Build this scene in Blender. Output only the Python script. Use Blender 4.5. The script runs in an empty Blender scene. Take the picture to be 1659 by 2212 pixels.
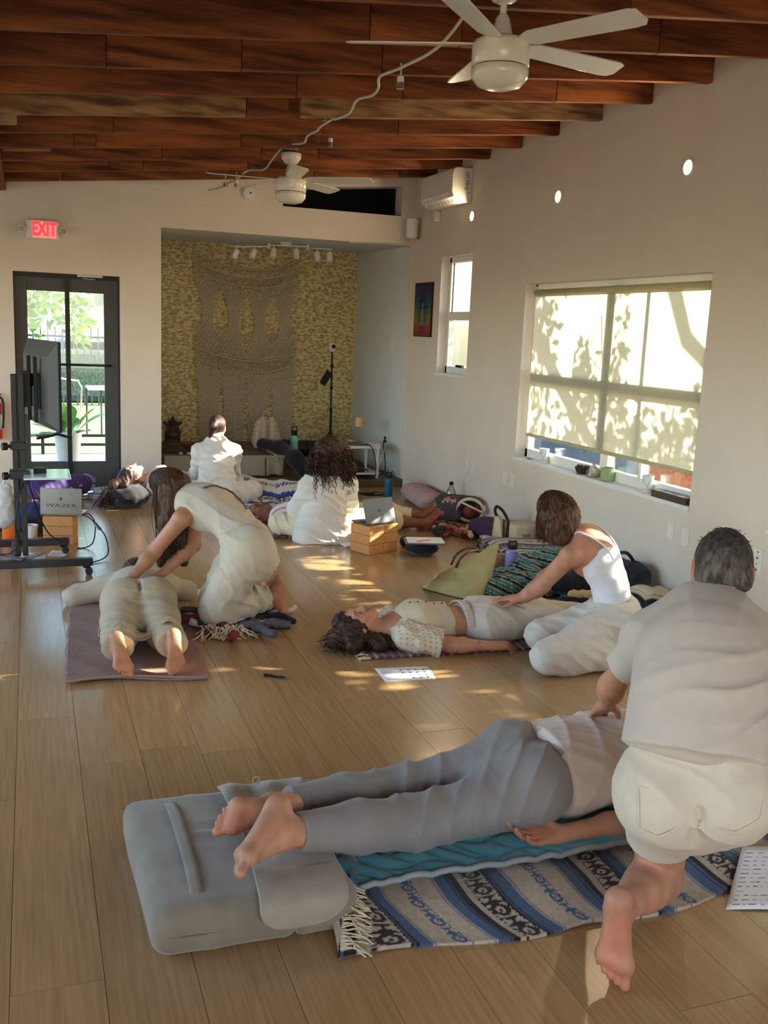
import bpy, bmesh, math, random
import numpy as np
from mathutils import Vector, Matrix

random.seed(7)
sc = bpy.context.scene
COL = sc.collection
PI = math.pi

# ---------------------------------------------------------------- camera
cam_d = bpy.data.cameras.new('camera')
cam = bpy.data.objects.new('camera', cam_d)
COL.objects.link(cam)
YAW, PITCH, ROLL = 0.35453967, 0.18521359, -0.04173069
fwd = Vector((math.sin(YAW) * math.cos(PITCH), math.cos(YAW) * math.cos(PITCH), -math.sin(PITCH)))
rt0 = Vector((math.cos(YAW), -math.sin(YAW), 0))
dn0 = fwd.cross(rt0)
rt = rt0 * math.cos(ROLL) + dn0 * math.sin(ROLL)
dn = -rt0 * math.sin(ROLL) + dn0 * math.cos(ROLL)
m3 = Matrix((rt, -dn, -fwd)).transposed()
cam.matrix_world = Matrix.Translation((0, 0, 1.72)) @ m3.to_4x4()
cam_d.sensor_fit = 'VERTICAL'
cam_d.sensor_height = 36.0
cam_d.lens = 2081.75 / 2212 * 36.0
cam_d.clip_start = 0.05
cam_d.clip_end = 300
sc.camera = cam

# ---------------------------------------------------------------- sky, sun, fill lamps, exposure
SUN_DIR = Vector((1.0, -0.13, 0.42)).normalized()      # towards the sun, low beyond the right wall
wd = bpy.data.worlds.new('World')
sc.world = wd
wd.use_nodes = True
wn = wd.node_tree
bgn = wn.nodes['Background']
sky = wn.nodes.new('ShaderNodeTexSky')
sky.sky_type = 'NISHITA'
sky.sun_disc = False
sky.sun_elevation = math.asin(SUN_DIR.z)
sky.sun_rotation = math.atan2(SUN_DIR.x, SUN_DIR.y)
sky.air_density = 1.0
sky.dust_density = 1.5
wn.links.new(sky.outputs[0], bgn.inputs[0])
bgn.inputs[1].default_value = 1.15

sun_d = bpy.data.lights.new('sun', 'SUN')
sun_d.energy = 38.0
sun_d.angle = math.radians(0.6)
sun_d.color = (1.0, 0.90, 0.76)
sun = bpy.data.objects.new('sun', sun_d)
COL.objects.link(sun)
sun.location = (12, 2, 9)
sun.rotation_euler = SUN_DIR.to_track_quat('Z', 'Y').to_euler()


def area(name, loc, aim, sx, sy, power, color):
    d = bpy.data.lights.new(name, 'AREA')
    d.shape = 'RECTANGLE'
    d.size, d.size_y = sx, sy
    d.energy = power
    d.color = color
    o = bpy.data.objects.new(name, d)
    COL.objects.link(o)
    o.location = loc
    o.rotation_euler = Vector(aim).to_track_quat('-Z', 'Y').to_euler()
    return o


# added fill lamps standing in for daylight from unseen rear and left openings
area('daylight_rear_windows', (0.1, -2.33, 1.6), (0, 1, 0.06), 3.0, 1.9, 62, (1.0, 0.90, 0.78))
area('daylight_left_windows', (-2.72, 6.2, 1.5), (1, 0.15, 0), 6.6, 1.7, 24, (1.0, 0.95, 0.88))

sc.view_settings.view_transform = 'Standard'
sc.view_settings.look = 'None'
sc.view_settings.gamma = 1.0
sc.view_settings.use_curve_mapping = False
sc.view_settings.exposure = 0.12
sc.cycles.use_denoising = True
sc.cycles.caustics_reflective = False
sc.cycles.caustics_refractive = False
sc.cycles.max_bounces = 8
sc.cycles.diffuse_bounces = 5
sc.cycles.glossy_bounces = 3
sc.cycles.transmission_bounces = 6
sc.cycles.transparent_max_bounces = 12
sc.cycles.sample_clamp_indirect = 6.0

# ================================================================ materials
def srgb(r, g, b):
    f = lambda c: c / 12.92 if c <= 0.04045 else ((c + 0.055) / 1.055) ** 2.4
    return (f(r / 255), f(g / 255), f(b / 255))


def mat(name, col, rough=0.6, var=0.12, scale=12.0, stretch=(1, 1, 1), bump=0.0, bscale=None, metal=0.0, attr=False,
        spec=0.4, emit=None, estr=0.0, col2=None, detail=4.0, rnd=0.0, coat=0.0, sheen=0.0, space='pos', contrast=(0.35, 0.65)):
    """Procedural principled material: base colour varied by stretched noise (and, with attr, by the mesh's colour attribute)."""
    m = bpy.data.materials.new(name)
    m.use_nodes = True
    nt = m.node_tree
    N, L = nt.nodes, nt.links
    b = N['Principled BSDF']
    b.inputs['Roughness'].default_value = rough
    b.inputs['Metallic'].default_value = metal
    b.inputs['Specular IOR Level'].default_value = spec
    if coat:
        b.inputs['Coat Weight'].default_value = coat
        b.inputs['Coat Roughness'].default_value = 0.15
    if sheen:
        b.inputs['Sheen Weight'].default_value = sheen
    if space == 'pos':
        src = N.new('ShaderNodeNewGeometry').outputs['Position']
    else:
        src = N.new('ShaderNodeTexCoord').outputs['Object']
    mp = N.new('ShaderNodeMapping')
    mp.inputs['Scale'].default_value = stretch
    L.new(src, mp.inputs[0])
    vec = mp.outputs[0]
    rv = None
    if rnd:
        oi = N.new('ShaderNodeObjectInfo')
        rv = oi.outputs['Random']
        ad = N.new('ShaderNodeVectorMath')
        ad.operation = 'ADD'
        mu = N.new('ShaderNodeMath')
        mu.operation = 'MULTIPLY'
        mu.inputs[1].default_value = 37.0
        L.new(rv, mu.inputs[0])
        L.new(vec, ad.inputs[0])
        L.new(mu.outputs[0], ad.inputs[1])
        vec = ad.outputs[0]
    nz = N.new('ShaderNodeTexNoise')
    nz.inputs['Scale'].default_value = scale
    nz.inputs['Detail'].default_value = detail
    L.new(vec, nz.inputs['Vector'])
    rp = N.new('ShaderNodeValToRGB')
    c1 = tuple(c * (1 - var) for c in col)
    c2 = col2 if col2 else tuple(min(1, c * (1 + var)) for c in col)
    rp.color_ramp.elements[0].position, rp.color_ramp.elements[1].position = contrast
    rp.color_ramp.elements[0].color = (*c1, 1)
    rp.color_ramp.elements[1].color = (*c2, 1)
    L.new(nz.outputs[0], rp.inputs[0])
    out = rp.outputs[0]

    def mul(a, bsock, fac=1.0):
        mx = N.new('ShaderNodeMix')
        mx.data_type = 'RGBA'
        mx.blend_type = 'MULTIPLY'
        mx.inputs[0].default_value = fac
        L.new(a, mx.inputs[6])
        L.new(bsock, mx.inputs[7])
        return mx.outputs[2]
    if rnd:
        mr = N.new('ShaderNodeMapRange')
        mr.inputs[3].default_value = 1 - rnd
        mr.inputs[4].default_value = 1 + rnd
        L.new(rv, mr.inputs[0])
        cb = N.new('ShaderNodeCombineColor')
        for i in range(3):
            L.new(mr.outputs[0], cb.inputs[i])
        out = mul(out, cb.outputs[0])
    if attr:
        at = N.new('ShaderNodeAttribute')
        at.attribute_name = 'Col'
        out = mul(out, at.outputs[0])
    L.new(out, b.inputs['Base Color'])
    if bump:
        nb = N.new('ShaderNodeTexNoise')
        nb.inputs['Scale'].default_value = bscale or scale * 4
        nb.inputs['Detail'].default_value = 3
        L.new(vec, nb.inputs['Vector'])
        bp = N.new('ShaderNodeBump')
        bp.inputs['Strength'].default_value = bump
        bp.inputs['Distance'].default_value = 0.01
        L.new(nb.outputs[0], bp.inputs['Height'])
        L.new(bp.outputs[0], b.inputs['Normal'])
    if emit:
        b.inputs['Emission Color'].default_value = (*emit, 1)
        b.inputs['Emission Strength'].default_value = estr
    return m


def glass_mat(name, tint=(1, 1, 1), gloss=0.08, rough=0.02):
    m = bpy.data.materials.new(name)
    m.use_nodes = True
    nt = m.node_tree
    N, L = nt.nodes, nt.links
    N.remove(N['Principled BSDF'])
    t = N.new('ShaderNodeBsdfTransparent')
    t.inputs[0].default_value = (*tint, 1)
    g = N.new('ShaderNodeBsdfGlossy')
    g.inputs['Roughness'].default_value = rough
    lw = N.new('ShaderNodeLayerWeight')
    lw.inputs[0].default_value = 0.3
    ml = N.new('ShaderNodeMath')
    ml.operation = 'MULTIPLY_ADD'
    ml.inputs[1].default_value = 0.6
    ml.inputs[2].default_value = gloss
    L.new(lw.outputs['Fresnel'], ml.inputs[0])
    mx = N.new('ShaderNodeMixShader')
    L.new(ml.outputs[0], mx.inputs[0])
    L.new(t.outputs[0], mx.inputs[1])
    L.new(g.outputs[0], mx.inputs[2])
    L.new(mx.outputs[0], N['Material Output'].inputs[0])
    return m


def cloth_translucent(name, col, trans, fac=0.5):
    m = bpy.data.materials.new(name)
    m.use_nodes = True
    nt = m.node_tree
    N, L = nt.nodes, nt.links
    N.remove(N['Principled BSDF'])
    geo = N.new('ShaderNodeNewGeometry')
    mp = N.new('ShaderNodeMapping')
    mp.inputs['Scale'].default_value = (1, 300, 60)
    L.new(geo.outputs['Position'], mp.inputs[0])
    nz = N.new('ShaderNodeTexNoise')
    nz.inputs['Scale'].default_value = 3
    L.new(mp.outputs[0], nz.inputs['Vector'])
    rp = N.new('ShaderNodeValToRGB')
    rp.color_ramp.elements[0].color = (*[c * 0.94 for c in trans], 1)
    rp.color_ramp.elements[1].color = (*trans, 1)
    L.new(nz.outputs[0], rp.inputs[0])
    d = N.new('ShaderNodeBsdfDiffuse')
    d.inputs[0].default_value = (*col, 1)
    t = N.new('ShaderNodeBsdfTranslucent')
    L.new(rp.outputs[0], t.inputs[0])
    mx = N.new('ShaderNodeMixShader')
    mx.inputs[0].default_value = fac
    L.new(d.outputs[0], mx.inputs[1])
    L.new(t.outputs[0], mx.inputs[2])
    L.new(mx.outputs[0], N['Material Output'].inputs[0])
    return m


# ================================================================ mesh builder
def V(*a):
    return np.array(a if len(a) > 1 else a[0], dtype=float)


def unit(v):
    v = np.asarray(v, float)
    return v / (np.linalg.norm(v) + 1e-12)


def frame(d):
    d = unit(d)
    a = V(0, 0, 1) if abs(d[2]) < 0.9 else V(1, 0, 0)
    x = unit(np.cross(a, d))
    return x, np.cross(d, x), d


class MB:
    def __init__(self):
        self.v, self.f, self.c = [], [], []

    def add(self, vs, fs, col=None):
        n = len(self.v)
        self.v.extend([tuple(p) for p in vs])
        self.f.extend([tuple(i + n for i in f) for f in fs])
        if col is not None:
            self.c.extend([col] * len(vs))
        return self

    def box(self, c, s, rz=0.0, R=None, col=None):
        c = V(c)
        h = V(s) / 2
        if R is None:
            cz, sz = math.cos(rz), math.sin(rz)
            R = np.array([[cz, -sz, 0], [sz, cz, 0], [0, 0, 1]])
        vs = [c + R @ (h * V(x, y, z)) for x in (-1, 1) for y in (-1, 1) for z in (-1, 1)]
        return self.add(vs, [(0, 1, 3, 2), (4, 6, 7, 5), (0, 4, 5, 1), (2, 3, 7, 6), (0, 2, 6, 4), (1, 5, 7, 3)], col)

    def bar(self, a, b, w, h, up=(0, 0, 1), col=None):
        """box from a to b, w wide, h along up"""
        a, b = V(a), V(b)
        d = unit(b - a)
        u = V(up) - d * (V(up) @ d)
        u = unit(u)
        s = np.cross(d, u)
        R = np.array([d, s, u]).T
        return self.box((a + b) / 2, (np.linalg.norm(b - a), w, h), R=R, col=col)

    def cyl(self, a, b, r0, r1=None, n=16, caps=True, col=None):
        a, b = V(a), V(b)
        r1 = r0 if r1 is None else r1
        x, y, d = frame(b - a)
        vs = []
        for p, r in ((a, r0), (b, r1)):
            for i in range(n):
                t = 2 * PI * i / n
                vs.append(p + r * (x * math.cos(t) + y * math.sin(t)))
        fs = [(i, (i + 1) % n, n + (i + 1) % n, n + i) for i in range(n)]
        if caps:
            fs.append(tuple(range(n))[::-1])
            fs.append(tuple(range(n, 2 * n)))
        return self.add(vs, fs, col)

    def tube(self, pts, r, n=6, closed=False, taper=None, col=None):
        P = [V(p) for p in pts]
        k = len(P)
        vs = []
        x = None
        for i in range(k):
            d = P[(i + 1) % k] - P[i - 1] if closed else P[min(i + 1, k - 1)] - P[max(i - 1, 0)]
            d = unit(d)
            if x is None:
                x, y, _ = frame(d)
            else:
                x = unit(x - d * (x @ d))
                y = np.cross(d, x)
            ri = r if taper is None else r * taper(i / (k - 1))
            for j in range(n):
                t = 2 * PI * j / n
                vs.append(P[i] + ri * (x * math.cos(t) + y * math.sin(t)))
        fs = []
        for i in range(k if closed else k - 1):
            a, b = i * n, ((i + 1) % k) * n
            for j in range(n):
                fs.append((a + j, a + (j + 1) % n, b + (j + 1) % n, b + j))
        if not closed:
            fs.append(tuple(range(n))[::-1])
            fs.append(tuple(range((k - 1) * n, k * n)))
        return self.add(vs, fs, col)

    def lathe(self, prof, c, n=24, axis=(0, 0, 1), col=None):
        """prof: list of (r, h) from bottom to top; closed with caps where r > 0"""
        c = V(c)
        x, y, d = frame(axis)
        vs = []
        for r, h in prof:
            for i in range(n):
                t = 2 * PI * i / n
                vs.append(c + d * h + r * (x * math.cos(t) + y * math.sin(t)))
        fs = []
        for k in range(len(prof) - 1):
            for i in range(n):
                fs.append((k * n + i, k * n + (i + 1) % n, (k + 1) * n + (i + 1) % n, (k + 1) * n + i))
        fs.append(tuple(range(n))[::-1])
        fs.append(tuple(range((len(prof) - 1) * n, len(prof) * n)))
        return self.add(vs, fs, col)

    def ball(self, c, r, n=16, m=10, col=None):
        rr = V(r, r, r) if np.isscalar(r) else V(r)
        vs, fs = [], []
        for i in range(m + 1):
            th = PI * i / m
            for j in range(n):
                ph = 2 * PI * j / n
                vs.append(V(c) + rr * V(math.sin(th) * math.cos(ph), math.sin(th) * math.sin(ph), -math.cos(th)))
        for i in range(m):
            for j in range(n):
                fs.append((i * n + j, i * n + (j + 1) % n, (i + 1) * n + (j + 1) % n, (i + 1) * n + j))
        return self.add(vs, fs, col)

    def build(self, name, m, parent=None, smooth=False, bevel=0.0, seg=2, sub=0):
        return link_mesh(name, np.array(self.v, dtype=float), self.f, m, parent, smooth, bevel, seg, sub, self.c)


def link_mesh(name, v, f, m, parent=None, smooth=False, bevel=0.0, seg=2, sub=0, cols=None):
    v = np.asarray(v, float)
    lo, hi = v.min(0), v.max(0)
    org = V((lo[0] + hi[0]) / 2, (lo[1] + hi[1]) / 2, lo[2])
    me = bpy.data.meshes.new(name)
    me.from_pydata((v - org).tolist(), [], f if isinstance(f, list) else f.tolist())
    if cols is not None and len(cols) == len(v):
        ca = me.color_attributes.new('Col', 'FLOAT_COLOR', 'POINT')
        a = np.ones((len(v), 4), np.float32)
        a[:, :3] = np.asarray(cols, np.float32)[:, :3]
        ca.data.foreach_set('color', a.ravel())
    me.materials.append(m)
    if smooth:
        me.polygons.foreach_set('use_smooth', [True] * len(me.polygons))
    me.update()
    o = bpy.data.objects.new(name, me)
    o.location = org
    COL.objects.link(o)
    if bevel:
        md = o.modifiers.new('bevel', 'BEVEL')
        md.width = bevel
        md.segments = seg
        md.limit_method = 'ANGLE'
        md.harden_normals = False
    if sub:
        md = o.modifiers.new('sub', 'SUBSURF')
        md.levels = md.render_levels = sub
    if parent is not None:
        adopt(o, parent)
    return o


WORLD_AT = {}


def adopt(o, parent):
    o.parent = parent
    o.matrix_parent_inverse = Matrix.Translation(-world_loc(parent))


def world_loc(o):
    # every parent here is only translated, and children are built in world coordinates
    return Vector(o.location)


def tag(o, label=None, cat=None, group=None, kind=None):
    if label:
        o['label'] = label
    if cat:
        o['category'] = cat
    if group:
        o['group'] = group
    if kind:
        o['kind'] = kind
    return o


def thing(name, label, cat, loc, group=None):
    o = bpy.data.objects.new(name, None)
    o.empty_display_size = 0.1
    o.location = loc
    COL.objects.link(o)
    return tag(o, label, cat, group)


def copy_tree(o, delta, label=None):
    c = o.copy()
    COL.objects.link(c)
    c.location = Vector(o.location) + Vector(delta)
    if label:
        c['label'] = label

    def kids(src, dst):
        for ch in [x for x in src.children]:
            k = ch.copy()
            COL.objects.link(k)
            k.parent = dst
            k.matrix_parent_inverse = ch.matrix_parent_inverse.copy()
            kids(ch, k)
    kids(o, c)
    return c


def text_mesh(name, body, size, loc, rot3, m, parent=None, depth=0.001, align='CENTER', bold=0.0):
    """lettering as real geometry; rot3: columns = right, up, out"""
    cu = bpy.data.curves.new(name, 'FONT')
    cu.body = body
    cu.size = size
    cu.extrude = depth
    cu.offset = bold
    cu.align_x = align
    cu.align_y = 'CENTER'
    cu.resolution_u = 3
    t = bpy.data.objects.new(name + '_tmp', cu)
    COL.objects.link(t)
    dg = bpy.context.evaluated_depsgraph_get()
    me = bpy.data.meshes.new_from_object(t.evaluated_get(dg))
    v = np.array([p.co[:] for p in me.vertices])
    f = [tuple(p.vertices) for p in me.polygons]
    bpy.data.objects.remove(t)
    bpy.data.meshes.remove(me)
    v = V(loc) + v @ np.array(rot3, float)
    return link_mesh(name, v, f, m, parent)


# ================================================================ signed-distance modelling
class SDF:
    def __init__(self, vox):
        self.v = vox
        self.pr = []
        self.disp = []

    def cone(self, a, b, ra, rb, k=0.02, flat=None, capa=False, capb=False, op='u'):
        self.pr.append(('c', V(a), V(b), float(ra), float(rb), k, flat, capa, capb, op))
        return self

    def ell(self, c, r, k=0.02, ax=None, op='u'):
        self.pr.append(('e', V(c), V(r), np.eye(3) if ax is None else np.array([unit(a) for a in ax]), k, op))
        return self

    def rbox(self, c, h, r, k=0.02, ax=None):
        self.pr.append(('b', V(c), V(h), np.eye(3) if ax is None else np.array([unit(a) for a in ax]), k, 'u', r))
        return self

    def grid(self, pad=0.03):
        lo, hi = V(9e9, 9e9, 9e9), V(-9e9, -9e9, -9e9)
        self.bb = []
        for p in self.pr:
            if p[0] == 'c':
                s = max(1.0, p[6][1]) if p[6] is not None else 1.0
                m = max(p[3], p[4]) * s
                l, h = np.minimum(p[1], p[2]) - m, np.maximum(p[1], p[2]) + m
                k = p[5]
                op = p[9]
            else:
                m = np.max(p[2]) * (1.5 if p[0] == 'b' else 1)
                l, h = p[1] - m, p[1] + m
                k = p[4]
                op = p[5]
            e = k * 0.5 + 3 * self.v
            self.bb.append((l - e, h + e))
            if op == 'u':
                lo, hi = np.minimum(lo, l - pad), np.maximum(hi, h + pad)
        self.lo = lo
        self.n = np.ceil((hi - lo) / self.v).astype(int) + 1
        D = np.full(self.n, 0.5, np.float32)
        for p, (l, h) in zip(self.pr, self.bb):
            i0 = np.clip(np.floor((l - lo) / self.v).astype(int), 0, self.n)
            i1 = np.clip(np.ceil((h - lo) / self.v).astype(int) + 1, 0, self.n)
            if np.any(i1 <= i0):
                continue
            ax = [(lo[i] + self.v * np.arange(i0[i], i1[i])).astype(np.float32) for i in range(3)]
            X, Y, Z = ax[0][:, None, None], ax[1][None, :, None], ax[2][None, None, :]
            if p[0] == 'c':
                _, a, b, ra, rb, k, flat, capa, capb, op = p
                ba = b - a
                L2 = float(ba @ ba) + 1e-12
                qx, qy, qz = X - a[0], Y - a[1], Z - a[2]
                tt = (qx * ba[0] + qy * ba[1] + qz * ba[2]) / L2
                t = np.clip(tt, 0, 1)
                qx, qy, qz = qx - t * ba[0], qy - t * ba[1], qz - t * ba[2]
                r = ra + (rb - ra) * t
                if flat is not None:
                    fd, fs = unit(flat[0]), flat[1]
                    w = (qx * fd[0] + qy * fd[1] + qz * fd[2]) * (1 / fs - 1)
                    qx, qy, qz = qx + w * fd[0], qy + w * fd[1], qz + w * fd[2]
                    d = (np.sqrt(qx * qx + qy * qy + qz * qz) - r) * min(1.0, fs)
                else:
                    d = np.sqrt(qx * qx + qy * qy + qz * qz) - r
                Ln = math.sqrt(L2)
                if capb:
                    d = np.maximum(d, (tt - 1) * Ln)
                if capa:
                    d = np.maximum(d, -tt * Ln)
            elif p[0] == 'b':
                _, c, r, ax3, k, op, rr = p
                q = [X - c[0], Y - c[1], Z - c[2]]
                s, mx = 0, -9.0
                for i in range(3):
                    u = np.abs(q[0] * ax3[i][0] + q[1] * ax3[i][1] + q[2] * ax3[i][2]) - (r[i] - rr)
                    s = s + np.maximum(u, 0) ** 2
                    mx = np.maximum(mx, u)
                d = np.sqrt(s) + np.minimum(mx, 0) - rr
            else:
                _, c, r, ax3, k, op = p
                q = [X - c[0], Y - c[1], Z - c[2]]
                s = 0
                for i in range(3):
                    u = q[0] * ax3[i][0] + q[1] * ax3[i][1] + q[2] * ax3[i][2]
                    s = s + (u / r[i]) ** 2
                d = (np.sqrt(s) - 1) * float(np.min(r))
            sl = tuple(slice(i0[i], i1[i]) for i in range(3))
            cur = D[sl]
            if op == 'u':
                hh = np.maximum(k - np.abs(cur - d), 0) / k
                D[sl] = np.minimum(cur, d) - hh * hh * k * 0.25
            else:
                hh = np.maximum(k - np.abs(cur + d), 0) / k
                D[sl] = np.maximum(cur, -d) + hh * hh * k * 0.25
        if self.disp:
            I = np.argwhere(np.abs(D) < 0.03)
            P = lo + self.v * I
            add = np.zeros(len(I))
            for fn in self.disp:
                add += fn(P)
            D[I[:, 0], I[:, 1], I[:, 2]] += add.astype(np.float32)
        return D

    def mesh(self):
        D = self.grid()
        v = self.v
        ins = D < 0
        u = ins.astype(np.uint8)
        cnt = sum(u[i:u.shape[0] - 1 + i, j:u.shape[1] - 1 + j, k:u.shape[2] - 1 + k] for i in (0, 1) for j in (0, 1) for k in (0, 1))
        I = np.argwhere((cnt > 0) & (cnt < 8))
        cor = {}
        for i in (0, 1):
            for j in (0, 1):
                for k in (0, 1):
                    cor[(i, j, k)] = D[I[:, 0] + i, I[:, 1] + j, I[:, 2] + k].astype(float)
        acc = np.zeros((len(I), 3))
        num = np.zeros(len(I))
        for a in cor:
            for axn in range(3):
                if a[axn] == 0:
                    b = list(a)
                    b[axn] = 1
                    va, vb = cor[a], cor[tuple(b)]
                    ms = (va < 0) != (vb < 0)
                    t = np.where(ms, va / np.where(ms, va - vb, 1), 0)
                    p = np.tile(np.array(a, float), (len(I), 1))
                    p[:, axn] += t
                    acc += p * ms[:, None]
                    num += ms
        verts = self.lo + v * (I + acc / num[:, None])
        idm = np.full(cnt.shape, -1, np.int32)
        idm[I[:, 0], I[:, 1], I[:, 2]] = np.arange(len(I))
        F = []
        for axn in range(3):
            b, c = (axn + 1) % 3, (axn + 2) % 3
            sh = [slice(None)] * 3
            s0, s1 = list(sh), list(sh)
            s0[axn], s1[axn] = slice(0, -1), slice(1, None)
            df = ins[tuple(s0)] != ins[tuple(s1)]
            E = np.argwhere(df)
            E = E[(E[:, b] > 0) & (E[:, c] > 0) & (E[:, b] < cnt.shape[b]) & (E[:, c] < cnt.shape[c])]
            if not len(E):
                continue
            pos = ins[E[:, 0], E[:, 1], E[:, 2]]
            q = []
            for db, dc in ((-1, -1), (0, -1), (0, 0), (-1, 0)):
                J = E.copy()
                J[:, b] += db
                J[:, c] += dc
                q.append(idm[J[:, 0], J[:, 1], J[:, 2]])
            q = np.stack(q, 1)
            q[~pos] = q[~pos][:, ::-1]
            F.append(q)
        F = np.concatenate(F)
        F = F[(F >= 0).all(1)]
        return verts, F

    def build(self, name, m, parent=None, paint=None, relax=0):
        v, f = self.mesh()
        if relax:
            for _ in range(relax):
                a = np.zeros_like(v)
                n = np.zeros(len(v))
                for i in range(4):
                    for s in (1, 3):
                        np.add.at(a, f[:, i], v[f[:, (i + s) % 4]])
                        np.add.at(n, f[:, i], 1)
                v = 0.5 * v + 0.5 * a / np.maximum(n, 1)[:, None]
        cols = np.ones((len(v), 3))
        for p in paint or []:
            if callable(p):
                cols *= p(v)
                continue
            c, r, col = p
            w = np.clip(1 - np.linalg.norm(v - V(c), axis=1) / r, 0, 1)
            w = np.minimum(1, w * 2)[:, None]
            cols = cols * (1 - w) + cols * V(col) * w
        return link_np(name, v, f, m, parent, cols)


def link_np(name, v, f, m, parent=None, cols=None):
    lo, hi = v.min(0), v.max(0)
    org = V((lo[0] + hi[0]) / 2, (lo[1] + hi[1]) / 2, lo[2])
    me = bpy.data.meshes.new(name)
    n, k = len(v), f.shape[1]
    me.vertices.add(n)
    me.vertices.foreach_set('co', (v - org).astype(np.float32).ravel())
    me.loops.add(f.size)
    me.loops.foreach_set('vertex_index', f.astype(np.int32).ravel())
    me.polygons.add(len(f))
    me.polygons.foreach_set('loop_start', np.arange(0, f.size, k, dtype=np.int32))
    me.update(calc_edges=True)
    me.polygons.foreach_set('use_smooth', np.ones(len(f), bool))
    if cols is not None:
        ca = me.color_attributes.new('Col', 'FLOAT_COLOR', 'POINT')
        a = np.ones((n, 4), np.float32)
        a[:, :3] = cols
        ca.data.foreach_set('color', a.ravel())
    me.materials.append(m)
    me.update()
    o = bpy.data.objects.new(name, me)
    o.location = org
    COL.objects.link(o)
    if parent is not None:
        adopt(o, parent)
    return o


def wrinkle(A, f, across, seed=0, cen=None, rad=None, sharp=True):
    """cloth folds: ridges running perpendicular to the given 'across' direction(s)"""
    rng = np.random.RandomState(seed)
    across = [unit(a) for a in across]
    ph = rng.rand(len(across), 4) * 6.28
    wv = rng.randn(len(across), 3, 3)

    def fn(P):
        r = np.zeros(len(P))
        for i, a in enumerate(across):
            w = sum(np.sin(P @ wv[i][j] * f * 0.35 + ph[i][j]) for j in range(3))
            s = np.sin(P @ a * f * (1.5 if sharp else 1) + 1.1 * w + ph[i][3])
            r += (0.55 - 1.9 * (1 - np.abs(s)) ** 2) if sharp else s
        r *= A / len(across)
        if cen is not None:
            r *= np.exp(-((np.linalg.norm(P - V(cen), axis=1) / (rad * 1.45)) ** 2))
        return r
    return fn


def cloth_grid(name, fn, nu, nv, m, parent=None, colfn=None, thick=0.0, smooth=True):
    """sheet of nu x nv cells: fn(u, v) -> xyz arrays (u, v in 0..1); with thickness, closed to a solid"""
    u, v = np.meshgrid(np.linspace(0, 1, nu + 1), np.linspace(0, 1, nv + 1), indexing='ij')
    P = np.stack(fn(u, v), -1)
    idx = np.arange((nu + 1) * (nv + 1)).reshape(nu + 1, nv + 1)
    q = np.stack([idx[:-1, :-1], idx[1:, :-1], idx[1:, 1:], idx[:-1, 1:]], -1).reshape(-1, 4)
    vs = P.reshape(-1, 3)
    cols = np.stack(colfn(u, v), -1).reshape(-1, 3) if colfn else np.ones((len(vs), 3))
    if thick:
        du = np.gradient(P, axis=0)
        dv = np.gradient(P, axis=1)
        nn = np.cross(du, dv)
        nn /= np.linalg.norm(nn, axis=-1, keepdims=True) + 1e-12
        lowr = (P - nn * thick).reshape(-1, 3)
        n = len(vs)
        rim = np.concatenate([idx[:, 0], idx[-1, 1:], idx[-2::-1, -1], idx[0, -2:0:-1]])
        nx = np.roll(rim, -1)
        side = np.stack([nx, rim, rim + n, nx + n], -1)
        q = np.concatenate([q, q[:, ::-1] + n, side])
        vs = np.concatenate([vs, lowr])
        cols = np.concatenate([cols, cols])
    return link_np(name, vs, q, m, parent, cols)


# ================================================================ bodies
def rot(v, ax, a):
    ax = unit(ax)
    return v * math.cos(a) + np.cross(ax, v) * math.sin(a) + ax * (ax @ v) * (1 - math.cos(a))


def hand(S, w, d, n, th, curl=0.3, L=0.185, spread=0.10, thumb=0.7):
    """w wrist, d finger direction, n the way the palm faces, th the thumb side"""
    w, d = V(w), unit(d)
    n = unit(V(n) - d * (V(n) @ d))
    t0 = np.cross(d, n)
    th = t0 if t0 @ V(th) > 0 else -t0
    q = L / 0.185
    off = [0.028, 0.009, -0.010, -0.028]
    kn = [0.090, 0.094, 0.088, 0.079]
    ln = [(0.042, 0.026, 0.019), (0.046, 0.030, 0.020), (0.042, 0.027, 0.019), (0.033, 0.020, 0.018)]
    S.cone(w - d * 0.01, w + d * 0.03 * q, 0.025 * q, 0.03 * q, 0.02, flat=(n, 0.62))
    for i in range(4):
        K = w + d * kn[i] * q + th * off[i] * q
        S.cone(w + d * 0.015 * q + th * off[i] * 0.55 * q, K, 0.0135 * q, 0.0115 * q, 0.016)
        dd = unit(d + th * spread * (1.5 - i) * 0.9)
        p = K
        ra = 0.0095 * q * (0.88 if i == 3 else 1)
        for j in range(3):
            dd = rot(dd, np.cross(d, n), curl * (0.7, 1.1, 0.8)[j] * (1 + 0.12 * i))
            e = p + dd * ln[i][j] * q
            S.cone(p, e, ra, ra * 0.9, 0.004)
            p, ra = e, ra * 0.9
    p = w + d * 0.020 * q + th * 0.018 * q + n * 0.006 * q
    dirs = [unit(d * 0.75 + th * thumb + n * 0.35), unit(d * 0.9 + th * thumb * 0.55 + n * 0.25), unit(d + th * thumb * 0.3 + n * 0.2)]
    for j, (l, r0, r1) in enumerate(((0.046, 0.0155, 0.0115), (0.033, 0.011, 0.0098), (0.027, 0.0098, 0.0075))):
        e = p + dirs[j] * l * q
        S.cone(p, e, r0 * q, r1 * q, 0.012 if j == 0 else 0.004)
        p = e


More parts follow.
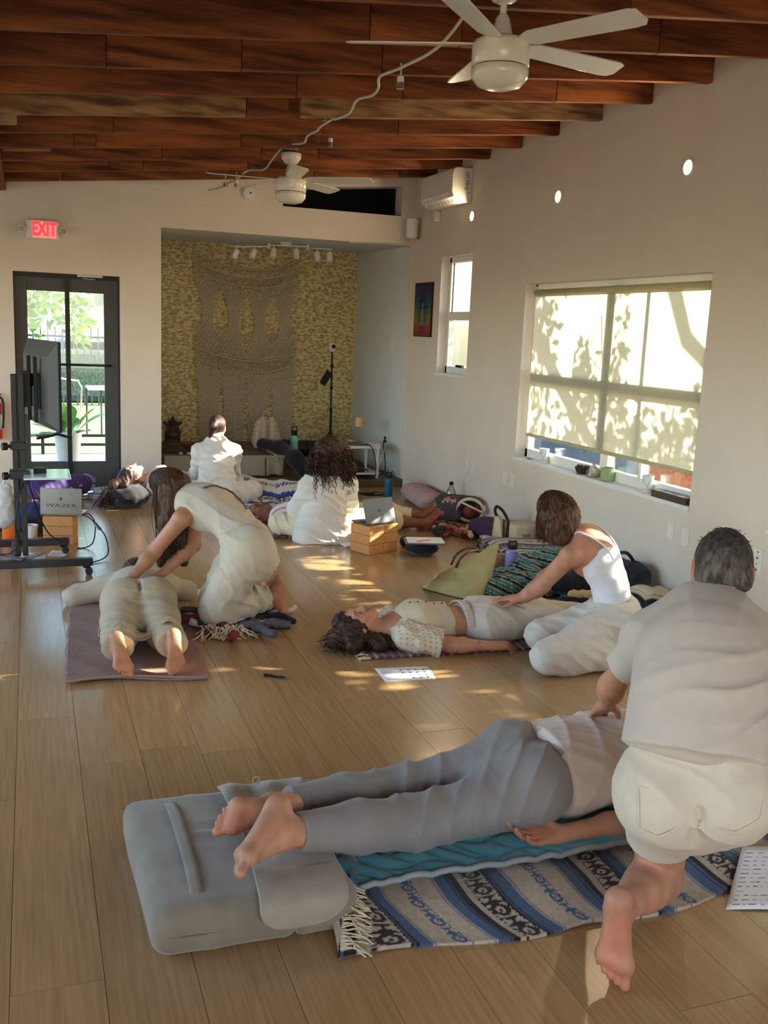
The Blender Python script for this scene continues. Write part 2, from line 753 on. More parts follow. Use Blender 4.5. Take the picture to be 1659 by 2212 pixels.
def foot(S, a, t, s, m, L=0.25, toe=None, k=0.022):
    """a ankle joint, t heel-to-toe direction, s the way the sole faces, m the big-toe side"""
    a, t = V(a), unit(t)
    s = unit(V(s) - t * (V(s) @ t))
    m0 = np.cross(t, s)
    m = m0 if m0 @ V(m) > 0 else -m0
    q = L / 0.25
    P = lambda x, y, z: a + q * (t * x + s * y + m * z)
    heel = P(-0.048, 0.042, 0)
    S.cone(P(-0.01, 0.0, 0), heel, 0.035 * q, 0.032 * q, k)
    bm, bl = P(0.118, 0.052, 0.026), P(0.098, 0.054, -0.028)
    S.cone(heel, bm, 0.029 * q, 0.022 * q, k)
    S.cone(heel, bl, 0.028 * q, 0.019 * q, k)
    S.cone(P(0.01, -0.004, 0), (bm + bl) / 2 - s * 0.008 * q, 0.036 * q, 0.022 * q, k)
    S.cone(bm, bl, 0.022 * q, 0.019 * q, k)
    td = unit(toe) if toe is not None else t
    for i, (z, x, l, r) in enumerate(((0.031, 0.136, 0.040, 0.0140), (0.010, 0.136, 0.034, 0.0098), (-0.007, 0.130, 0.030, 0.0092),
                                      (-0.023, 0.120, 0.026, 0.0088), (-0.037, 0.106, 0.022, 0.0084))):
        b0 = P(x - 0.022, 0.055, z)
        e = b0 + q * td * (l + 0.012) + q * s * 0.002
        S.cone(b0, b0 + q * td * l * 0.6, r * q * 0.92, r * q * 0.85, 0.008)
        S.cone(b0 + q * td * l * 0.6, e, r * q * 0.85, r * q, 0.004)


def head(S, c, up, fw, q=1.0, neck=None, face=True, nr=0.056):
    up, fw = unit(up), V(fw)
    fw = unit(fw - up * (fw @ up))
    sd = np.cross(fw, up)
    P = lambda x, y, z: V(c) + q * (sd * x + fw * y + up * z)
    ax = (sd, fw, up)
    S.ell(P(0, -0.012, 0.022), V(0.076, 0.096, 0.092) * q, 0.03, ax)
    S.cone(P(0, 0.034, -0.02), P(0, 0.062, -0.083), 0.058 * q, 0.030 * q, 0.03)
    S.cone(P(0.035, 0.01, -0.055), P(0, 0.06, -0.088), 0.028 * q, 0.024 * q, 0.03)
    S.cone(P(-0.035, 0.01, -0.055), P(0, 0.06, -0.088), 0.028 * q, 0.024 * q, 0.03)
    if face:
        S.cone(P(-0.036, 0.074, 0.026), P(0.036, 0.074, 0.026), 0.014 * q, 0.014 * q, 0.02)
        for sg in (-1, 1):
            S.ell(P(0.033 * sg, 0.092, 0.004), V(0.019, 0.014, 0.013) * q, 0.014, ax, op='d')
            S.ell(P(0.032 * sg, 0.076, 0.003), V(0.0145, 0.0125, 0.0115) * q, 0.003, ax)
            S.ell(P(0.042 * sg, 0.062, -0.028), V(0.022, 0.02, 0.018) * q, 0.02, ax)
        S.cone(P(0, 0.086, 0.016), P(0, 0.110, -0.026), 0.0075 * q, 0.0125 * q, 0.012)
        S.cone(P(-0.010, 0.095, -0.030), P(0.010, 0.095, -0.030), 0.009 * q, 0.009 * q, 0.006)
        S.cone(P(-0.020, 0.084, -0.054), P(0.020, 0.084, -0.054), 0.0075 * q, 0.0075 * q, 0.006)
        S.cone(P(-0.016, 0.083, -0.066), P(0.016, 0.083, -0.066), 0.0085 * q, 0.0085 * q, 0.006)
        S.cone(P(-0.024, 0.094, -0.060), P(0.024, 0.094, -0.060), 0.0022 * q, 0.0022 * q, 0.004, op='d')
        S.ell(P(0, 0.076, -0.094), V(0.018, 0.016, 0.015) * q, 0.015, ax)
    for sg in (-1, 1):
        e = P(0.080 * sg, -0.008, -0.006)
        S.ell(e, V(0.010, 0.020, 0.033) * q, 0.006, (sd, unit(fw + 0.2 * up), unit(up - 0.2 * fw)))
        S.ell(P(0.088 * sg, -0.002, -0.006), V(0.006, 0.010, 0.017) * q, 0.004, ax, op='d')
    if neck is not None:
        S.cone(P(0, -0.018, -0.045), neck, nr * q, nr * 1.08 * q, 0.03)
    return P


def spine(J):
    P = (V(J['hL']) + V(J['hR'])) / 2
    N = V(J['nk'])
    b = V(J.get('bend', (0, 0, 0)))
    A = lambda t: P + (N - P) * t + b * (4 * t * (1 - t))
    return P, N, A


def torso(S, J, g=1.0, fem=False, o=0.0, k=0.05, t0=-0.06, t1=1.0, cap0=False, arms=True, nck=True):
    P, N, A = spine(J)
    F, FP = unit(J['F']), unit(J.get('FP', J['F']))
    wp, ww, wc, wu = (0.158, 0.122, 0.135, 0.118) if fem else (0.158, 0.145, 0.160, 0.140)
    fp, fw_, fc = (0.72, 0.74, 0.74) if fem else (0.72, 0.76, 0.74)
    ts = [-0.06, 0.33, 0.68, 0.88]
    rs = [wp, ww, wc, wu]
    fl = [(FP, fp), (unit(F + FP), fw_), (F, fc)]
    for i in range(3):
        a, b = max(ts[i], t0), min(ts[i + 1], t1)
        if b <= a:
            continue
        f_ = lambda t: rs[i] + (rs[i + 1] - rs[i]) * (t - ts[i]) / (ts[i + 1] - ts[i])
        S.cone(A(a), A(b), f_(a) * g + o, f_(b) * g + o, k, flat=fl[i], capa=cap0 and a == t0, capb=(b == t1 and t1 < 0.88))
    if t1 >= 0.88:
        top = A(0.86)
        for s in ('sL', 'sR'):
            if arms:
                S.cone(top + (V(J[s]) - top) * 0.25, V(J[s]), 0.075 * g + o, 0.055 * g + o, k)
        if nck:
            S.cone(A(0.8), A(0.97), 0.095 * g + o, 0.06 * g + o, k)
    if fem and t1 > 0.7:
        side = unit(V(J['sR']) - V(J['sL']))
        for sg in (-1, 1):
            S.ell(A(0.70) + F * 0.075 * g + side * 0.07 * sg * g, V(0.062, 0.062, 0.062) * g + o, 0.04)
    if t0 < 0.1:
        for h in ('hL', 'hR'):
            S.ell(V(J[h]) - FP * 0.045 * g, V(0.098, 0.098, 0.098) * g + o, 0.05)


def limb(S, a, b, c, r, k=0.03, back=None, o=0.0):
    """two-bone limb with taper: r = (root, joint, mid-bulge, end)"""
    a, b, c = V(a), V(b), V(c)
    S.cone(a, b, r[0] + o, r[1] + o, k)
    mid = b + (c - b) * 0.3
    if back is not None:
        mid = mid + unit(back) * r[2] * 0.2
    S.cone(b, mid, r[1] + o, r[2] + o, k)
    S.cone(mid, c, r[2] + o, r[3] + o, k)


def arm(S, J, s, g=1.0, o=0.0, k=0.03):
    limb(S, J['s' + s], J['e' + s], J['w' + s], (0.050 * g, 0.040 * g, 0.040 * g, 0.025 * g), k, o=o)


def leg(S, J, s, g=1.0, o=0.0, k=0.04, back=None):
    h, kn, a = V(J['h' + s]), V(J['k' + s]), V(J['a' + s])
    limb(S, h, kn, a, (0.092 * g, 0.060 * g, 0.056 * g, 0.035 * g), k, back, o)


def snap(o, p, off=0.004):
    ok, q, n, _ = o.closest_point_on_mesh(Vector(p) - o.location)
    return V(q + n * off + o.location)


def ribbon(name, pts, w, up, m, parent, thick=0.005):
    P = np.array([V(p) for p in pts])
    D = np.gradient(P, axis=0)
    U = np.tile(V(up), (len(P), 1)) if np.ndim(up) == 1 else np.array(up)
    S_ = np.cross(D, U)
    S_ /= np.linalg.norm(S_, axis=1, keepdims=True)
    k = len(P) - 1

    def fn(u, v):
        i = np.round(v * k).astype(int)
        X = P[i] + S_[i] * ((0.5 - u) * w)[..., None]
        return X[..., 0], X[..., 1], X[..., 2]
    return cloth_grid(name, fn, 3, k, m, parent, None, thick)


def swept_hair(HPf, n, seed, tail, r, amax=2.6, q=1.0, part=0.0):
    """strands combed from the parting over the skull, then falling: tail(i, p, a, rng) -> further points"""
    rg_ = random.Random(seed)
    mb = MB()
    for i in range(n):
        a = rg_.uniform(-amax, amax)
        e1 = rg_.uniform(-0.25, 0.25)
        lift = rg_.uniform(0.0, 0.007)
        pts = []
        for k in range(7):
            e = 1.5 + (e1 - 1.5) * (k / 6)
            ce = math.cos(e)
            x = (0.090 + lift) * math.sin(a) * ce + part * (1 - k / 6)
            pts.append(HPf(x, -0.014 - (0.109 + lift) * math.cos(a) * ce + 0.03 * (1 - k / 6), 0.026 + (0.105 + lift) * math.sin(e)))
        pts += tail(i, pts[-1], a, rg_)
        mb.tube(pts, r, 4, taper=lambda t: 1.05 - 0.6 * t)
    return mb


def strands(roots, path_fn, r, n=4, taper=lambda t: 1 - 0.7 * t):
    mb = MB()
    for i, p in enumerate(roots):
        pts = path_fn(i, p)
        mb.tube(pts, r, n, taper=taper)
    return mb

# ================================================================ the setting
W = 3.935            # inner face of the right wall
YB = 10.02           # face of the back wall
YA = 11.94           # back of the alcove
ZB = lambda x: 2.885 + 0.0985 * (x + 0.1)     # underside of the sloping joists

m_wall = mat('white_plaster', srgb(218, 206, 192), 0.85, 0.02, 3, bump=0.12, bscale=120, spec=0.2)
m_alc = mat('alcove_plaster', srgb(214, 214, 212), 0.85, 0.02, 3, bump=0.1, bscale=120, spec=0.2)
m_trim = mat('white_trim', srgb(228, 226, 220), 0.45, 0.03, 6)
m_floor = mat('oak_vinyl', srgb(164, 128, 86), 0.22, 0.06, 9, (9, 0.35, 1), bump=0.03, bscale=60, rnd=0.09, col2=srgb(180, 145, 102), spec=0.7, contrast=(0.3, 0.72), detail=9)
m_seam = mat('plank_seam', srgb(92, 72, 50), 0.7, 0.1)
m_joist = mat('old_timber', srgb(98, 52, 28), 0.72, 0.5, 3.2, (0.55, 8, 5), bump=0.35, bscale=22, rnd=0.22, col2=srgb(152, 88, 48), detail=8, spec=0.25, contrast=(0.32, 0.7))
m_deck = mat('deck_boards', srgb(86, 46, 26), 0.8, 0.4, 3, (8, 0.6, 5), bump=0.3, bscale=20, rnd=0.25, col2=srgb(124, 70, 38), detail=6, spec=0.2)
m_raw = mat('raw_timber', srgb(150, 116, 74), 0.8, 0.25, 4, (0.5, 6, 6), bump=0.3, bscale=30)
m_stainw = mat('bleached_stain', srgb(118, 78, 48), 0.8, 0.4, 7, (0.5, 2, 3.0), col2=srgb(166, 128, 88), detail=8)
m_dark = mat('vent_darkness', (0.004, 0.004, 0.004), 0.9, 0.1)
m_wallpaper = None


def wallpaper():
    m = mat('gold_wallpaper', srgb(172, 146, 90), 0.55, 0.12, 20, (1, 1, 2.1), col2=srgb(224, 208, 156), detail=11, contrast=(0.38, 0.6), bump=0.1, spec=0.35)
    return m


m_paper_gold = wallpaper()

# floor: a slab with the planks of the visible part laid on it one by one
fb = MB()
fb.box((0.57, 4.8, -0.035), (6.75, 14.6, 0.06))
floor = tag(fb.build('floor', m_seam), kind='structure')
PW, PL = 0.2355, 1.83
rnd = random.Random(3)
joint = {-1: 4.66 - 0.0, 0: 3.48, 1: 4.21, 2: 3.69}
for i in range(-2, 18):
    x0 = -0.09 + PW * (i - 1)
    x1 = x0 + PW
    if x1 > W:
        x1 = W - 0.004
    if x1 - x0 < 0.03:
        continue
    y = joint.get(i, rnd.uniform(0, PL)) - PL * 3
    while y < 10.15:
        a, b = max(y, 0.9), min(y + PL, 10.15)
        y += PL
        if b - a < 0.05:
            continue
        # planks well outside the picture are left to the wide filler boards below
        pb = MB()
        pb.box(((x0 + x1) / 2, (a + b) / 2, -0.006), (x1 - x0 - 0.0016, b - a - 0.002, 0.012))
        pb.build('plank', m_floor, floor)
for nm, c, s in (('filler_board', (-1.82, 4.8, -0.006), (2.04, 14.4, 0.012)), ('filler_board', (1.68, -0.75, -0.006), (4.5, 3.28, 0.012)),
                 ('filler_board', (2.6, 11.05, -0.006), (2.7, 1.76, 0.012))):
    pb = MB()
    pb.box(c, s)
    pb.build(nm, m_floor, floor)

# ceiling: sloping deck of boards carried by the joists
cb = MB()
zc = lambda x: ZB(x) + 0.235
cb.add([(x, y, zc(x) + dz) for x in (-2.9, 4.15) for y in (-2.5, 12.2) for dz in (0.03, 0.10)],
       [(0, 1, 3, 2), (4, 6, 7, 5), (0, 4, 5, 1), (2, 3, 7, 6), (0, 2, 6, 4), (1, 5, 7, 3)])
ceiling = tag(cb.build('ceiling', m_deck), kind='structure')


def slope_bar(mb, x0, x1, y0, y1, d0, d1, col=None):
    mb.add([(x, y, ZB(x) + d) for x in (x0, x1) for y in (y0, y1) for d in (d0, d1)],
           [(0, 1, 3, 2), (4, 6, 7, 5), (0, 4, 5, 1), (2, 3, 7, 6), (0, 2, 6, 4), (1, 5, 7, 3)])


bx = -0.5
for i in range(31):
    b = MB()
    slope_bar(b, bx + 0.003, bx + 0.142, 2.6, 9.95, 0.238, 0.262)
    b.build('deck_board', m_deck, ceiling)
    bx += 0.145
JY = [5.198 + 0.6105 * k for k in range(-5, 8)]
for k, y in enumerate(JY):
    jr = random.Random(40 + k)
    cuts = [-0.32] + sorted(jr.uniform(0.1, 3.6) for _ in range(3)) + [W + 0.0]
    for a, b_ in zip(cuts[:-1], cuts[1:]):
        if b_ - a < 0.12:
            continue
        b = MB()
        slope_bar(b, a + 0.002, b_ - 0.002, y, y + 0.045, 0.0, 0.236)
        b.build('joist', m_stainw if k == 7 and a < 3.3 and b_ - a > 0.5 else m_joist, ceiling, bevel=0.004)
b = MB()
slope_bar(b, -0.36, -0.17, 2.0, 9.98, -0.02, 0.23)
b.build('ledger_beam', m_joist, ceiling)
b = MB()
slope_bar(b, -0.16, 0.19, JY[10] - 0.05, JY[10] - 0.004, 0.06, 0.19)
b.build('scab_board', m_raw, ceiling, bevel=0.01)
b = MB()
slope_bar(b, -0.17, -0.04, JY[7] + 0.06, JY[7] + 0.5, 0.02, 0.22)
b.build('blocking', m_raw, ceiling, bevel=0.01)


def wall_box(mb, x0, x1, y0, y1, z0, z1):
    mb.box(((x0 + x1) / 2, (y0 + y1) / 2, (z0 + z1) / 2), (x1 - x0, y1 - y0, z1 - z0))


# right wall with its three window openings (the nearest is just out of the picture)
WT = 0.17
wins = [(2.95, 4.30, 0.70, 2.16), (5.02, 7.42, 0.70, 2.16), (8.52, 9.255, 1.323, 2.475)]
b = MB()
ys = [-2.5]
for (y0, y1, z0, z1) in wins:
    wall_box(b, W, W + WT, ys[-1], y0, 0, 3.6)
    wall_box(b, W, W + WT, y0, y1, 0, z0)
    wall_box(b, W, W + WT, y0, y1, z1, 3.6)
    ys.append(y1)
wall_box(b, W, W + WT, ys[-1], 12.1, 0, 3.6)
tag(b.build('wall_right', m_wall), kind='structure')
# back wall: door opening, alcove opening, dark vent slot over the alcove
b = MB()
Y0, Y1 = YB, YB + 0.2
wall_box(b, -2.9, -0.135, Y0, Y1, 0, 3.3)
wall_box(b, -0.135, 0.85, Y0, Y1, 2.14, 3.3)
wall_box(b, 0.85, 1.245, Y0, Y1, 0, 3.3)
wall_box(b, 1.245, W, Y0, Y1, 2.635, 2.935)
wall_box(b, 1.245, 2.47, Y0, Y1, 2.935, 3.4)
wall_box(b, 3.765, W, Y0, Y1, 2.935, 3.5)
b.add([(x, y, ZB(x) + d) for x in (2.47, 3.765) for y in (Y0, Y1) for d in (-0.025, 0.2)],
      [(0, 1, 3, 2), (4, 6, 7, 5), (0, 4, 5, 1), (2, 3, 7, 6), (0, 2, 6, 4), (1, 5, 7, 3)])
tag(b.build('wall_back', m_wall), kind='structure')
b = MB()
wall_box(b, 2.4, 3.85, Y1 + 0.5, Y1 + 0.55, 2.8, 3.6)
wall_box(b, 2.4, 3.85, Y1, Y1 + 0.5, 2.90, 2.935)
wall_box(b, 2.40, 2.47, Y1, Y1 + 0.5, 2.9, 3.6)
wall_box(b, 3.765, 3.85, Y1, Y1 + 0.5, 2.9, 3.6)
wall_box(b, 2.4, 3.85, Y1, Y1 + 0.5, 3.45, 3.6)
tag(b.build('wall_vent_recess', m_dark), kind='structure')
# alcove
b = MB()
wall_box(b, 1.1, W, YA, YA + 0.1, 0, 2.75)
tag(b.build('wall_alcove', m_paper_gold), kind='structure')
b = MB()
wall_box(b, 1.125, 1.245, Y1, YA, 0, 2.75)
tag(b.build('wall_alcove_left', m_alc), kind='structure')
b = MB()
wall_box(b, W - 0.012, W - 0.0005, YB + 0.02, YA, 0.0, 2.66)
tag(b.build('wall_alcove_right', m_alc), kind='structure')
b = MB()
b.add([(x, y, z) for x in (1.245, W - 0.012) for y, z in ((Y0 + 0.01, 2.636), (YA, 2.678)) for z in (z, z + 0.04)],
      [(0, 1, 3, 2), (4, 6, 7, 5), (0, 4, 5, 1), (2, 3, 7, 6), (0, 2, 6, 4), (1, 5, 7, 3)])
tag(b.build('ceiling_alcove', m_alc), kind='structure')
# rear and left walls with wide unglazed openings added for the fill light (behind the photographer, out of the picture)
b = MB()
wall_box(b, -2.9, W + WT, -2.6, -2.45, 0, 0.55)
wall_box(b, -2.9, W + WT, -2.6, -2.45, 2.55, 3.5)
wall_box(b, -2.9, -1.45, -2.6, -2.45, 0.55, 2.55)
wall_box(b, 3.05, W + WT, -2.6, -2.45, 0.55, 2.55)
tag(b.build('wall_rear', m_wall), kind='structure')
b = MB()
wall_box(b, -3.0, -2.85, -2.6, 10.2, 0, 0.6)
wall_box(b, -3.0, -2.85, -2.6, 10.2, 2.4, 3.4)
wall_box(b, -3.0, -2.85, -2.6, 1.5, 0.6, 2.4)
wall_box(b, -3.0, -2.85, 9.6, 10.2, 0.6, 2.4)
tag(b.build('wall_left', m_wall), kind='structure')

b = MB()
wall_box(b, W - 0.013, W, -2.4, YB + 0.02, 0.0, 0.098)
tag(b.build('baseboard_right', m_trim, bevel=0.003), kind='structure')
b = MB()
wall_box(b, 0.85, 1.245, YB - 0.012, YB, 0, 0.098)
wall_box(b, -2.8, -0.135, YB - 0.012, YB, 0, 0.098)
tag(b.build('baseboard_back', m_trim, bevel=0.003), kind='structure')
b = MB()
wall_box(b, W - 0.03, W, YB - 0.01, YB + 0.045, 0.098, 2.635)
tag(b.build('trim_1', m_wall, bevel=0.003), kind='structure')

# ---------------------------------------------------------------- the glass door
m_doorgrey = mat('grey_door_paint', srgb(74, 74, 72), 0.5, 0.05, 10)
m_black = mat('black_metal', srgb(22, 22, 23), 0.45, 0.1, 10)
m_glass = glass_mat('clear_glass', (0.93, 0.97, 0.97), 0.03)
m_alu = mat('brushed_aluminium', srgb(150, 150, 150), 0.35, 0.05, 20, metal=0.8)
door = thing('door_1', None, None, (0.355, YB + 0.12, 0))
door['kind'] = 'structure'
DY = YB + 0.11
b = MB()
wall_box(b, -0.135, -0.012, DY, DY + 0.045, 0.015, 2.10)
wall_box(b, 0.70, 0.838, DY, DY + 0.045, 0.015, 2.10)
wall_box(b, -0.012, 0.70, DY, DY + 0.045, 1.97, 2.10)
wall_box(b, -0.012, 0.70, DY, DY + 0.045, 0.015, 0.30)
b.build('door_leaf', m_doorgrey, door, bevel=0.004)
b = MB()
wall_box(b, -0.135, 0.85, DY - 0.01, DY + 0.03, 2.10, 2.14)
wall_box(b, 0.836, 0.85, DY - 0.01, DY + 0.03, 0, 2.10)
wall_box(b, -0.135, -0.125, DY - 0.01, DY + 0.03, 0, 2.10)
b.build('door_gasket', m_black, door)
b = MB()
wall_box(b, 0.333, 0.378, DY - 0.022, DY + 0.004, 0.01, 2.11)
b.build('astragal', m_black, door, bevel=0.003)
b = MB()
wall_box(b, -0.012, 0.70, DY + 0.018, DY + 0.024, 0.30, 1.97)
b.build('door_glass', m_glass, door)
b = MB()
b.cyl((0.04, DY - 0.05, 1.268), (0.76, DY - 0.05, 1.268), 0.012, n=10)
for x in (0.06, 0.30, 0.42, 0.74):
    b.cyl((x, DY - 0.05, 1.268), (x, DY + 0.01, 1.268), 0.009, n=8)
b.build('push_bar', m_black, door, smooth=True)
b = MB()
wall_box(b, 0.45, 0.69, YB + 0.045, YB + 0.10, 2.115, 2.15)
b.bar((0.50, YB + 0.06, 2.105), (0.62, YB + 0.10, 2.10), 0.02, 0.012)
b.build('door_closer', m_alu, door, bevel=0.004)
b = MB()
wall_box(b, -0.134, 0.849, YB + 0.004, DY - 0.012, 2.1405, 2.1395 + 0.0)
b = MB()
wall_box(b, -0.14, 0.86, DY - 0.02, YB + 0.21, 0.0, 0.014)
b.build('threshold', m_alu, door)


# ---------------------------------------------------------------- the windows of the right wall
def window(name, y0, y1, z0, z1, vert, rail, sill=True):
    w = thing(name, None, None, (W + 0.1, (y0 + y1) / 2, z0))
    w['kind'] = 'structure'
    fx0, fx1 = W + 0.095, W + 0.155
    b = MB()
    wall_box(b, fx0, fx1, y0, y0 + 0.045, z0, z1)
    wall_box(b, fx0, fx1, y1 - 0.045, y1, z0, z1)
    wall_box(b, fx0, fx1, y0, y1, z1 - 0.05, z1)
    wall_box(b, fx0, fx1, y0, y1, z0, z0 + 0.075)
    b.build('window_frame', m_trim, w, bevel=0.004)
    for yv, wv in vert:
        b = MB()
        wall_box(b, fx0 - 0.005, fx1, yv - wv / 2, yv + wv / 2, z0 + 0.05, z1 - 0.04)
        b.build('mullion', m_trim, w, bevel=0.004)
    b = MB()
    wall_box(b, fx0 - 0.004, fx1, y0 + 0.04, y1 - 0.04, rail - 0.042, rail + 0.042)
    b.build('meeting_rail', m_trim, w, bevel=0.004)
    es = [y0 + 0.045] + [v[0] for v in vert if v[1] > 0.06] + [y1 - 0.045]
    for a, c in zip(es[:-1], es[1:]):
        for p, q in ((z0 + 0.075, rail - 0.042), (rail + 0.042, z1 - 0.05)):
            b = MB()
            wall_box(b, fx0 + 0.026, fx0 + 0.031, a, c, p, q)
            b.build('pane', m_glass, w)
    if sill:
        b = MB()
        wall_box(b, W - 0.022, fx0, y0 - 0.012, y1 + 0.012, z0 - 0.028, z0 + 0.002)
        b.build('window_sill', m_trim, w, bevel=0.005)
    return w


window('window_1', 5.02, 7.42, 0.70, 2.16, [(6.18, 0.10), (5.72, 0.035)], 1.40)
window('window_2', 8.52, 9.255, 1.323, 2.475, [], 1.90)
window('window_3', 2.95, 4.30, 0.70, 2.16, [], 1.40)
w2 = bpy.data.objects['window_2']
b = MB()
wall_box(b, W + 0.088, W + 0.094, 9.12, 9.15, 1.93, 2.42)
b.build('sash_track', m_alu, w2)
b = MB()
wall_box(b, W + 0.06, W + 0.094, 8.78, 8.92, 1.395, 1.42)
b.build('sash_latch', m_black, w2, bevel=0.004)

# ---------------------------------------------------------------- outdoors
m_grass = mat('lawn', srgb(108, 138, 92), 0.9, 0.2, 30, bump=0.5, bscale=200)
m_pave = mat('porch_boards', srgb(120, 122, 128), 0.7, 0.12, 10, (1, 8, 1))
m_leafg = mat('leaf_green', srgb(96, 150, 62), 0.5, 0.3, 4, rnd=0.1, col2=srgb(150, 190, 84))
m_bark = mat('bark', srgb(92, 80, 66), 0.9, 0.25, 20, bump=0.5)
m_fence = mat('dark_fence', srgb(52, 58, 70), 0.7, 0.15, 8)
m_fwood = mat('cedar_fence', srgb(168, 108, 74), 0.8, 0.15, 8, (1, 3, 0.6), rnd=0.1)
m_car = mat('car_paint', srgb(60, 72, 92), 0.25, 0.05, 4, spec=0.6)
m_white = mat('white_ceramic', srgb(226, 226, 222), 0.5, 0.04, 10)
m_render = mat('pale_render', srgb(232, 230, 224), 0.9, 0.04, 2)

b = MB()
b.box((-13, 38, -0.35), (34, 51, 0.1))
tag(b.build('ground_lawn', m_grass), kind='structure')
b = MB()
b.box((22, 20, -0.45), (35.6, 53.9, 0.1))
tag(b.build('ground_yard', mat('yard_paving', srgb(112, 104, 96), 0.9, 0.15, 3)), kind='structure')
b = MB()
b.box((-1.5, 11.85, -0.11), (5.2, 3.3, 0.1))
porch = tag(b.build('ground_porch', m_pave), kind='structure')
rl = thing('porch_railing', 'low black two-rail railing along the porch edge beyond the door', 'railing', (0.2, 13.4, -0.06))
for z in (0.07, 0.19):
    b = MB()
    b.bar((-4, 13.4, z), (1.2, 13.4, z), 0.03, 0.035)
    b.build('rail', m_black, rl)
for x in (-1.2, 0.13, 1.1):
    b = MB()
    b.bar((x, 13.42, -0.12), (x, 13.42, 0.21), 0.04, 0.04, up=(0, 1, 0))
    b.build('post', m_black, rl)

fe = thing('picket_fence', 'dark metal picket fence across the far side of the lawn', 'fence', (1, 24, -0.3))
for i in range(26):
    x = -1.2 + i * 0.16
    b = MB()
    b.box((x, 24, 0.6), (0.035, 0.03, 1.85))
    b.build('picket', m_fence, fe)
for z in (-0.1, 1.3):
    b = MB()
    b.bar((-1.4, 24.03, z), (3.0, 24.03, z), 0.03, 0.05)
    b.build('rail', m_fence, fe)
hd_ = tag(None or MB().box((1, 24.9, 0.35), (8, 0.5, 1.25)).build('trimmed_hedge', mat('hedge_leaves', srgb(58, 78, 62), 0.8, 0.5, 14, bump=1.0, bscale=30), bevel=0.1),
          'dark clipped hedge right behind the picket fence', 'hedge')


def car(name, label, x, y, s=1.0):
    t = thing(name, label, 'car', (x, y, -0.3), 'cars parked beyond the fence')
    S = SDF(0.06)
    S.ell((x, y, 0.35), (2.1 * s, 0.85, 0.45), 0.1)
    S.cone((x - 1.5, y, 0.35), (x + 1.5, y, 0.3), 0.45, 0.42, 0.2, flat=((0, 1, 0), 1.8))
    S.cone((x - 0.7, y, 0.85), (x + 0.6, y, 0.85), 0.4, 0.36, 0.3, flat=((0, 1, 0), 1.8))
    S.build('car_body', m_car, t)
    b = MB()
    b.box((x - 0.05, y - 0.62, 1.0), (1.5, 0.25, 0.28))
    b.build('car_window', m_black, t, bevel=0.05)
    for dx in (-1.2, 1.2):
        b = MB()
        b.cyl((x + dx, y - 0.95, 0.05), (x + dx, y - 0.7, 0.05), 0.33, n=20)
        b.build('wheel', m_black, t)


car('parked_car', 'dark blue parked car beyond the fence, nearer the right edge of the glass', 1.6, 27.5)
car('parked_car', 'dark parked car beyond the fence, left of the black door bar', -0.9, 30.5)
b = MB()
b.box((3, 42, 2.2), (30, 1, 5.2))
t = thing('pale_building', 'pale sunlit building across the street beyond the fence', 'building', (3, 42, -0.4))
b.build('facade', m_render, t)
for i in range(6):
    b = MB()
    b.box((-3 + i * 2.2, 41.48, 2.6), (0.9, 0.06, 1.1))
    b.build('window', m_alc, t)


def leaf_cloud(mb, rng, c, r, n, ls, lw):
    for _ in range(n):
        p = V(c) + V(rng.gauss(0, 1), rng.gauss(0, 1), rng.gauss(0, 1)) * V(r) * 0.6
        d = unit(V(rng.gauss(0, 1), rng.gauss(0, 1), rng.gauss(0, 0.7) - 0.6))
        s = unit(np.cross(d, V(rng.gauss(0, 1), rng.gauss(0, 1), rng.gauss(0, 1))))
        L_, w = ls * rng.uniform(0.7, 1.3), lw * rng.uniform(0.8, 1.2)
        mid = p + d * L_ * 0.5
        mb.add([p, mid + s * w / 2, p + d * L_, mid - s * w / 2], [(0, 1, 2, 3)])


def tree(name, label, trunk, clouds, seed, ls=0.12, lw=0.05, group=None):
    t = thing(name, label, 'tree', trunk[0][0][0], group)
    b = MB()
    for pts, r in trunk:
        b.tube(pts, r, 8, taper=lambda q: 1 - 0.6 * q)
    b.build('trunk', m_bark, t, smooth=True)
    b = MB()
    rng = random.Random(seed)
    for c, r, n in clouds:
        leaf_cloud(b, rng, c, r, n, ls, lw)
    tag(b.build('foliage', m_leafg, t), kind='stuff')
    return t


tree('leafy_tree', 'young tree with bright green leaves hanging into the top of the door glass',
     [([(-0.4, 17.5, -0.3), (-0.35, 17.4, 1.2), (-0.1, 17.1, 2.2), (0.1, 16.8, 3.0)], 0.06), ([(-0.3, 17.3, 1.6), (0.4, 16.7, 2.2), (0.9, 16.4, 2.5)], 0.03)],
     [((0.1, 16.5, 2.15), (0.55, 0.4, 0.42), 420), ((0.7, 16.3, 1.95), (0.35, 0.3, 0.35), 190), ((0.75, 16.3, 1.55), (0.16, 0.2, 0.22), 60), ((-0.2, 16.5, 1.7), (0.3, 0.3, 0.3), 120)], 5, 0.17, 0.09)

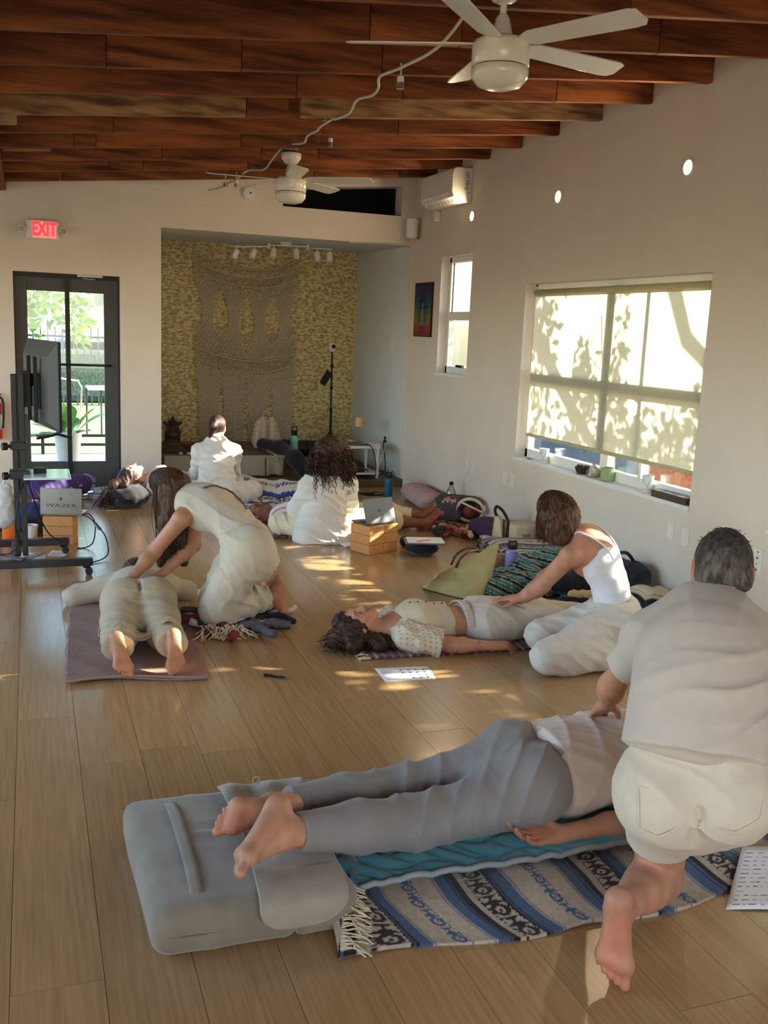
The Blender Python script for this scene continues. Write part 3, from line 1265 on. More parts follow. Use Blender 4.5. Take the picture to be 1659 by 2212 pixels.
# tree just outside the right wall: its shadow falls on the blind and mottles the sun on the floor
SD = V(1.0, -0.13, 0.42)
def shade(y, z, dx):
    return V(W + 0.05, y, z) + SD * dx
tr = [([shade(7.45, 1.95, 2.4) + V(0, 0.25, -3.3), shade(7.45, 1.95, 2.4)], 0.10),
      ([shade(7.5, 1.98, 2.4), shade(6.95, 1.45, 2.35), shade(6.45, 1.05, 2.3), shade(5.6, 0.5, 2.2), shade(4.9, 0.1, 2.1)], 0.085),
      ([shade(6.95, 1.50, 2.3), shade(6.7, 1.3, 2.2), shade(6.3, 1.0, 2.1), shade(6.2, 0.8, 2.1)], 0.028),
      ([shade(5.62, 2.6, 2.4), shade(5.50, 2.15, 2.4), shade(5.28, 1.75, 2.35), shade(5.0, 1.58, 2.3), shade(4.4, 1.3, 2.2), shade(3.6, 1.1, 2.2)], 0.085),
      ([shade(7.45, 1.95, 2.4), shade(6.9, 2.6, 2.5), shade(5.9, 2.9, 2.5), shade(5.62, 2.6, 2.4)], 0.10),
      ([shade(6.3, 1.9, 2.2), shade(6.25, 1.6, 2.2), shade(6.35, 1.2, 2.2)], 0.012)]
cl = []
rng = random.Random(11)
for (y, z, sy, sz, n) in [(7.15, 1.85, 0.16, 0.32, 95), (7.22, 1.45, 0.10, 0.22, 55), (7.1, 1.05, 0.16, 0.22, 60), (6.52, 1.52, 0.13, 0.20, 70), (6.42, 1.25, 0.2, 0.2, 80),
                          (6.05, 1.75, 0.06, 0.3, 34), (6.08, 1.3, 0.07, 0.22, 40), (5.95, 1.05, 0.22, 0.2, 120), (5.5, 1.0, 0.3, 0.2, 150), (5.2, 1.1, 0.2, 0.22, 100),
                          (6.6, 0.95, 0.3, 0.15, 80), (5.15, 0.8, 0.3, 0.14, 55), (3.9, 0.95, 0.3, 0.25, 170), (3.5, 0.95, 0.3, 0.3, 330), (3.95, 0.7, 0.3, 0.2, 120), (4.0, 1.9, 0.3, 0.3, 60), (3.1, 0.95, 0.3, 0.3, 300),
                          (9.0, 1.6, 0.35, 0.16, 60), (8.7, 2.2, 0.3, 0.2, 70)]:
    cl.append((shade(y, z, rng.uniform(2.0, 2.5)), (0.25, sy, sz), int(n * 0.9)))
tree('shade_tree', 'big tree outside the right wall, seen as shadows on the blind', tr, cl, 21, 0.15, 0.075)

t = thing('storage_bench', 'slate blue garden storage bench outside, seen under the far half of the blind', 'bench', (8.5, 13.6, -0.4))
b = MB()
b.box((8.5, 13.6, -0.05), (0.7, 3.4, 0.7))
b.build('bench_box', mat('slate_paint', srgb(96, 112, 130), 0.6, 0.1), t, bevel=0.01)
b = MB()
b.box((8.5, 13.6, 0.33), (0.78, 3.5, 0.05))
b.build('bench_lid', m_fence, t, bevel=0.01)
wf = thing('cedar_fence', 'reddish cedar board fence outside, seen under the near end of the blind', 'fence', (8.2, 10.6, -0.4))
for i in range(17):
    b = MB()
    b.box((8.2, 9.3 + i * 0.145, 0.15), (0.022, 0.138, 1.1))
    b.build('board', m_fwood, wf)

pp = thing('planter', 'white conical planter with a big leafy plant outside the glass door', 'planter', (0.41, 12.3, -0.06))
b = MB()
b.lathe([(0.105, -0.06), (0.12, -0.03), (0.165, 0.34), (0.172, 0.37), (0.155, 0.37), (0.145, 0.30), (0.0, 0.30)], (0.41, 12.3, 0), 28)
b.build('pot', m_white, pp, smooth=True)
rng = random.Random(5)
for i in range(13):
    an = rng.uniform(0, 6.28)
    el = rng.uniform(0.35, 1.3)
    L_ = rng.uniform(0.3, 0.62)
    base = V(0.41 + 0.05 * math.cos(an), 12.3 + 0.05 * math.sin(an), 0.3)
    d = V(math.cos(an) * math.cos(el), math.sin(an) * math.cos(el), math.sin(el))
    s = unit(np.cross(d, V(0, 0, 1)))
    b = MB()
    vs, fs = [], []
    for k in range(7):
        q = k / 6
        c = base + d * L_ * q + V(0, 0, -0.25 * L_ * q * q)
        w = 0.008 if q < 0.3 else 0.075 * math.sin(PI * min(1, (q - 0.25) / 0.75)) + 0.004
        vs += [c - s * w + V(0, 0, 0.02 * w / 0.07), c, c + s * w + V(0, 0, 0.02 * w / 0.07)]
    for k in range(6):
        fs += [(3 * k, 3 * k + 1, 3 * k + 4, 3 * k + 3), (3 * k + 1, 3 * k + 2, 3 * k + 5, 3 * k + 4)]
    b.add(vs, fs)
    b.build('leaf', m_leafg, pp, smooth=True)

m_chair = mat('rattan_pink', srgb(200, 170, 160), 0.6, 0.1)
t = thing('garden_chair', 'pale metal garden chair on the lawn beyond the planter', 'chair', (0.55, 18, -0.3))
b = MB()
b.box((0.62, 18, 0.12), (0.42, 0.42, 0.03))
b.build('seat', m_chair, t)
b = MB()
b.tube([(0.44, 18.2, 0.12), (0.42, 18.25, 0.6), (0.48, 18.27, 0.66), (0.8, 18.27, 0.62), (0.86, 18.2, 0.5), (0.84, 18.2, 0.12)], 0.02, 6)
b.build('backrest', m_chair, t)
for dx, dy in ((-.19, -.19), (.19, -.19), (-.19, .19), (.19, .19)):
    b = MB()
    b.cyl((0.62 + dx, 18 + dy, -0.3), (0.62 + dx, 18 + dy, 0.12), 0.015, n=6)
    b.build('leg', m_chair, t)
t = thing('garden_table', 'pale garden table beside the metal chair on the lawn', 'table', (1.3, 18, -0.3))
b = MB()
b.box((1.36, 18, 0.52), (0.86, 0.7, 0.04))
b.build('table_top', m_chair, t)
for dx in (-0.38, -0.13, 0.13, 0.38):
    b = MB()
    b.cyl((1.3 + dx, 17.8, -0.3), (1.3 + dx, 17.8, 0.52), 0.018, n=6)
    b.build('leg', m_black, t)
t = thing('paper_lantern', 'round white paper lantern hanging at the top right of the door glass', 'lantern', (0.74, 11.5, 2.0))
b = MB()
b.ball((0.74, 11.5, 1.95), 0.085, 20, 12)
b.build('globe', m_white, t, smooth=True)
b = MB()
b.cyl((0.74, 11.5, 2.03), (0.74, 11.5, 2.7), 0.003, n=5)
b.build('cord', m_black, t)
b = MB()
b.box((-1.0, 11.6, 2.72), (4.2, 2.7, 0.06))
tag(b.build('porch_roof', m_render), kind='structure')

# ================================================================ fittings on walls and ceiling
m_plastic = mat('white_plastic', srgb(226, 222, 212), 0.4, 0.02, 8)
m_fanw = mat('fan_white', srgb(222, 216, 200), 0.25, 0.02, 8, coat=0.4)
m_blade = mat('fan_blade', srgb(214, 210, 200), 0.3, 0.03, 5, coat=0.3)
m_chrome = mat('nickel', srgb(190, 182, 168), 0.25, 0.05, 10, metal=0.9)
m_steel = mat('galvanised_steel', srgb(130, 130, 132), 0.45, 0.25, 30, metal=0.8)
m_dkgrey = mat('dark_grey_plastic', srgb(48, 48, 50), 0.5, 0.1, 10)
m_blk = mat('matt_black', srgb(16, 16, 18), 0.6, 0.15, 10)
m_lit = mat('lamp_glow', srgb(255, 236, 200), 0.5, 0.0, 5, emit=(1.0, 0.80, 0.52), estr=3.2)
m_cable = mat('grey_cable', srgb(196, 190, 182), 0.6, 0.05, 20)
m_print = mat('printed_colour', (1, 1, 1), 0.6, 0.03, 30, attr=True)
m_ink = mat('grey_ink', srgb(120, 120, 120), 0.7, 0.05, 20)

# roller blinds
m_blind = cloth_translucent('blind_fabric', srgb(206, 202, 182), (0.66, 0.645, 0.57), 0.6)
m_hem = mat('blind_hem', srgb(186, 176, 140), 0.7, 0.05, 10)


def blind(name, y0, y1, zt, zb, parent=None, label=None):
    t = parent or thing(name, label, 'blind', (W + 0.05, (y0 + y1) / 2, zb))
    b = MB()
    wall_box(b, W + 0.048, W + 0.0495, y0, y1, zb + 0.012, zt)
    b.build('blind_fabric', m_blind, t)
    b = MB()
    wall_box(b, W + 0.04, W + 0.057, y0, y1, zb - 0.014, zb + 0.014)
    b.build('hem_bar', m_hem, t, bevel=0.005)
    b = MB()
    b.cyl((W + 0.055, y0, zt), (W + 0.055, y1, zt), 0.028, n=20)
    b.build('roller_tube', m_hem, t, smooth=True)
    for y in (y0 - 0.004, y1 + 0.004):
        b = MB()
        b.box((W + 0.055, y, zt + 0.012), (0.07, 0.008, 0.085))
        b.build('bracket', m_plastic, t)
    return t


bl = blind('roller_blind', 5.035, 7.325, 2.085, 0.905, None, 'translucent cream roller blind pulled most of the way down over the big window')
b = MB()
b.tube([(W + 0.045, 5.62, 0.90), (W + 0.043, 5.62, 0.885), (W + 0.03, 5.62, 0.875)], 0.008, 6)
blind('blind_near', 2.97, 4.212, 2.085, 1.08, bpy.data.objects['window_3'])

# ceiling fans


def fan(c, zc_, angles, label, pitch=0.22, sc_=1.0):
    c = V(c)
    zc_ = c[2] - 0.1 + (zc_ - c[2] + 0.1) / sc_
    t = thing('ceiling_fan', label, 'ceiling fan', (c[0], c[1], c[2] - 0.1), 'white ceiling fans')
    b = MB()
    b.lathe([(0.055, -0.108), (0.095, -0.095), (0.118, -0.068), (0.1225, -0.052), (0.1225, -0.028), (0.119, -0.026)], c, 40)
    b.build('light_bowl', m_fanw, t, smooth=True)
    b = MB()
    b.lathe([(0.114, -0.030), (0.114, -0.018)], c, 40)
    b.build('seam_ring', m_blk, t, smooth=True)
    b = MB()
    b.lathe([(0.119, -0.022), (0.1235, -0.018), (0.1235, 0.062), (0.118, 0.078), (0.10, 0.088), (0.06, 0.09)], c, 40)
    b.build('motor_housing', m_fanw, t, smooth=True)
    b = MB()
    b.lathe([(0.052, 0.088), (0.048, 0.10), (0.030, 0.17), (0.024, 0.18), (0.022, 0.185)], c, 24)
    b.build('yoke', m_fanw, t, smooth=True)
    b = MB()
    b.cyl(c + V(0, 0, 0.18), (c[0], c[1], zc_ - 0.055), 0.014, n=16)
    b.build('down_rod', m_fanw, t, smooth=True)
    b = MB()
    b.lathe([(0.022, -0.085), (0.05, -0.075), (0.075, -0.04), (0.082, 0.0), (0.05, 0.006)], (c[0], c[1], zc_), 28)
    b.build('canopy', m_fanw, t, smooth=True)
    for a in angles:
        a = math.radians(a)
        r, s = V(math.cos(a), math.sin(a), 0), V(-math.sin(a), math.cos(a), 0)
        s2 = s * math.cos(pitch) - V(0, 0, 1) * math.sin(pitch)
        up = np.cross(r, s2)
        o = c + V(0, 0, 0.072)
        outl = [(0.10, -0.028), (0.16, -0.058), (0.62, -0.066), (0.655, -0.052), (0.665, 0.03), (0.645, 0.06), (0.60, 0.066), (0.16, 0.052), (0.10, 0.028)]
        b = MB()
        n = len(outl)
        b.add([o + r * x + s2 * y + up * 0.0035 for x, y in outl] + [o + r * x + s2 * y - up * 0.0035 for x, y in outl],
              [tuple(range(n)), tuple(range(2 * n - 1, n - 1, -1))] + [((i + 1) % n, i, n + i, n + (i + 1) % n) for i in range(n)])
        b.build('blade', m_blade, t, bevel=0.002)
    t.scale = (sc_, sc_, sc_)
    return t


fan((1.765, 3.665, 2.785), ZB(1.765) + 0.0, (-62, 10, 82, 154, 226), 'large white five-blade ceiling fan nearest the camera at the top of the picture', 0.22, 0.92)
fan((1.965, 7.74, 2.79), ZB(1.965) - 0.03, (-31, 41, 113, 178, 262), 'smaller looking far ceiling fan, in front of the back wall')
t = thing('junction_box', 'grey metal junction box on the joist above the far ceiling fan', 'electrical box', (1.95, 7.72, ZB(1.95) - 0.02))
b = MB()
b.box((1.95, 7.74, ZB(1.95) + 0.035), (0.115, 0.115, 0.09))
b.build('steel_box', m_steel, t, bevel=0.004)
b = MB()
b.box((1.95, 7.74, ZB(1.95) - 0.018), (0.09, 0.10, 0.018))
b.build('mounting_plate', m_blk, t)
for dx in (-0.03, 0.02):
    b = MB()
    b.cyl((1.95 + dx, 7.684, ZB(1.95) + 0.04), (1.95 + dx, 7.679, ZB(1.95) + 0.04), 0.016, n=12)
    b.build('knockout', m_dkgrey, t)


def jz(x):
    return ZB(x) - 0.012


cd_pts = [(1.80, 3.75, 3.20), (1.85, 4.45, 3.06), (1.83, 4.95, 3.055), (1.80, 5.2, jz(1.8)), (1.86, 5.40, 3.05), (1.90, 5.62, 3.06), (1.87, 5.81, jz(1.87)), (1.90, 6.05, 3.04), (1.89, 6.3, 3.05), (1.90, 6.43, jz(1.9)),
          (1.87, 6.6, 3.05), (1.92, 6.85, 3.075), (1.905, 7.05, jz(1.9)), (1.95, 7.3, 3.07), (1.93, 7.5, 3.09), (1.95, 7.66, ZB(1.95) + 0.03)]
t = thing('ceiling_cable', 'pale cable swagged from joist to joist along the ceiling', 'cable', (1.9, 5.8, 3.0))
b = MB()


def smooth_path(P, n=6):
    P = [V(p) for p in P]
    out = []
    for i in range(len(P) - 1):
        p0, p1, p2, p3 = P[max(i - 1, 0)], P[i], P[i + 1], P[min(i + 2, len(P) - 1)]
        for k in range(n):
            q = k / n
            out.append(0.5 * ((2 * p1) + (p2 - p0) * q + (2 * p0 - 5 * p1 + 4 * p2 - p3) * q * q + (3 * p1 - p0 - 3 * p2 + p3) * q ** 3))
    out.append(P[-1])
    return out


b.tube(smooth_path(cd_pts), 0.008, 6)
b.build('cable_run', m_cable, t, smooth=True)
b = MB()
b.tube(smooth_path([(1.90, 7.72, ZB(1.9) + 0.03), (1.86, 7.95, 3.03), (1.85, 8.2, 2.99), (1.80, 8.6, 3.03), (1.78, 9.0, 3.0), (1.80, 9.35, 3.03), (1.74, 9.6, 3.0), (1.66, 9.75, 2.99)]), 0.008, 6)
b.build('cable_run', m_cable, t, smooth=True)
for i, (x, y, z, lab) in enumerate([(1.905, 5.17, 3.03, 'little metal lamp socket on the cable beside the near fan'), (1.925, 6.70, 3.14, 'little metal lamp socket halfway along the ceiling cable'), (2.235, 7.58, 3.14, 'lone metal lamp socket on a joist right of the junction box'),
                                    (1.765, 9.42, 3.02, 'left one of two tiny lamp sockets by the back wall'), (1.86, 9.38, 3.02, 'right one of two tiny lamp sockets by the back wall')]):
    t = thing('lamp_socket', lab, 'lamp socket', (x, y, z - 0.03))
    b = MB()
    b.cyl((x, y, z - 0.028), (x, y, z + 0.004), 0.021, n=14)
    b.build('shell', m_chrome, t, smooth=False)
    b = MB()
    b.cyl((x, y, z + 0.004), (x, y, z + 0.034), 0.018, n=14)
    b.build('cap', m_plastic, t)
    b = MB()
    b.cyl((x, y, z + 0.03), (x, y, ZB(x) + 0.05), 0.006, n=6)
    b.build('stem', m_cable, t)

# air conditioner on the right wall
t = thing('air_conditioner', 'white wall-mounted split air conditioner high on the right wall', 'air conditioner', (W - 0.1, 9.0, 2.93))
S = SDF(0.008)
for y in ():
    pass
prof = [(0.0, 3.25), (-0.155, 3.25), (-0.19, 3.235), (-0.205, 3.19), (-0.205, 3.03), (-0.185, 2.985), (-0.12, 2.945), (0.0, 2.935)]
b = MB()
n = len(prof)
b.add([(W + x - 0.002, y, z) for y in (8.615, 9.395) for x, z in prof], [tuple(range(n))[::-1], tuple(range(n, 2 * n))] + [(i, (i + 1) % n, n + (i + 1) % n, n + i) for i in range(n)])
b.build('casing', m_plastic, t, bevel=0.006)
b = MB()
b.add([(W - 0.209, y, z) for y, z in ((8.66, 3.06), (9.35, 3.06), (9.35, 3.22), (8.66, 3.22))] + [(W - 0.203, y, z) for y, z in ((8.64, 3.04), (9.37, 3.04), (9.37, 3.235), (8.64, 3.235))],
      [(0, 1, 2, 3), (1, 0, 4, 5), (2, 1, 5, 6), (3, 2, 6, 7), (0, 3, 7, 4)])
b.build('front_panel', m_plastic, t)
b = MB()
b.add([(W - 0.196, 8.68, 3.012), (W - 0.196, 9.33, 3.012), (W - 0.128, 9.33, 2.954), (W - 0.128, 8.68, 2.954)], [(0, 1, 2, 3)])
b.add([(W - 0.186, 8.68, 3.004), (W - 0.186, 9.33, 3.004), (W - 0.12, 9.33, 2.95), (W - 0.12, 8.68, 2.95)], [(3, 2, 1, 0)])
b.build('air_outlet', m_blk, t)
for i in range(8):
    y = 8.72 + 0.083 * i
    b = MB()
    b.bar((W - 0.192, y, 3.002), (W - 0.14, y, 2.958), 0.004, 0.012)
    b.build('louvre', m_dkgrey, t)
b = MB()
b.bar((W - 0.198, 8.68, 3.012), (W - 0.198, 9.33, 3.012), 0.05, 0.005, up=(0.6, 0, 0.8))
b.build('flap', m_plastic, t)
for (x, z, w, h) in [(-0.05, 3.19, 0.05, 0.07), (-0.05, 3.11, 0.05, 0.06), (-0.06, 3.065, 0.06, 0.03), (-0.035, 3.03, 0.035, 0.015)]:
    b = MB()
    for k in range(int(h / 0.012)):
        b.box((W + x, 8.6145, z - h / 2 + 0.006 + k * 0.012), (w * (0.6 + 0.4 * ((k * 7) % 3) / 2), 0.001, 0.005))
    tag(b.build('rating_label', m_ink, t), kind='stuff')
b = MB()
b.box((W - 0.035, 9.35, 2.88), (0.06, 0.05, 0.1))
b.build('pipe_cover', m_plastic, t, bevel=0.005)

t = thing('wall_speaker', 'white cylindrical speaker in the corner above the alcove', 'speaker', (3.835, 9.88, 2.69))
b = MB()
b.lathe([(0.052, 0.0), (0.060, 0.004), (0.062, 0.02), (0.066, 0.19), (0.068, 0.2), (0.058, 0.2), (0.056, 0.17), (0.0, 0.17)], (3.835, 9.88, 2.695), 28, axis=(0.06, 0.05, 1))
b.build('speaker_body', m_plastic, t, smooth=False)
b = MB()
b.bar((3.90, 9.90, 2.72), (3.90, 9.90, 2.88), 0.012, 0.03, up=(0, 1, 0))
b.bar((3.86, 9.89, 2.71), (3.93, 9.91, 2.71), 0.02, 0.012)
b.build('bracket', m_steel, t)
b = MB()
b.tube(smooth_path([(3.86, 9.92, 2.69), (3.80, 9.99, 2.65), (3.5, 10.012, 2.64), (3.2, 10.01, 2.628)]), 0.006, 5)
b.build('speaker_wire', m_cable, t)

t = thing('smoke_detector', 'round white smoke detector on the back wall under the joists', 'smoke detector', (2.115, YB - 0.02, 2.98))
b = MB()
b.lathe([(0.066, 0.0), (0.066, 0.02), (0.056, 0.034), (0.02, 0.038)], (2.115, YB - 0.001, 3.035), 28, axis=(0, -1, 0))
b.build('detector_body', m_plastic, t, smooth=False)
b = MB()
b.cyl((2.125, YB - 0.038, 3.03), (2.125, YB - 0.042, 3.03), 0.01, n=12)
b.build('test_button', m_dkgrey, t)

# EXIT sign
m_red = mat('exit_red', srgb(255, 40, 50), 0.5, 0.0, 5, emit=(1.0, 0.03, 0.06), estr=1.5)
m_pink = mat('exit_face', srgb(240, 150, 140), 0.5, 0.0, 5, emit=(1.0, 0.28, 0.22), estr=0.55)
t = thing('exit_sign', 'red lit EXIT sign with two little lamp heads above the glass door', 'sign', (0.142, YB - 0.05, 2.44))
b = MB()
b.box((0.142, YB - 0.03, 2.53), (0.30, 0.058, 0.18))
b.build('housing', m_plastic, t, bevel=0.02, seg=3)
b = MB()
b.box((0.155, YB - 0.061, 2.53), (0.215, 0.004, 0.15))
b.build('face', m_pink, t)
text_mesh('lettering', 'EXIT', 0.172, (0.155, YB - 0.0645, 2.53), ((0.62, 0, 0), (0, 0, 1), (0, -1, 0)), m_red, t, 0.001, bold=0.006)
for sx in (-1, 1):
    b = MB()
    b.cyl((0.142 + sx * 0.175, YB - 0.02, 2.53), (0.142 + sx * 0.185, YB - 0.075, 2.525), 0.03, 0.036, n=16)
    b.cyl((0.142 + sx * 0.15, YB - 0.03, 2.53), (0.142 + sx * 0.18, YB - 0.03, 2.53), 0.012, n=8)
    b.build('lamp_head', m_plastic, t)
    b = MB()
    b.cyl((0.142 + sx * 0.185, YB - 0.075, 2.525), (0.142 + sx * 0.1855, YB - 0.078, 2.525), 0.028, n=16)
    b.build('lens', m_chrome, t)

# round wall lights with real lamps in them
for y, lab in ((5.35, 'nearest of three round wall lights, right of the big window top'), (6.965, 'middle of three round wall lights on the right wall'), (8.56, 'farthest of three round wall lights, next to the air conditioner')):
    t = thing('wall_light', lab, 'light', (W - 0.01, y, 2.75))
    b = MB()
    b.lathe([(0.058, 0.0), (0.058, 0.012), (0.046, 0.014), (0.045, 0.006)], (W - 0.0005, y, 2.812), 28, axis=(-1, 0, 0))
    b.build('rim', m_plastic, t, smooth=False)
    b = MB()
    b.lathe([(0.044, 0.006), (0.044, 0.009)], (W, y, 2.812), 24, axis=(-1, 0, 0))
    b.build('glowing_lens', m_lit, t)
    b = MB()
    b.bar((W - 0.013, y + 0.012, 2.772), (W - 0.013, y - 0.012, 2.852), 0.004, 0.004)
    b.build('lens_rib', m_plastic, t)
    d = bpy.data.lights.new('wall_light_lamp', 'AREA')
    d.shape = 'DISK'
    d.size = 0.08
    d.energy = 11.0
    d.color = (1.0, 0.74, 0.45)
    o = bpy.data.objects.new('wall_light_lamp', d)
    o.location = (W - 0.03, y, 2.812)
    o.rotation_euler = Vector((-1, 0, -0.1)).to_track_quat('-Z', 'Y').to_euler()
    COL.objects.link(o)
    adopt(o, t)

# switches and sockets
def plate(y, z, lab, kind, w=0.072, h=0.116, x=None):
    t = thing('wall_plate', lab, 'wall plate', ((x or W) - 0.004, y, z - h / 2))
    x = x or W
    b = MB()
    b.box((x - 0.0035, y, z), (0.007, w, h))
    b.build('cover', m_plastic, t, bevel=0.003)
    if kind == 'socket':
        for dz in (0.022, -0.022):
            b = MB()
            b.box((x - 0.008, y, z + dz), (0.003, 0.034, 0.028))
            b.build('outlet_face', m_trim, t, bevel=0.001)
            b = MB()
            for dy in (-0.006, 0.006):
                b.box((x - 0.0096, y + dy, z + dz), (0.001, 0.0025, 0.009))
            tag(b.build('slot', m_blk, t), kind='stuff')
    elif kind == 'switch':
        b = MB()
        b.box((x - 0.0085, y, z), (0.004, 0.033, 0.066))
        b.build('rocker', m_trim, t, bevel=0.002)
    elif kind == 'multi':
        for k, dz in enumerate((0.055, 0.02, -0.015, -0.05)):
            b = MB()
            b.box((x - 0.0075, y, z + dz), (0.002, 0.012, 0.012 if k % 2 else 0.006))
            b.build('jack', m_blk, t)


plate(8.365, 0.475, 'socket plate, left of the farthest low pair on the right wall', 'socket')
plate(8.245, 0.475, 'blank plate, right of the farthest low pair on the right wall', 'blank')
plate(7.575, 0.49, 'socket plate, left of the low pair under the far end of the window', 'socket')
plate(7.43, 0.487, 'blank plate, right of the low pair under the far end of the window', 'blank')
plate(5.18, 0.512, 'switch plate, left of the low pair under the near end of the window', 'switch')
plate(5.025, 0.502, 'blank plate, right of the low pair under the near end of the window', 'blank', h=0.124)
plate(4.36, 0.50, 'tall plate with black jacks behind the grey-haired man\'s head', 'multi', h=0.15)
plate(10.54, 1.57, 'white switch plate on the alcove side wall', 'switch', x=W - 0.012)
plate(10.61, 0.47, 'socket plate with two black plugs in the alcove corner', 'socket', x=W - 0.012)

# chakra style poster: a flat print on a canvas block
t = thing('wall_art', 'narrow rainbow print of a meditating figure on the right wall', 'picture', (W - 0.02, 9.655, 1.68))
b = MB()
b.box((W - 0.0115, 9.655, 1.96), (0.022, 0.47, 0.56))
b.build('canvas_edge', m_blk, t)


def art_col(u, v):
    c = np.array([srgb(*q) for q in ((120, 40, 34), (150, 62, 36), (140, 104, 40), (88, 112, 52), (50, 84, 96), (44, 56, 96), (52, 42, 84), (40, 34, 62))])
    x = np.clip(v * 7 + 0.25 * np.sin(v * 60), 0, 6.999)
    i = x.astype(int)
    f = (x - i)[..., None]
    col = c[i] * (1 - f) + c[np.minimum(i + 1, 7)] * f
    hx, hy = (u - 0.5) * 0.45, (v - 0.45) * 0.54
    aura = np.exp(-((hx / 0.11) ** 2 + (hy / 0.19) ** 2) ** 2)[..., None]
    col = col * (1 - 0.8 * aura)
    body = ((np.abs(hx) < 0.035 + 0.03 * np.sin(np.clip((hy + 0.14) * 12, 0, 3.1))) & (hy > -0.11) & (hy < 0.03)) | (((hx / 0.11) ** 2 + ((hy + 0.115) / 0.028) ** 2) < 1) | ((hx / 0.026) ** 2 + ((hy - 0.065) / 0.034) ** 2 < 1)
    col[body] = srgb(86, 104, 110)
    dots = (np.abs(hx) < 0.007) & (np.abs(((hy + 0.12) % 0.032) - 0.016) < 0.006) & (hy > -0.12) & (hy < 0.11)
    col[dots] = srgb(220, 220, 230)
    return col[..., 0], col[..., 1], col[..., 2]


cloth_grid('print', lambda u, v: (np.full_like(u, W - 0.023), 9.885 - 0.46 * u, 1.685 + 0.55 * v), 60, 90, m_print, t, art_col, 0.001)

# ================================================================ alcove
m_woodd = mat('dark_stage_wood', srgb(92, 72, 50), 0.5, 0.2, 6, (0.5, 6, 1))
m_linen = mat('grey_linen', srgb(150, 142, 126), 0.9, 0.06, 40, bump=0.1, bscale=300, sheen=0.3)
m_cord = mat('macrame_cord', srgb(192, 178, 156), 0.9, 0.1, 40)
b = MB()
wall_box(b, 1.246, W - 0.014, 10.03, YA - 0.002, 0.0, 0.088)
tag(b.build('floor_riser', m_woodd, bevel=0.004), kind='structure')

# macrame wall hanging
t = thing('macrame_hanging', 'huge knotted cream macrame hanging on the gold wallpaper', 'wall hanging', (2.5, YA - 0.04, 0.28))
MX0, MX1 = 1.855, 3.165
yq = YA - 0.03


def sw1(u):
    return 2.39 + 0.165 * (1 - u / 0.575) ** 2 if u < 0.575 else 2.39 + 0.16 * ((u - 0.575) / 0.425) ** 2


def sw2(u):
    return 1.32 + 0.16 * (1 - u / 0.575) ** 2 if u < 0.575 else 1.32 + 0.12 * ((u - 0.575) / 0.425) ** 2


def edge(u, z):
    return MX0 + 0.05 * (2.5 - z) / 2.2 + (MX1 - MX0 - 0.09 * (2.5 - z) / 2.2) * u


def net(mb, top, d0, depth, cell, r=0.0042):
    nu = int(1.3 / cell)
    ext = max(depth(i / nu) for i in range(nu + 1))
    nv = int(ext / (cell * 0.75)) + 1
    for i in range(nu):
        for j in range(nv):
            for s in (0, 1):
                u0, u1 = (i + 0.5 * (j % 2)) / nu, (i + 0.5 * (j % 2) + (0.5 if s else -0.5)) / nu
                if min(u0, u1) < 0 or max(u0, u1) > 1:
                    continue
                v0, v1 = d0 + j * cell * 0.75, d0 + (j + 1) * cell * 0.75
                if v1 > d0 + depth((u0 + u1) / 2):
                    continue
                z0, z1 = top(u0) - v0, top(u1) - v1
                off = 0.004 * ((i + j) % 2)
                mb.tube([(edge(u0, z0), yq - off, z0), (edge(u1, z1), yq - off, z1)], r, 3)


def swag(mb, top, d, r):
    mb.tube([(edge(u, top(u) - d), yq - 0.006, top(u) - d) for u in np.linspace(0, 1, 40)], r, 5)


def zig(mb, top, d0, d1, n, ph):
    pts = []
    for k in range(n * 2 + 1):
        u = k / (2 * n)
        z = top(u) - (d0 if (k + ph) % 2 else d1)
        pts.append((edge(u, z), yq - 0.007, z))
    mb.tube(pts, 0.008, 4)


b = MB()
net(b, sw1, 0.0, lambda u: 0.10, 0.034)
net(b, sw1, 0.11, lambda u: 0.10, 0.028)
for d in (0.0, 0.105, 0.215):
    swag(b, sw1, d, 0.011)
zig(b, sw1, 0.108, 0.212, 6, 0)
zig(b, sw1, 0.108, 0.212, 6, 1)
tag(b.build('top_band', m_cord, t), kind='stuff')
b = MB()
tri4 = lambda u: abs(((u * 4) % 1) - 0.5) * 2
net(b, sw1, 0.22, lambda u: 0.12 + 0.20 * tri4(u + 0.125), 0.044)
net(b, lambda u: sw2(u) + 0.30, 0.0, lambda u: 0.30, 0.048)
net(b, sw2, 0.0, lambda u: 0.17, 0.03)
for d in (0.0, 0.03, 0.17):
    swag(b, sw2, d, 0.011)
zig(b, sw2, 0.03, 0.168, 6, 0)
zig(b, sw2, 0.03, 0.168, 6, 1)
net(b, sw2, 0.18, lambda u: 0.10 + 0.26 * (1 - tri4(u + 0.125)), 0.044)
tag(b.build('middle_band', m_cord, t), kind='stuff')
b = MB()
for k in range(84):
    u = (k + 0.5) / 84
    uc = (int(u * 4) + 0.5) / 4
    z0, z1 = sw1(u) - 0.26, sw2(u) + 0.02
    um = uc + (u - uc) * 0.34
    zm = (z0 + z1) / 2
    pts = []
    for q in np.linspace(0, 1, 9):
        w = abs(q - 0.5) * 2
        uu = um + (u - um) * w ** 1.3
        z = z0 + (z1 - z0) * q
        pts.append((edge(uu, z), yq + 0.004 * math.sin(k * 2.1), z))
    b.tube(pts, 0.0042, 3)
tag(b.build('drawn_cords', m_cord, t), kind='stuff')
b = MB()
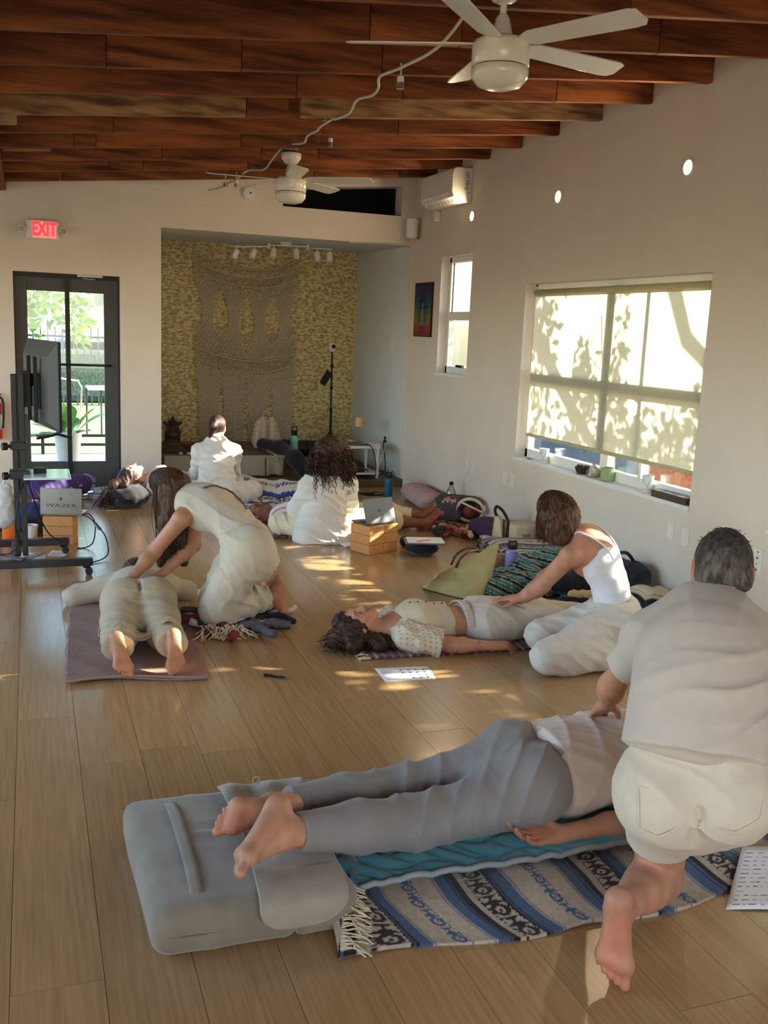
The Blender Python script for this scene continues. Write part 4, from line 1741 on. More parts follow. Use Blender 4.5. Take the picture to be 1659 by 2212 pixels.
for k in range(104):
    u = (k + 0.5) / 104
    uc = (int(u * 4) + 0.5) / 4
    z0 = sw2(u) - 0.20
    u1 = uc + (u - uc) * 0.8
    zb = 0.285 + 0.02 * math.sin(k * 1.7) - 0.02 * u
    b.tube([(edge(u, z0), yq, z0), (edge(u1, z0 - 0.3), yq - 0.004, z0 - 0.3), (edge(u1 + 0.004 * math.sin(k), zb), yq - 0.01 + 0.006 * math.sin(k * 3.3), zb)], 0.0045, 3)
tag(b.build('fringe', m_cord, t), kind='stuff')
b = MB()
b.tube([(edge(0, 2.55), yq, sw1(0)), (1.852, YA - 0.004, 2.62), (1.85, YA - 0.002, 2.66)], 0.004, 4)
b.tube([(edge(1, 2.55), yq, sw1(1)), (3.19, YA - 0.004, 2.60), (3.2, YA - 0.002, 2.65)], 0.004, 4)
b.build('hanging_cord', m_cord, t)

# track light
t = thing('track_light', 'white jointed track light with six spot heads on the alcove ceiling', 'light', (2.72, 10.95, 2.46))
b = MB()
b.lathe([(0.055, -0.035), (0.062, -0.03), (0.062, -0.012), (0.07, -0.01), (0.07, 0.0)], (2.742, 10.95, 2.657), 28)
b.build('canopy', m_plastic, t, smooth=False)
segs = [((2.16, 10.95, 2.572), (2.55, 10.95, 2.60)), ((2.54, 10.93, 2.613), (3.0, 10.93, 2.628)), ((2.99, 10.95, 2.612), (3.29, 10.95, 2.618))]
for a, c in segs:
    b = MB()
    b.bar(a, c, 0.014, 0.014)
    b.build('rail', m_plastic, t, bevel=0.002)
for x, z in ((2.545, 2.605), (2.995, 2.622)):
    b = MB()
    b.cyl((x, 10.94, z - 0.03), (x, 10.94, z + 0.03), 0.014, n=12)
    b.build('joint', m_plastic, t)
for x, rz, dx, dy in ((2.185, 2.573, -0.45, -0.25), (2.385, 2.588, -0.45, -0.25), (2.605, 2.613, -0.25, -0.3), (2.865, 2.622, -0.1, -0.45), (3.105, 2.612, 0.05, -0.3), (3.258, 2.615, -0.05, -0.2)):
    d = unit((dx, dy, -1))
    b = MB()
    b.cyl((x, 10.945, rz - 0.045), (x, 10.945, rz), 0.007, n=8)
    b.build('arm', m_plastic, t)
    p = V(x, 10.945, rz - 0.04)
    b = MB()
    x_, y_, _ = frame(d)
    b.lathe([(0.02, -0.005), (0.034, 0.0), (0.034, 0.095), (0.029, 0.096), (0.027, 0.075), (0.0, 0.07)], p, 20, axis=d)
    b.build('spot_head', m_plastic, t, smooth=False)

# low skirted bench on the riser
t = thing('platform_bench', 'low platform bench with a grey linen skirt in the alcove', 'bench', (1.95, 10.95, 0.088))
b = MB()
wall_box(b, 1.30, 2.62, 10.33, 11.55, 0.30, 0.335)
b.build('bench_top', m_woodd, t, bevel=0.005)
b = MB()
for x in (1.36, 2.54):
    for y in (10.42, 11.45):
        b.box((x, y, 0.195), (0.07, 0.07, 0.21))
b.build('bench_legs', m_woodd, t)


def skirt(x0, x1, seed):
    def fn(u, v):
        x = x0 + (x1 - x0) * u
        y = 10.322 - 0.012 * (1 - v) * np.sin(u * 9 + seed) - 0.02 * (1 - v) ** 2 * np.cos(u * 3.1) ** 2
        z = 0.10 + 0.215 * v + 0.012 * (1 - v) * np.sin(u * PI)
        return x, y, z
    return fn


cloth_grid('skirt', skirt(1.31, 2.405, 0.3), 60, 10, m_linen, t, None, 0.004)
cloth_grid('skirt', skirt(2.415, 2.615, 1.1), 16, 10, m_linen, t, None, 0.004)
b = MB()
b.box((1.97, 10.318, 0.312), (1.31, 0.008, 0.03))
b.build('skirt_band', m_linen, t, bevel=0.003)

m_bag = mat('beige_quilted_nylon', srgb(190, 172, 150), 0.7, 0.06, 10, (1, 1, 9), bump=0.5, bscale=9)
m_bag2 = mat('beige_strap', srgb(176, 158, 136), 0.8, 0.06, 20)
t = thing('backpack', 'beige quilted backpack standing on the skirted bench', 'backpack', (2.54, 10.85, 0.335))
S = SDF(0.012)
S.cone((2.47, 10.87, 0.43), (2.49, 10.87, 0.62), 0.105, 0.085, 0.05, flat=((0, 1, 0), 0.75))
S.cone((2.61, 10.87, 0.43), (2.59, 10.87, 0.60), 0.105, 0.085, 0.05, flat=((0, 1, 0), 0.75))
S.disp.append(lambda P: 0.011 * np.abs(np.sin(P[:, 2] * 62)) - 0.006)
S.build('bag_body', m_bag, t)
S = SDF(0.012)
S.cone((2.42, 10.85, 0.39), (2.43, 10.85, 0.50), 0.06, 0.055, 0.04, flat=((1, 0, 0), 0.7))
S.build('side_pocket', m_bag, t)
for x in (2.48, 2.58):
    b = MB()
    pts = smooth_path([(x, 10.82, 0.70), (x + 0.005, 10.775, 0.62), (x - 0.005, 10.768, 0.50), (x + 0.01, 10.775, 0.40), (x + 0.03, 10.79, 0.36)])
    for p, q in zip(pts[:-1], pts[1:]):
        b.bar(p, q, 0.05 if x < 2.5 else 0.05, 0.014, up=(0, -1, 0))
    b.build('shoulder_strap', m_bag2, t)
b = MB()
b.tube(smooth_path([(2.50, 10.86, 0.70), (2.50, 10.85, 0.755), (2.54, 10.85, 0.765), (2.575, 10.86, 0.70)]), 0.011, 6)
b.build('grab_handle', m_bag2, t, smooth=True)
b = MB()
pts = smooth_path([(2.46, 10.77, 0.40), (2.50, 10.70, 0.37), (2.49, 10.55, 0.345), (2.52, 10.33, 0.335), (2.53, 10.305, 0.27)])
for p, q in zip(pts[:-1], pts[1:]):
    b.bar(p, q, 0.03, 0.006)
b.build('loose_strap', m_bag2, t)

m_mint = mat('mint_enamel', srgb(128, 214, 190), 0.35, 0.04, 10)
m_teal = mat('teal_enamel', srgb(26, 92, 116), 0.35, 0.08, 10)
m_lav = mat('lavender_enamel', srgb(150, 144, 204), 0.35, 0.05, 10)
m_orange = mat('orange_enamel', srgb(240, 110, 30), 0.4, 0.05, 10)


def bottle(name, label, x, y, z, r, h, m, lid=m_blk, loop=True, band=None):
    t = thing(name, label, 'bottle', (x, y, z))
    b = MB()
    b.lathe([(r * 0.92, 0), (r, 0.006), (r, h * 0.72), (r * 0.93, h * 0.78), (r * 0.72, h * 0.82), (r * 0.70, h * 0.84)], (x, y, z), 24)
    b.build('bottle_body', m, t, smooth=False, bevel=0.002)
    b = MB()
    b.lathe([(r * 0.76, h * 0.84), (r * 0.78, h * 0.95), (r * 0.7, h * 0.965), (r * 0.2, h * 0.97)], (x, y, z), 20)
    b.build('lid', lid, t)
    if loop:
        b = MB()
        b.tube([(x - r * 0.66, y, z + h * 0.94), (x - r * 0.6, y, z + h * 1.06), (x + r * 0.6, y, z + h * 1.06), (x + r * 0.66, y, z + h * 0.94)], r * 0.16, 6)
        b.build('carry_loop', lid, t)
    if band:
        b = MB()
        b.lathe([(r * 1.01, h * 0.74), (r * 1.01, h * 0.76)], (x, y, z), 24)
        b.build('steel_ring', band, t)
    return t


bottle('water_bottle', 'mint green water bottle with black lid on the bench', 2.90, 10.98, 0.088, 0.045, 0.46, m_mint)
bpy.data.objects['water_bottle'].location.z += 0
t = thing('yoga_mat_roll', 'dark rolled-up mat lying behind the mint bottle', 'yoga mat', (3.0, 11.2, 0.088))
b = MB()
b.cyl((2.72, 11.3, 0.30), (3.25, 11.15, 0.30), 0.09, n=20)
b.build('rolled_mat', m_dkgrey, t, smooth=False, bevel=0.01)
for q in (0.25, 0.75):
    b = MB()
    p = V(2.72, 11.3, 0.30) * (1 - q) + V(3.25, 11.15, 0.30) * q
    d = unit(V(0.53, -0.15, 0))
    b.cyl(p - d * 0.012, p + d * 0.012, 0.093, n=20)
    b.build('strap', m_blk, t)
t = thing('mat_stool', 'low dark wooden box under the rolled mat and mint bottle', 'box', (2.98, 11.25, 0.088))
b = MB()
b.box((2.98, 11.22, 0.148), (0.62, 0.5, 0.118))
b.build('box_body', m_woodd, t, bevel=0.004)
bpy.data.objects.remove(bpy.data.objects['mat_stool']) if False else None

m_noir = mat('black_fabric', srgb(26, 24, 28), 0.9, 0.15, 30, bump=0.2, bscale=200, sheen=0.2)
t = thing('floor_bolster', 'long black bolster sagging off the right end of the bench', 'bolster', (2.72, 10.4, 0.088))
S = SDF(0.012)
S.cone((2.46, 10.72, 0.405), (2.62, 10.52, 0.385), 0.068, 0.075, 0.06)
S.cone((2.62, 10.52, 0.385), (2.73, 10.28, 0.30), 0.075, 0.085, 0.06)
S.cone((2.73, 10.28, 0.30), (2.80, 10.16, 0.175), 0.085, 0.08, 0.06)
S.disp.append(wrinkle(0.002, 22, [(0.4, -0.8, -0.4)], 3))
S.build('bolster_body', m_noir, t)
b = MB()
b.tube(smooth_path([(2.44, 10.66, 0.42), (2.60, 10.45, 0.41), (2.70, 10.2, 0.32), (2.77, 10.085, 0.20)]), 0.006, 5)
b.build('piping', m_blk, t)

m_stat = mat('dark_bronze', srgb(52, 42, 34), 0.5, 0.3, 20, bump=0.6, bscale=60)
t = thing('figurine', 'dark carved figurine at the left end of the bench', 'statue', (1.53, 11.3, 0.335))
S = SDF(0.009)
S.cone((1.53, 11.3, 0.36), (1.53, 11.3, 0.40), 0.10, 0.085, 0.02, flat=((0, 1, 0), 0.7))
S.ell((1.53, 11.28, 0.44), (0.085, 0.06, 0.05), 0.03)
S.ell((1.53, 11.28, 0.51), (0.05, 0.045, 0.06), 0.02)
S.ell((1.53, 11.27, 0.585), (0.035, 0.04, 0.04), 0.015)
for sx in (-1, 1):
    S.cone((1.53 + 0.05 * sx, 11.28, 0.53), (1.53 + 0.085 * sx, 11.26, 0.47), 0.02, 0.016, 0.01)
    S.cone((1.53 + 0.05 * sx, 11.29, 0.54), (1.53 + 0.09 * sx, 11.29, 0.585), 0.016, 0.02, 0.01)
    S.ell((1.53 + 0.045 * sx, 11.275, 0.585), (0.018, 0.01, 0.025), 0.008)
S.cone((1.53, 11.28, 0.61), (1.53, 11.28, 0.665), 0.03, 0.008, 0.01)
S.disp.append(wrinkle(0.004, 90, [(0, 0, 1), (1, 0, 0.3)], 5))
S.build('carving', m_stat, t)
b = MB()
b.lathe([(0.115, 0.335), (0.115, 0.352), (0.09, 0.36)], (1.53, 11.3, 0), 24)
b.build('plinth', m_woodd, t)
t = thing('framed_board', 'dark board lying flat on the bench corner below the figurine', 'board', (1.48, 10.62, 0.335))
b = MB()
b.box((1.47, 10.62, 0.343), (0.30, 0.34, 0.014), rz=-0.2)
b.build('board_face', m_blk, t, bevel=0.003)
b = MB()
b.box((1.47, 10.62, 0.352), (0.2, 0.24, 0.004), rz=-0.2)
b.build('inset', m_dkgrey, t)
for i, (x, y) in enumerate(((1.50, 10.42), (1.58, 10.40), (1.67, 10.42))):
    t = thing('tea_light', 'white tea light on the bench front edge, %s of three' % ('left', 'middle', 'right')[i], 'candle', (x, y, 0.335), 'tea lights on the bench')
    b = MB()
    b.cyl((x, y, 0.335), (x, y, 0.35), 0.02, n=14)
    b.build('cup', m_plastic, t)
    b = MB()
    b.cyl((x, y, 0.35), (x, y, 0.356), 0.002, n=5)
    b.build('wick', m_blk, t)
t = thing('incense_bowl', 'small rusty bowl with a stick on the bench', 'bowl', (1.66, 10.95, 0.335))
b = MB()
b.lathe([(0.03, 0), (0.06, 0.02), (0.075, 0.045), (0.065, 0.045), (0.05, 0.02), (0, 0.015)], (1.66, 10.95, 0.335), 20)
b.build('bowl_body', mat('rust', srgb(134, 74, 46), 0.7, 0.2, 20), t)
b = MB()
b.cyl((1.66, 10.95, 0.345), (1.70, 10.95, 0.44), 0.004, n=5)
b.build('stick', m_woodd, t)

# stand with phone clamp and camera
t = thing('camera_stand', 'thin black light stand with phone clamp and small white camera', 'tripod', (3.43, 11.3, 0.088))
b = MB()
b.cyl((3.44, 11.3, 0.28), (3.43, 11.3, 1.46), 0.011, n=8)
b.cyl((3.44, 11.3, 0.28), (3.438, 11.3, 0.75), 0.016, n=8)
b.build('pole', m_blk, t)
for a in (0.5, 2.6, 4.7):
    b = MB()
    b.tube([(3.44, 11.3, 0.50), (3.44 + 0.24 * math.cos(a), 11.3 + 0.24 * math.sin(a), 0.096)], 0.008, 6)
    b.build('leg', m_blk, t)
for z in (0.75, 1.02, 1.28):
    b = MB()
    b.cyl((3.435, 11.3, z - 0.02), (3.435, 11.3, z + 0.02), 0.02, n=10)
    b.build('collar', m_blk, t)
b = MB()
b.bar((3.43, 11.3, 1.16), (3.37, 11.24, 1.15), 0.02, 0.02)
R_ = np.array([unit((0.5, 0.1, 0.8)), unit((0.2, -1, 0)), np.cross(unit((0.5, 0.1, 0.8)), unit((0.2, -1, 0)))]).T
b.box((3.345, 11.24, 1.14), (0.18, 0.02, 0.085), R=R_)
b.build('phone_clamp', m_blk, t, bevel=0.004)
b = MB()
b.ball((3.43, 11.29, 1.515), 0.045, 18, 12)
b.build('camera_body', m_plastic, t, smooth=True)
b = MB()
b.cyl((3.43, 11.255, 1.515), (3.43, 11.236, 1.515), 0.024, n=16)
b.build('lens', m_blk, t)
b = MB()
b.lathe([(0.035, 1.455), (0.025, 1.475), (0.012, 1.49)], (3.43, 11.3, 0), 16)
b.build('camera_foot', m_plastic, t)

# little white side table
m_tabw = mat('white_lacquer', srgb(214, 212, 206), 0.4, 0.03, 10)
t = thing('side_table', 'small white two-tier side table in the alcove corner', 'table', (3.44, 10.3, 0.088))
TX0, TX1, TY0, TY1 = 3.29, 3.66, 10.12, 10.55
for z, nm, h in ((0.455, 'table_top', 0.03), (0.15, 'shelf', 0.018)):
    b = MB()
    wall_box(b, TX0 - 0.01, TX1 + 0.01, TY0 - 0.01, TY1 + 0.01, z - h, z)
    b.build(nm, m_tabw, t, bevel=0.004)
for x in (TX0 + 0.015, TX1 - 0.015):
    for y in (TY0 + 0.015, TY1 - 0.015):
        b = MB()
        b.box((x, y, 0.2565), (0.03, 0.03, 0.337))
        b.build('leg', m_tabw, t, bevel=0.003)
m_brass = mat('gold_shade', srgb(196, 164, 100), 0.45, 0.05, 10)
t = thing('table_lamp', 'small lamp with gold shade on the white side table', 'lamp', (3.53, 10.47, 0.455))
b = MB()
b.lathe([(0.045, 0), (0.045, 0.012), (0.012, 0.02), (0.012, 0.025)], (3.53, 10.47, 0.4555), 20)
b.build('lamp_base', m_chrome, t)
b = MB()
b.cyl((3.53, 10.47, 0.48), (3.53, 10.47, 0.67), 0.006, n=10)
b.build('lamp_stem', m_glass, t)
b = MB()
b.lathe([(0.06, 0.0), (0.046, 0.105), (0.043, 0.105), (0.057, 0.0)], (3.53, 10.47, 0.64), 26)
b.build('lamp_shade', m_brass, t, smooth=False)
t = thing('closed_laptop', 'thin grey laptop lying closed on the white side table', 'laptop', (3.42, 10.25, 0.455))
b = MB()
b.box((3.42, 10.25, 0.465), (0.22, 0.20, 0.018), rz=0.1)
b.build('laptop_shell', mat('space_grey', srgb(96, 96, 100), 0.35, 0.04, 10, metal=0.6), t, bevel=0.004)
b = MB()
b.box((3.41, 10.25, 0.4754), (0.05, 0.04, 0.001), rz=0.1)
b.build('lid_mark', m_dkgrey, t)
t = thing('notebook', 'pale open notebook on the right of the white side table', 'book', (3.60, 10.2, 0.455))
b = MB()
b.box((3.595, 10.21, 0.4635), (0.13, 0.16, 0.016), rz=0.35)
b.build('pages', m_plastic, t)
b = MB()
b.box((3.595, 10.21, 0.473), (0.135, 0.165, 0.003), rz=0.35)
b.build('cover', m_tabw, t)
m_straw = mat('straw', srgb(178, 152, 112), 0.9, 0.15, 60)
t = thing('straw_hat', 'flat straw tray behind the laptop on the white side table', 'tray', (3.44, 10.44, 0.455))
b = MB()
b.lathe([(0.09, 0.0), (0.10, 0.012), (0.05, 0.02), (0.045, 0.035), (0.0, 0.037)], (3.43, 10.44, 0.4555), 24)
b.build('weave', m_straw, t)
t = thing('router_box', 'black box on the lower shelf of the white side table', 'box', (3.40, 10.3, 0.15))
b = MB()
b.box((3.41, 10.28, 0.19), (0.20, 0.22, 0.08))
b.build('box_body', m_blk, t, bevel=0.005)
b = MB()
b.box((3.41, 10.168, 0.20), (0.16, 0.002, 0.03))
b.build('front_strip', m_dkgrey, t)
for i, (p, lab) in enumerate((([(W - 0.02, 10.61, 0.49), (3.86, 10.55, 0.44), (3.83, 10.4, 0.3), (3.80, 10.3, 0.15), (3.70, 10.25, 0.11), (3.55, 10.3, 0.172), (3.46, 10.3, 0.235)], 'black power lead from the alcove socket to the shelf box'),
                              ([(W - 0.02, 10.60, 0.45), (3.88, 10.45, 0.50), (3.76, 10.3, 0.30), (3.72, 10.33, 0.12), (3.79, 10.20, 0.094), (3.83, 10.12, 0.2), (3.88, 10.09, 0.1)], 'grey lead looping down right of the white side table'),
                              ([(3.50, 10.16, 0.478), (3.56, 10.09, 0.44), (3.60, 10.08, 0.30), (3.62, 10.10, 0.2), (3.60, 10.09, 0.094), (3.50, 10.07, 0.093)], 'thin black lead hanging off the front of the side table'))):
    t = thing('power_lead', lab, 'cable', (p[0][0], p[0][1], 0.1))
    b = MB()
    b.tube(smooth_path(p), 0.006, 5)
    b.build('lead', m_blk if i != 1 else m_cable, t)
    if i < 2:
        b = MB()
        b.box((W - 0.028, p[0][1], p[0][2]), (0.03, 0.025, 0.03))
        b.build('plug', m_blk, t, bevel=0.003)

# ================================================================ window sill still life
def paper_cup(name, label, x, y, z):
    t = thing(name, label, 'cup', (x, y, z), 'paper cups on the window sill')
    b = MB()
    n = 32
    cols = []
    rows = [(0.030, 0.0), (0.0315, 0.02), (0.033, 0.035), (0.0345, 0.05), (0.036, 0.065), (0.0375, 0.08), (0.039, 0.095), (0.041, 0.112), (0.043, 0.115), (0.041, 0.118), (0.039, 0.115)]
    for k, (r, h) in enumerate(rows):
        for i in range(n):
            w = srgb(232, 232, 228)
            if 2 <= k <= 6:
                ph = (i % 8) / 8
                if abs(abs(ph - 0.5) * 2 - (k - 2) / 4) < 0.18:
                    w = srgb(150, 170, 172)
            if k in (1,):
                w = srgb(206, 190, 182)
            cols.append(w)
    vs = [(x + r * math.cos(2 * PI * i / n), y + r * math.sin(2 * PI * i / n), z + h) for r, h in rows for i in range(n)]
    fs = [(k * n + i, k * n + (i + 1) % n, (k + 1) * n + (i + 1) % n, (k + 1) * n + i) for k in range(len(rows) - 1) for i in range(n)]
    link_mesh('cup_wall', vs, fs, m_print, t, True, cols=cols)
    b.lathe([(0.0385, 0.0), (0.0385, 0.003)], (x, y, z + 0.108), 24)
    b.build('liquid', m_woodd, t)
    return t


SZ = 0.7035
paper_cup('paper_cup', 'patterned paper cup at the far end of the window sill', 3.985, 7.0, SZ)
paper_cup('paper_cup', 'patterned paper cup beside the flat wooden box on the sill', 3.985, 5.55, SZ)
m_sage = mat('sage_glaze', srgb(150, 168, 118), 0.35, 0.06, 20)
t = thing('coffee_mug', 'sage green mug standing mid window sill', 'mug', (3.985, 6.05, SZ))
b = MB()
b.lathe([(0.042, 0), (0.047, 0.004), (0.050, 0.05), (0.050, 0.098), (0.046, 0.098), (0.045, 0.02), (0.0, 0.015)], (3.985, 6.05, SZ), 28)
b.build('mug_body', m_sage, t, smooth=False, bevel=0.001)
b = MB()
b.tube(smooth_path([(3.985, 6.095, SZ + 0.08), (3.985, 6.13, SZ + 0.075), (3.985, 6.135, SZ + 0.045), (3.985, 6.095, SZ + 0.025)]), 0.007, 8)
b.build('handle', m_sage, t, smooth=True)
b = MB()
b.cyl((3.985, 6.05, SZ + 0.085), (3.985, 6.05, SZ + 0.088), 0.0455, n=24)
b.build('coffee', mat('coffee', srgb(50, 32, 22), 0.2, 0.05), t)
t = thing('succulent_bowl', 'dark bowl of brown pods left of the garlic ornament on the sill', 'bowl', (3.985, 6.40, SZ))
b = MB()
b.lathe([(0.03, 0), (0.04, 0.005), (0.058, 0.04), (0.06, 0.052), (0.052, 0.052), (0.03, 0.02), (0, 0.018)], (3.985, 6.40, SZ), 22)
m_cho = mat('dark_pods', srgb(58, 42, 38), 0.6, 0.3, 40)
b.build('bowl_body', m_cho, t)
for i in range(9):
    a = i * 0.7
    S_ = MB()
    S_.ball((3.985 + 0.03 * math.cos(a) * (i > 0), 6.40 + 0.03 * math.sin(a) * (i > 0), SZ + 0.058), (0.017, 0.015, 0.013), 10, 6)
    S_.build('pod', m_cho, t, smooth=True)
t = thing('garlic_ornament', 'cream and tan bulb ornament between the dark bowl and the mug', 'ornament', (3.985, 6.24, SZ))
b = MB()
b.lathe([(0.028, 0), (0.042, 0.012), (0.046, 0.034), (0.034, 0.062), (0.014, 0.085), (0.008, 0.112), (0.0, 0.113)], (3.985, 6.24, SZ), 20)
b.build('bulb', mat('tan_glaze', srgb(176, 158, 130), 0.6, 0.35, 30, col2=srgb(214, 204, 186)), t, smooth=True)
b = MB()
b.cyl((3.94, 6.25, SZ + 0.036), (3.932, 6.252, SZ + 0.036), 0.016, n=14)
b.build('spot', mat('dark_tan', srgb(122, 104, 84), 0.7, 0.1), t)
t = thing('wooden_box', 'long flat dark wooden box at the near end of the sill', 'box', (3.965, 5.24, SZ))
b = MB()
b.box((3.962, 5.235, SZ + 0.019), (0.075, 0.37, 0.038))
b.build('box_body', mat('dark_walnut', srgb(74, 58, 44), 0.5, 0.25, 8, (1, 0.4, 4)), t, bevel=0.003)
b = MB()
b.box((3.962, 5.235, SZ + 0.041), (0.079, 0.374, 0.006))
b.build('lid', m_woodd, t, bevel=0.002)
t = thing('key_ring', 'little dark keys lying at the far end of the sill', 'keys', (3.97, 7.24, SZ))
b = MB()
b.tube([(3.97 + 0.016 * math.cos(a), 7.25 + 0.016 * math.sin(a), SZ + 0.003) for a in np.linspace(0, 6.0, 14)], 0.0025, 5)
b.build('ring', m_steel, t)
for a in (0.3, -0.4):
    b = MB()
    b.bar((3.97, 7.235, SZ + 0.004), (3.97 + 0.05 * math.sin(a), 7.235 - 0.05 * math.cos(a), SZ + 0.004), 0.012, 0.003)
    b.build('key', m_dkgrey, t)

# ================================================================ television on its cart, left
t = thing('tv_cart', 'black rolling television cart with tall pole at the left edge', 'tv cart', (-0.03, 7.0, 0))
m_cart = mat('black_powder_coat', srgb(30, 30, 33), 0.45, 0.1, 20)
b = MB()
for dx in (-0.024, 0.024):
    b.box((-0.085 + dx, 6.93, 0.72), (0.036, 0.06, 1.24))
b.build('pole', m_cart, t, bevel=0.004)
for y in (6.70, 7.36):
    b = MB()
    b.box((-0.06 if y < 7 else -0.12, y, 0.092), (0.86 if y < 7 else 0.72, 0.055, 0.05))
    b.build('base_leg', m_cart, t, bevel=0.003)
b = MB()
b.box((-0.13, 7.03, 0.092), (0.06, 0.70, 0.045))
b.build('cross_bar', m_cart, t, bevel=0.003)
b = MB()
b.bar((-0.32, 6.95, 0.118), (-0.08, 6.72, 0.118), 0.05, 0.012)
b.bar((0.05, 6.90, 0.118), (-0.06, 6.74, 0.118), 0.05, 0.012)
b.build('gusset_plate', m_steel, t)
for x, y in ((0.33, 6.70), (0.20, 7.36), (-0.42, 6.70), (-0.42, 7.36)):
    b = MB()
    b.cyl((x, y, 0.05), (x, y, 0.07), 0.025, n=12)
    b.bar((x, y, 0.066), (x + 0.01, y, 0.034), 0.038, 0.014, up=(1, 0, 0))
    w = b.build('caster', m_blk, t, bevel=0.002)
    b = MB()
    b.cyl((x + 0.014, y - 0.02, 0.025), (x + 0.014, y + 0.02, 0.025), 0.025, n=16)
    b.build('caster_wheel', m_dkgrey, w)
b = MB()
wall_box(b, -0.06, 0.24, 6.72, 7.14, 0.655, 0.667)
b.build('glass_shelf', mat('pale_shelf', srgb(210, 220, 228), 0.12, 0.02, 5, spec=0.8), t, bevel=0.003)
b = MB()
b.box((-0.085, 6.93, 0.665), (0.13, 0.10, 0.06))
b.bar((-0.085, 6.93, 0.64), (0.15, 6.93, 0.64), 0.03, 0.02)
b.build('shelf_clamp', m_cart, t, bevel=0.004)
for z in (0.86, 0.66):
    b = MB()
    b.cyl((-0.13, 6.90, z), (-0.17, 6.88, z), 0.012, n=10)
    b.cyl((-0.16, 6.885, z), (-0.19, 6.875, z), 0.026, n=12)
    b.build('clamp_knob', m_blk, t)
b = MB()
b.box((-0.085, 6.93, 0.86), (0.11, 0.085, 0.05))
b.build('collar', m_cart, t, bevel=0.004)
b = MB()
b.box((-0.03, 6.97, 1.24), (0.05, 0.10, 0.24))
b.bar((-0.05, 6.95, 1.30), (0.04, 7.02, 1.30), 0.05, 0.08)
b.bar((0.03, 6.89, 1.46), (0.03, 6.89, 1.02), 0.025, 0.025, up=(0, 1, 0))
b.bar((-0.01, 7.08, 1.46), (-0.01, 7.08, 1.02), 0.025, 0.025, up=(0, 1, 0))
b.build('tv_bracket', m_blk, t)
t = thing('television', 'dark flat television turned away on the black cart', 'television', (0.09, 7.05, 0.95))
A_, B_ = V(0.178, 6.60, 0), V(-0.012, 7.50, 0)
ud = unit(B_ - A_)
nd = V(ud[1], -ud[0], 0) * -1
nd = nd if nd[0] < 0 else -nd
m_tv = mat('tv_back', srgb(56, 52, 48), 0.55, 0.08, 10)
b = MB()
cen = (A_ + B_) / 2 + V(0, 0, 1.275)
RR = np.array([ud, np.cross(V(0, 0, 1), ud), V(0, 0, 1)]).T
b.box(cen, (0.92, 0.018, 0.585), R=RR)
b.build('bezel', m_blk, t, bevel=0.003)
b = MB()
q = [(-0.44, -0.28), (0.44, -0.28), (0.44, 0.28), (-0.44, 0.28)]
q2 = [(-0.36, -0.24), (0.36, -0.24), (0.36, 0.19), (-0.36, 0.19)]
b.add([cen + ud * x + V(0, 0, z) + nd * 0.009 for x, z in q] + [cen + ud * x + V(0, 0, z) + nd * 0.055 for x, z in q2],
      [(4, 5, 6, 7)] + [(i, (i + 1) % 4, 4 + (i + 1) % 4, 4 + i) for i in range(4)])
b.build('rear_shell', m_tv, t)
b = MB()
b.box(cen + nd * 0.062 + V(0, 0, -0.05), (0.34, 0.02, 0.22), R=RR)
b.build('port_panel', m_blk, t, bevel=0.004)
b = MB()
b.box(cen - nd * 0.0095, (0.89, 0.002, 0.55), R=RR)
b.build('screen', mat('tv_screen', srgb(8, 8, 10), 0.1, 0.0, 5, spec=0.6), t)
for s in (-0.36,):
    p = cen + ud * s + V(0, 0, -0.29)
    b = MB()
    b.tube([p + V(0, 0, 0.01), p + V(0, 0, -0.02), p + V(-0.06, 0, -0.038), p + V(-0.13, 0, -0.05)], 0.009, 6)
    b.tube([p + V(0, 0, -0.02), p + V(0.05, 0, -0.035), p + V(0.09, 0, -0.045)], 0.009, 6)
    b.build('foot', m_blk, t)
t = thing('streaming_box', 'small black device on the pale shelf of the television cart', 'device', (0.04, 6.98, 0.667))
b = MB()
b.box((0.045, 6.98, 0.684), (0.085, 0.085, 0.033))
b.build('device_body', m_blk, t, bevel=0.006)
b = MB()
b.box((0.045, 6.98, 0.7012), (0.06, 0.06, 0.0012))
b.build('device_top', m_dkgrey, t)

# ================================================================ cork blocks and laptops
m_cork = mat('cork', srgb(196, 136, 78), 0.85, 0.07, 90, rnd=0.05, col2=srgb(206, 148, 90), bump=0.05, bscale=150, space='obj')


def block(x, y, z, rz, label, group, m=None, s=(0.229, 0.152, 0.0745)):
    b = MB()
    b.box((0, 0, s[2] / 2), s)
    o = b.build('yoga_block', m or m_cork, bevel=0.006)
    o.location = (x, y, z)
    o.rotation_euler = (0, 0, rz)
    return tag(o, label, 'yoga block', group)


ang = math.atan2(-0.235, 0.0985)           # long side of the centre stack, from back-left to the front corner
ca = V(math.cos(ang), math.sin(ang), 0)
cb_ = V(-ca[1], ca[0], 0)
c0 = V(2.443, 6.895, 0)
lv = ('bottom', 'middle', 'top')
for k in range(3):
    for j in range(2):
        p = c0 - ca * 0.1145 + cb_ * (0.076 + 0.1525 * j)
        block(p[0], p[1], 0.0755 * k, ang, 'cork block, %s layer of the centre laptop stack, %s column' % (lv[k], ('left', 'right')[j]), 'cork blocks under the centre laptop')
for k in range(3):
    block(0.19, 7.70, 0.0755 * k, -0.28, 'cork block, %s of the three under the left laptop' % lv[k], 'cork blocks under the left laptop')

m_alum = mat('silver_aluminium', srgb(150, 142, 132), 0.38, 0.03, 10, metal=0.55)
m_sg = mat('grey_aluminium', srgb(92, 92, 96), 0.35, 0.04, 10, metal=0.6)
m_keys = mat('laptop_keys', srgb(24, 24, 26), 0.6, 0.05, 20)


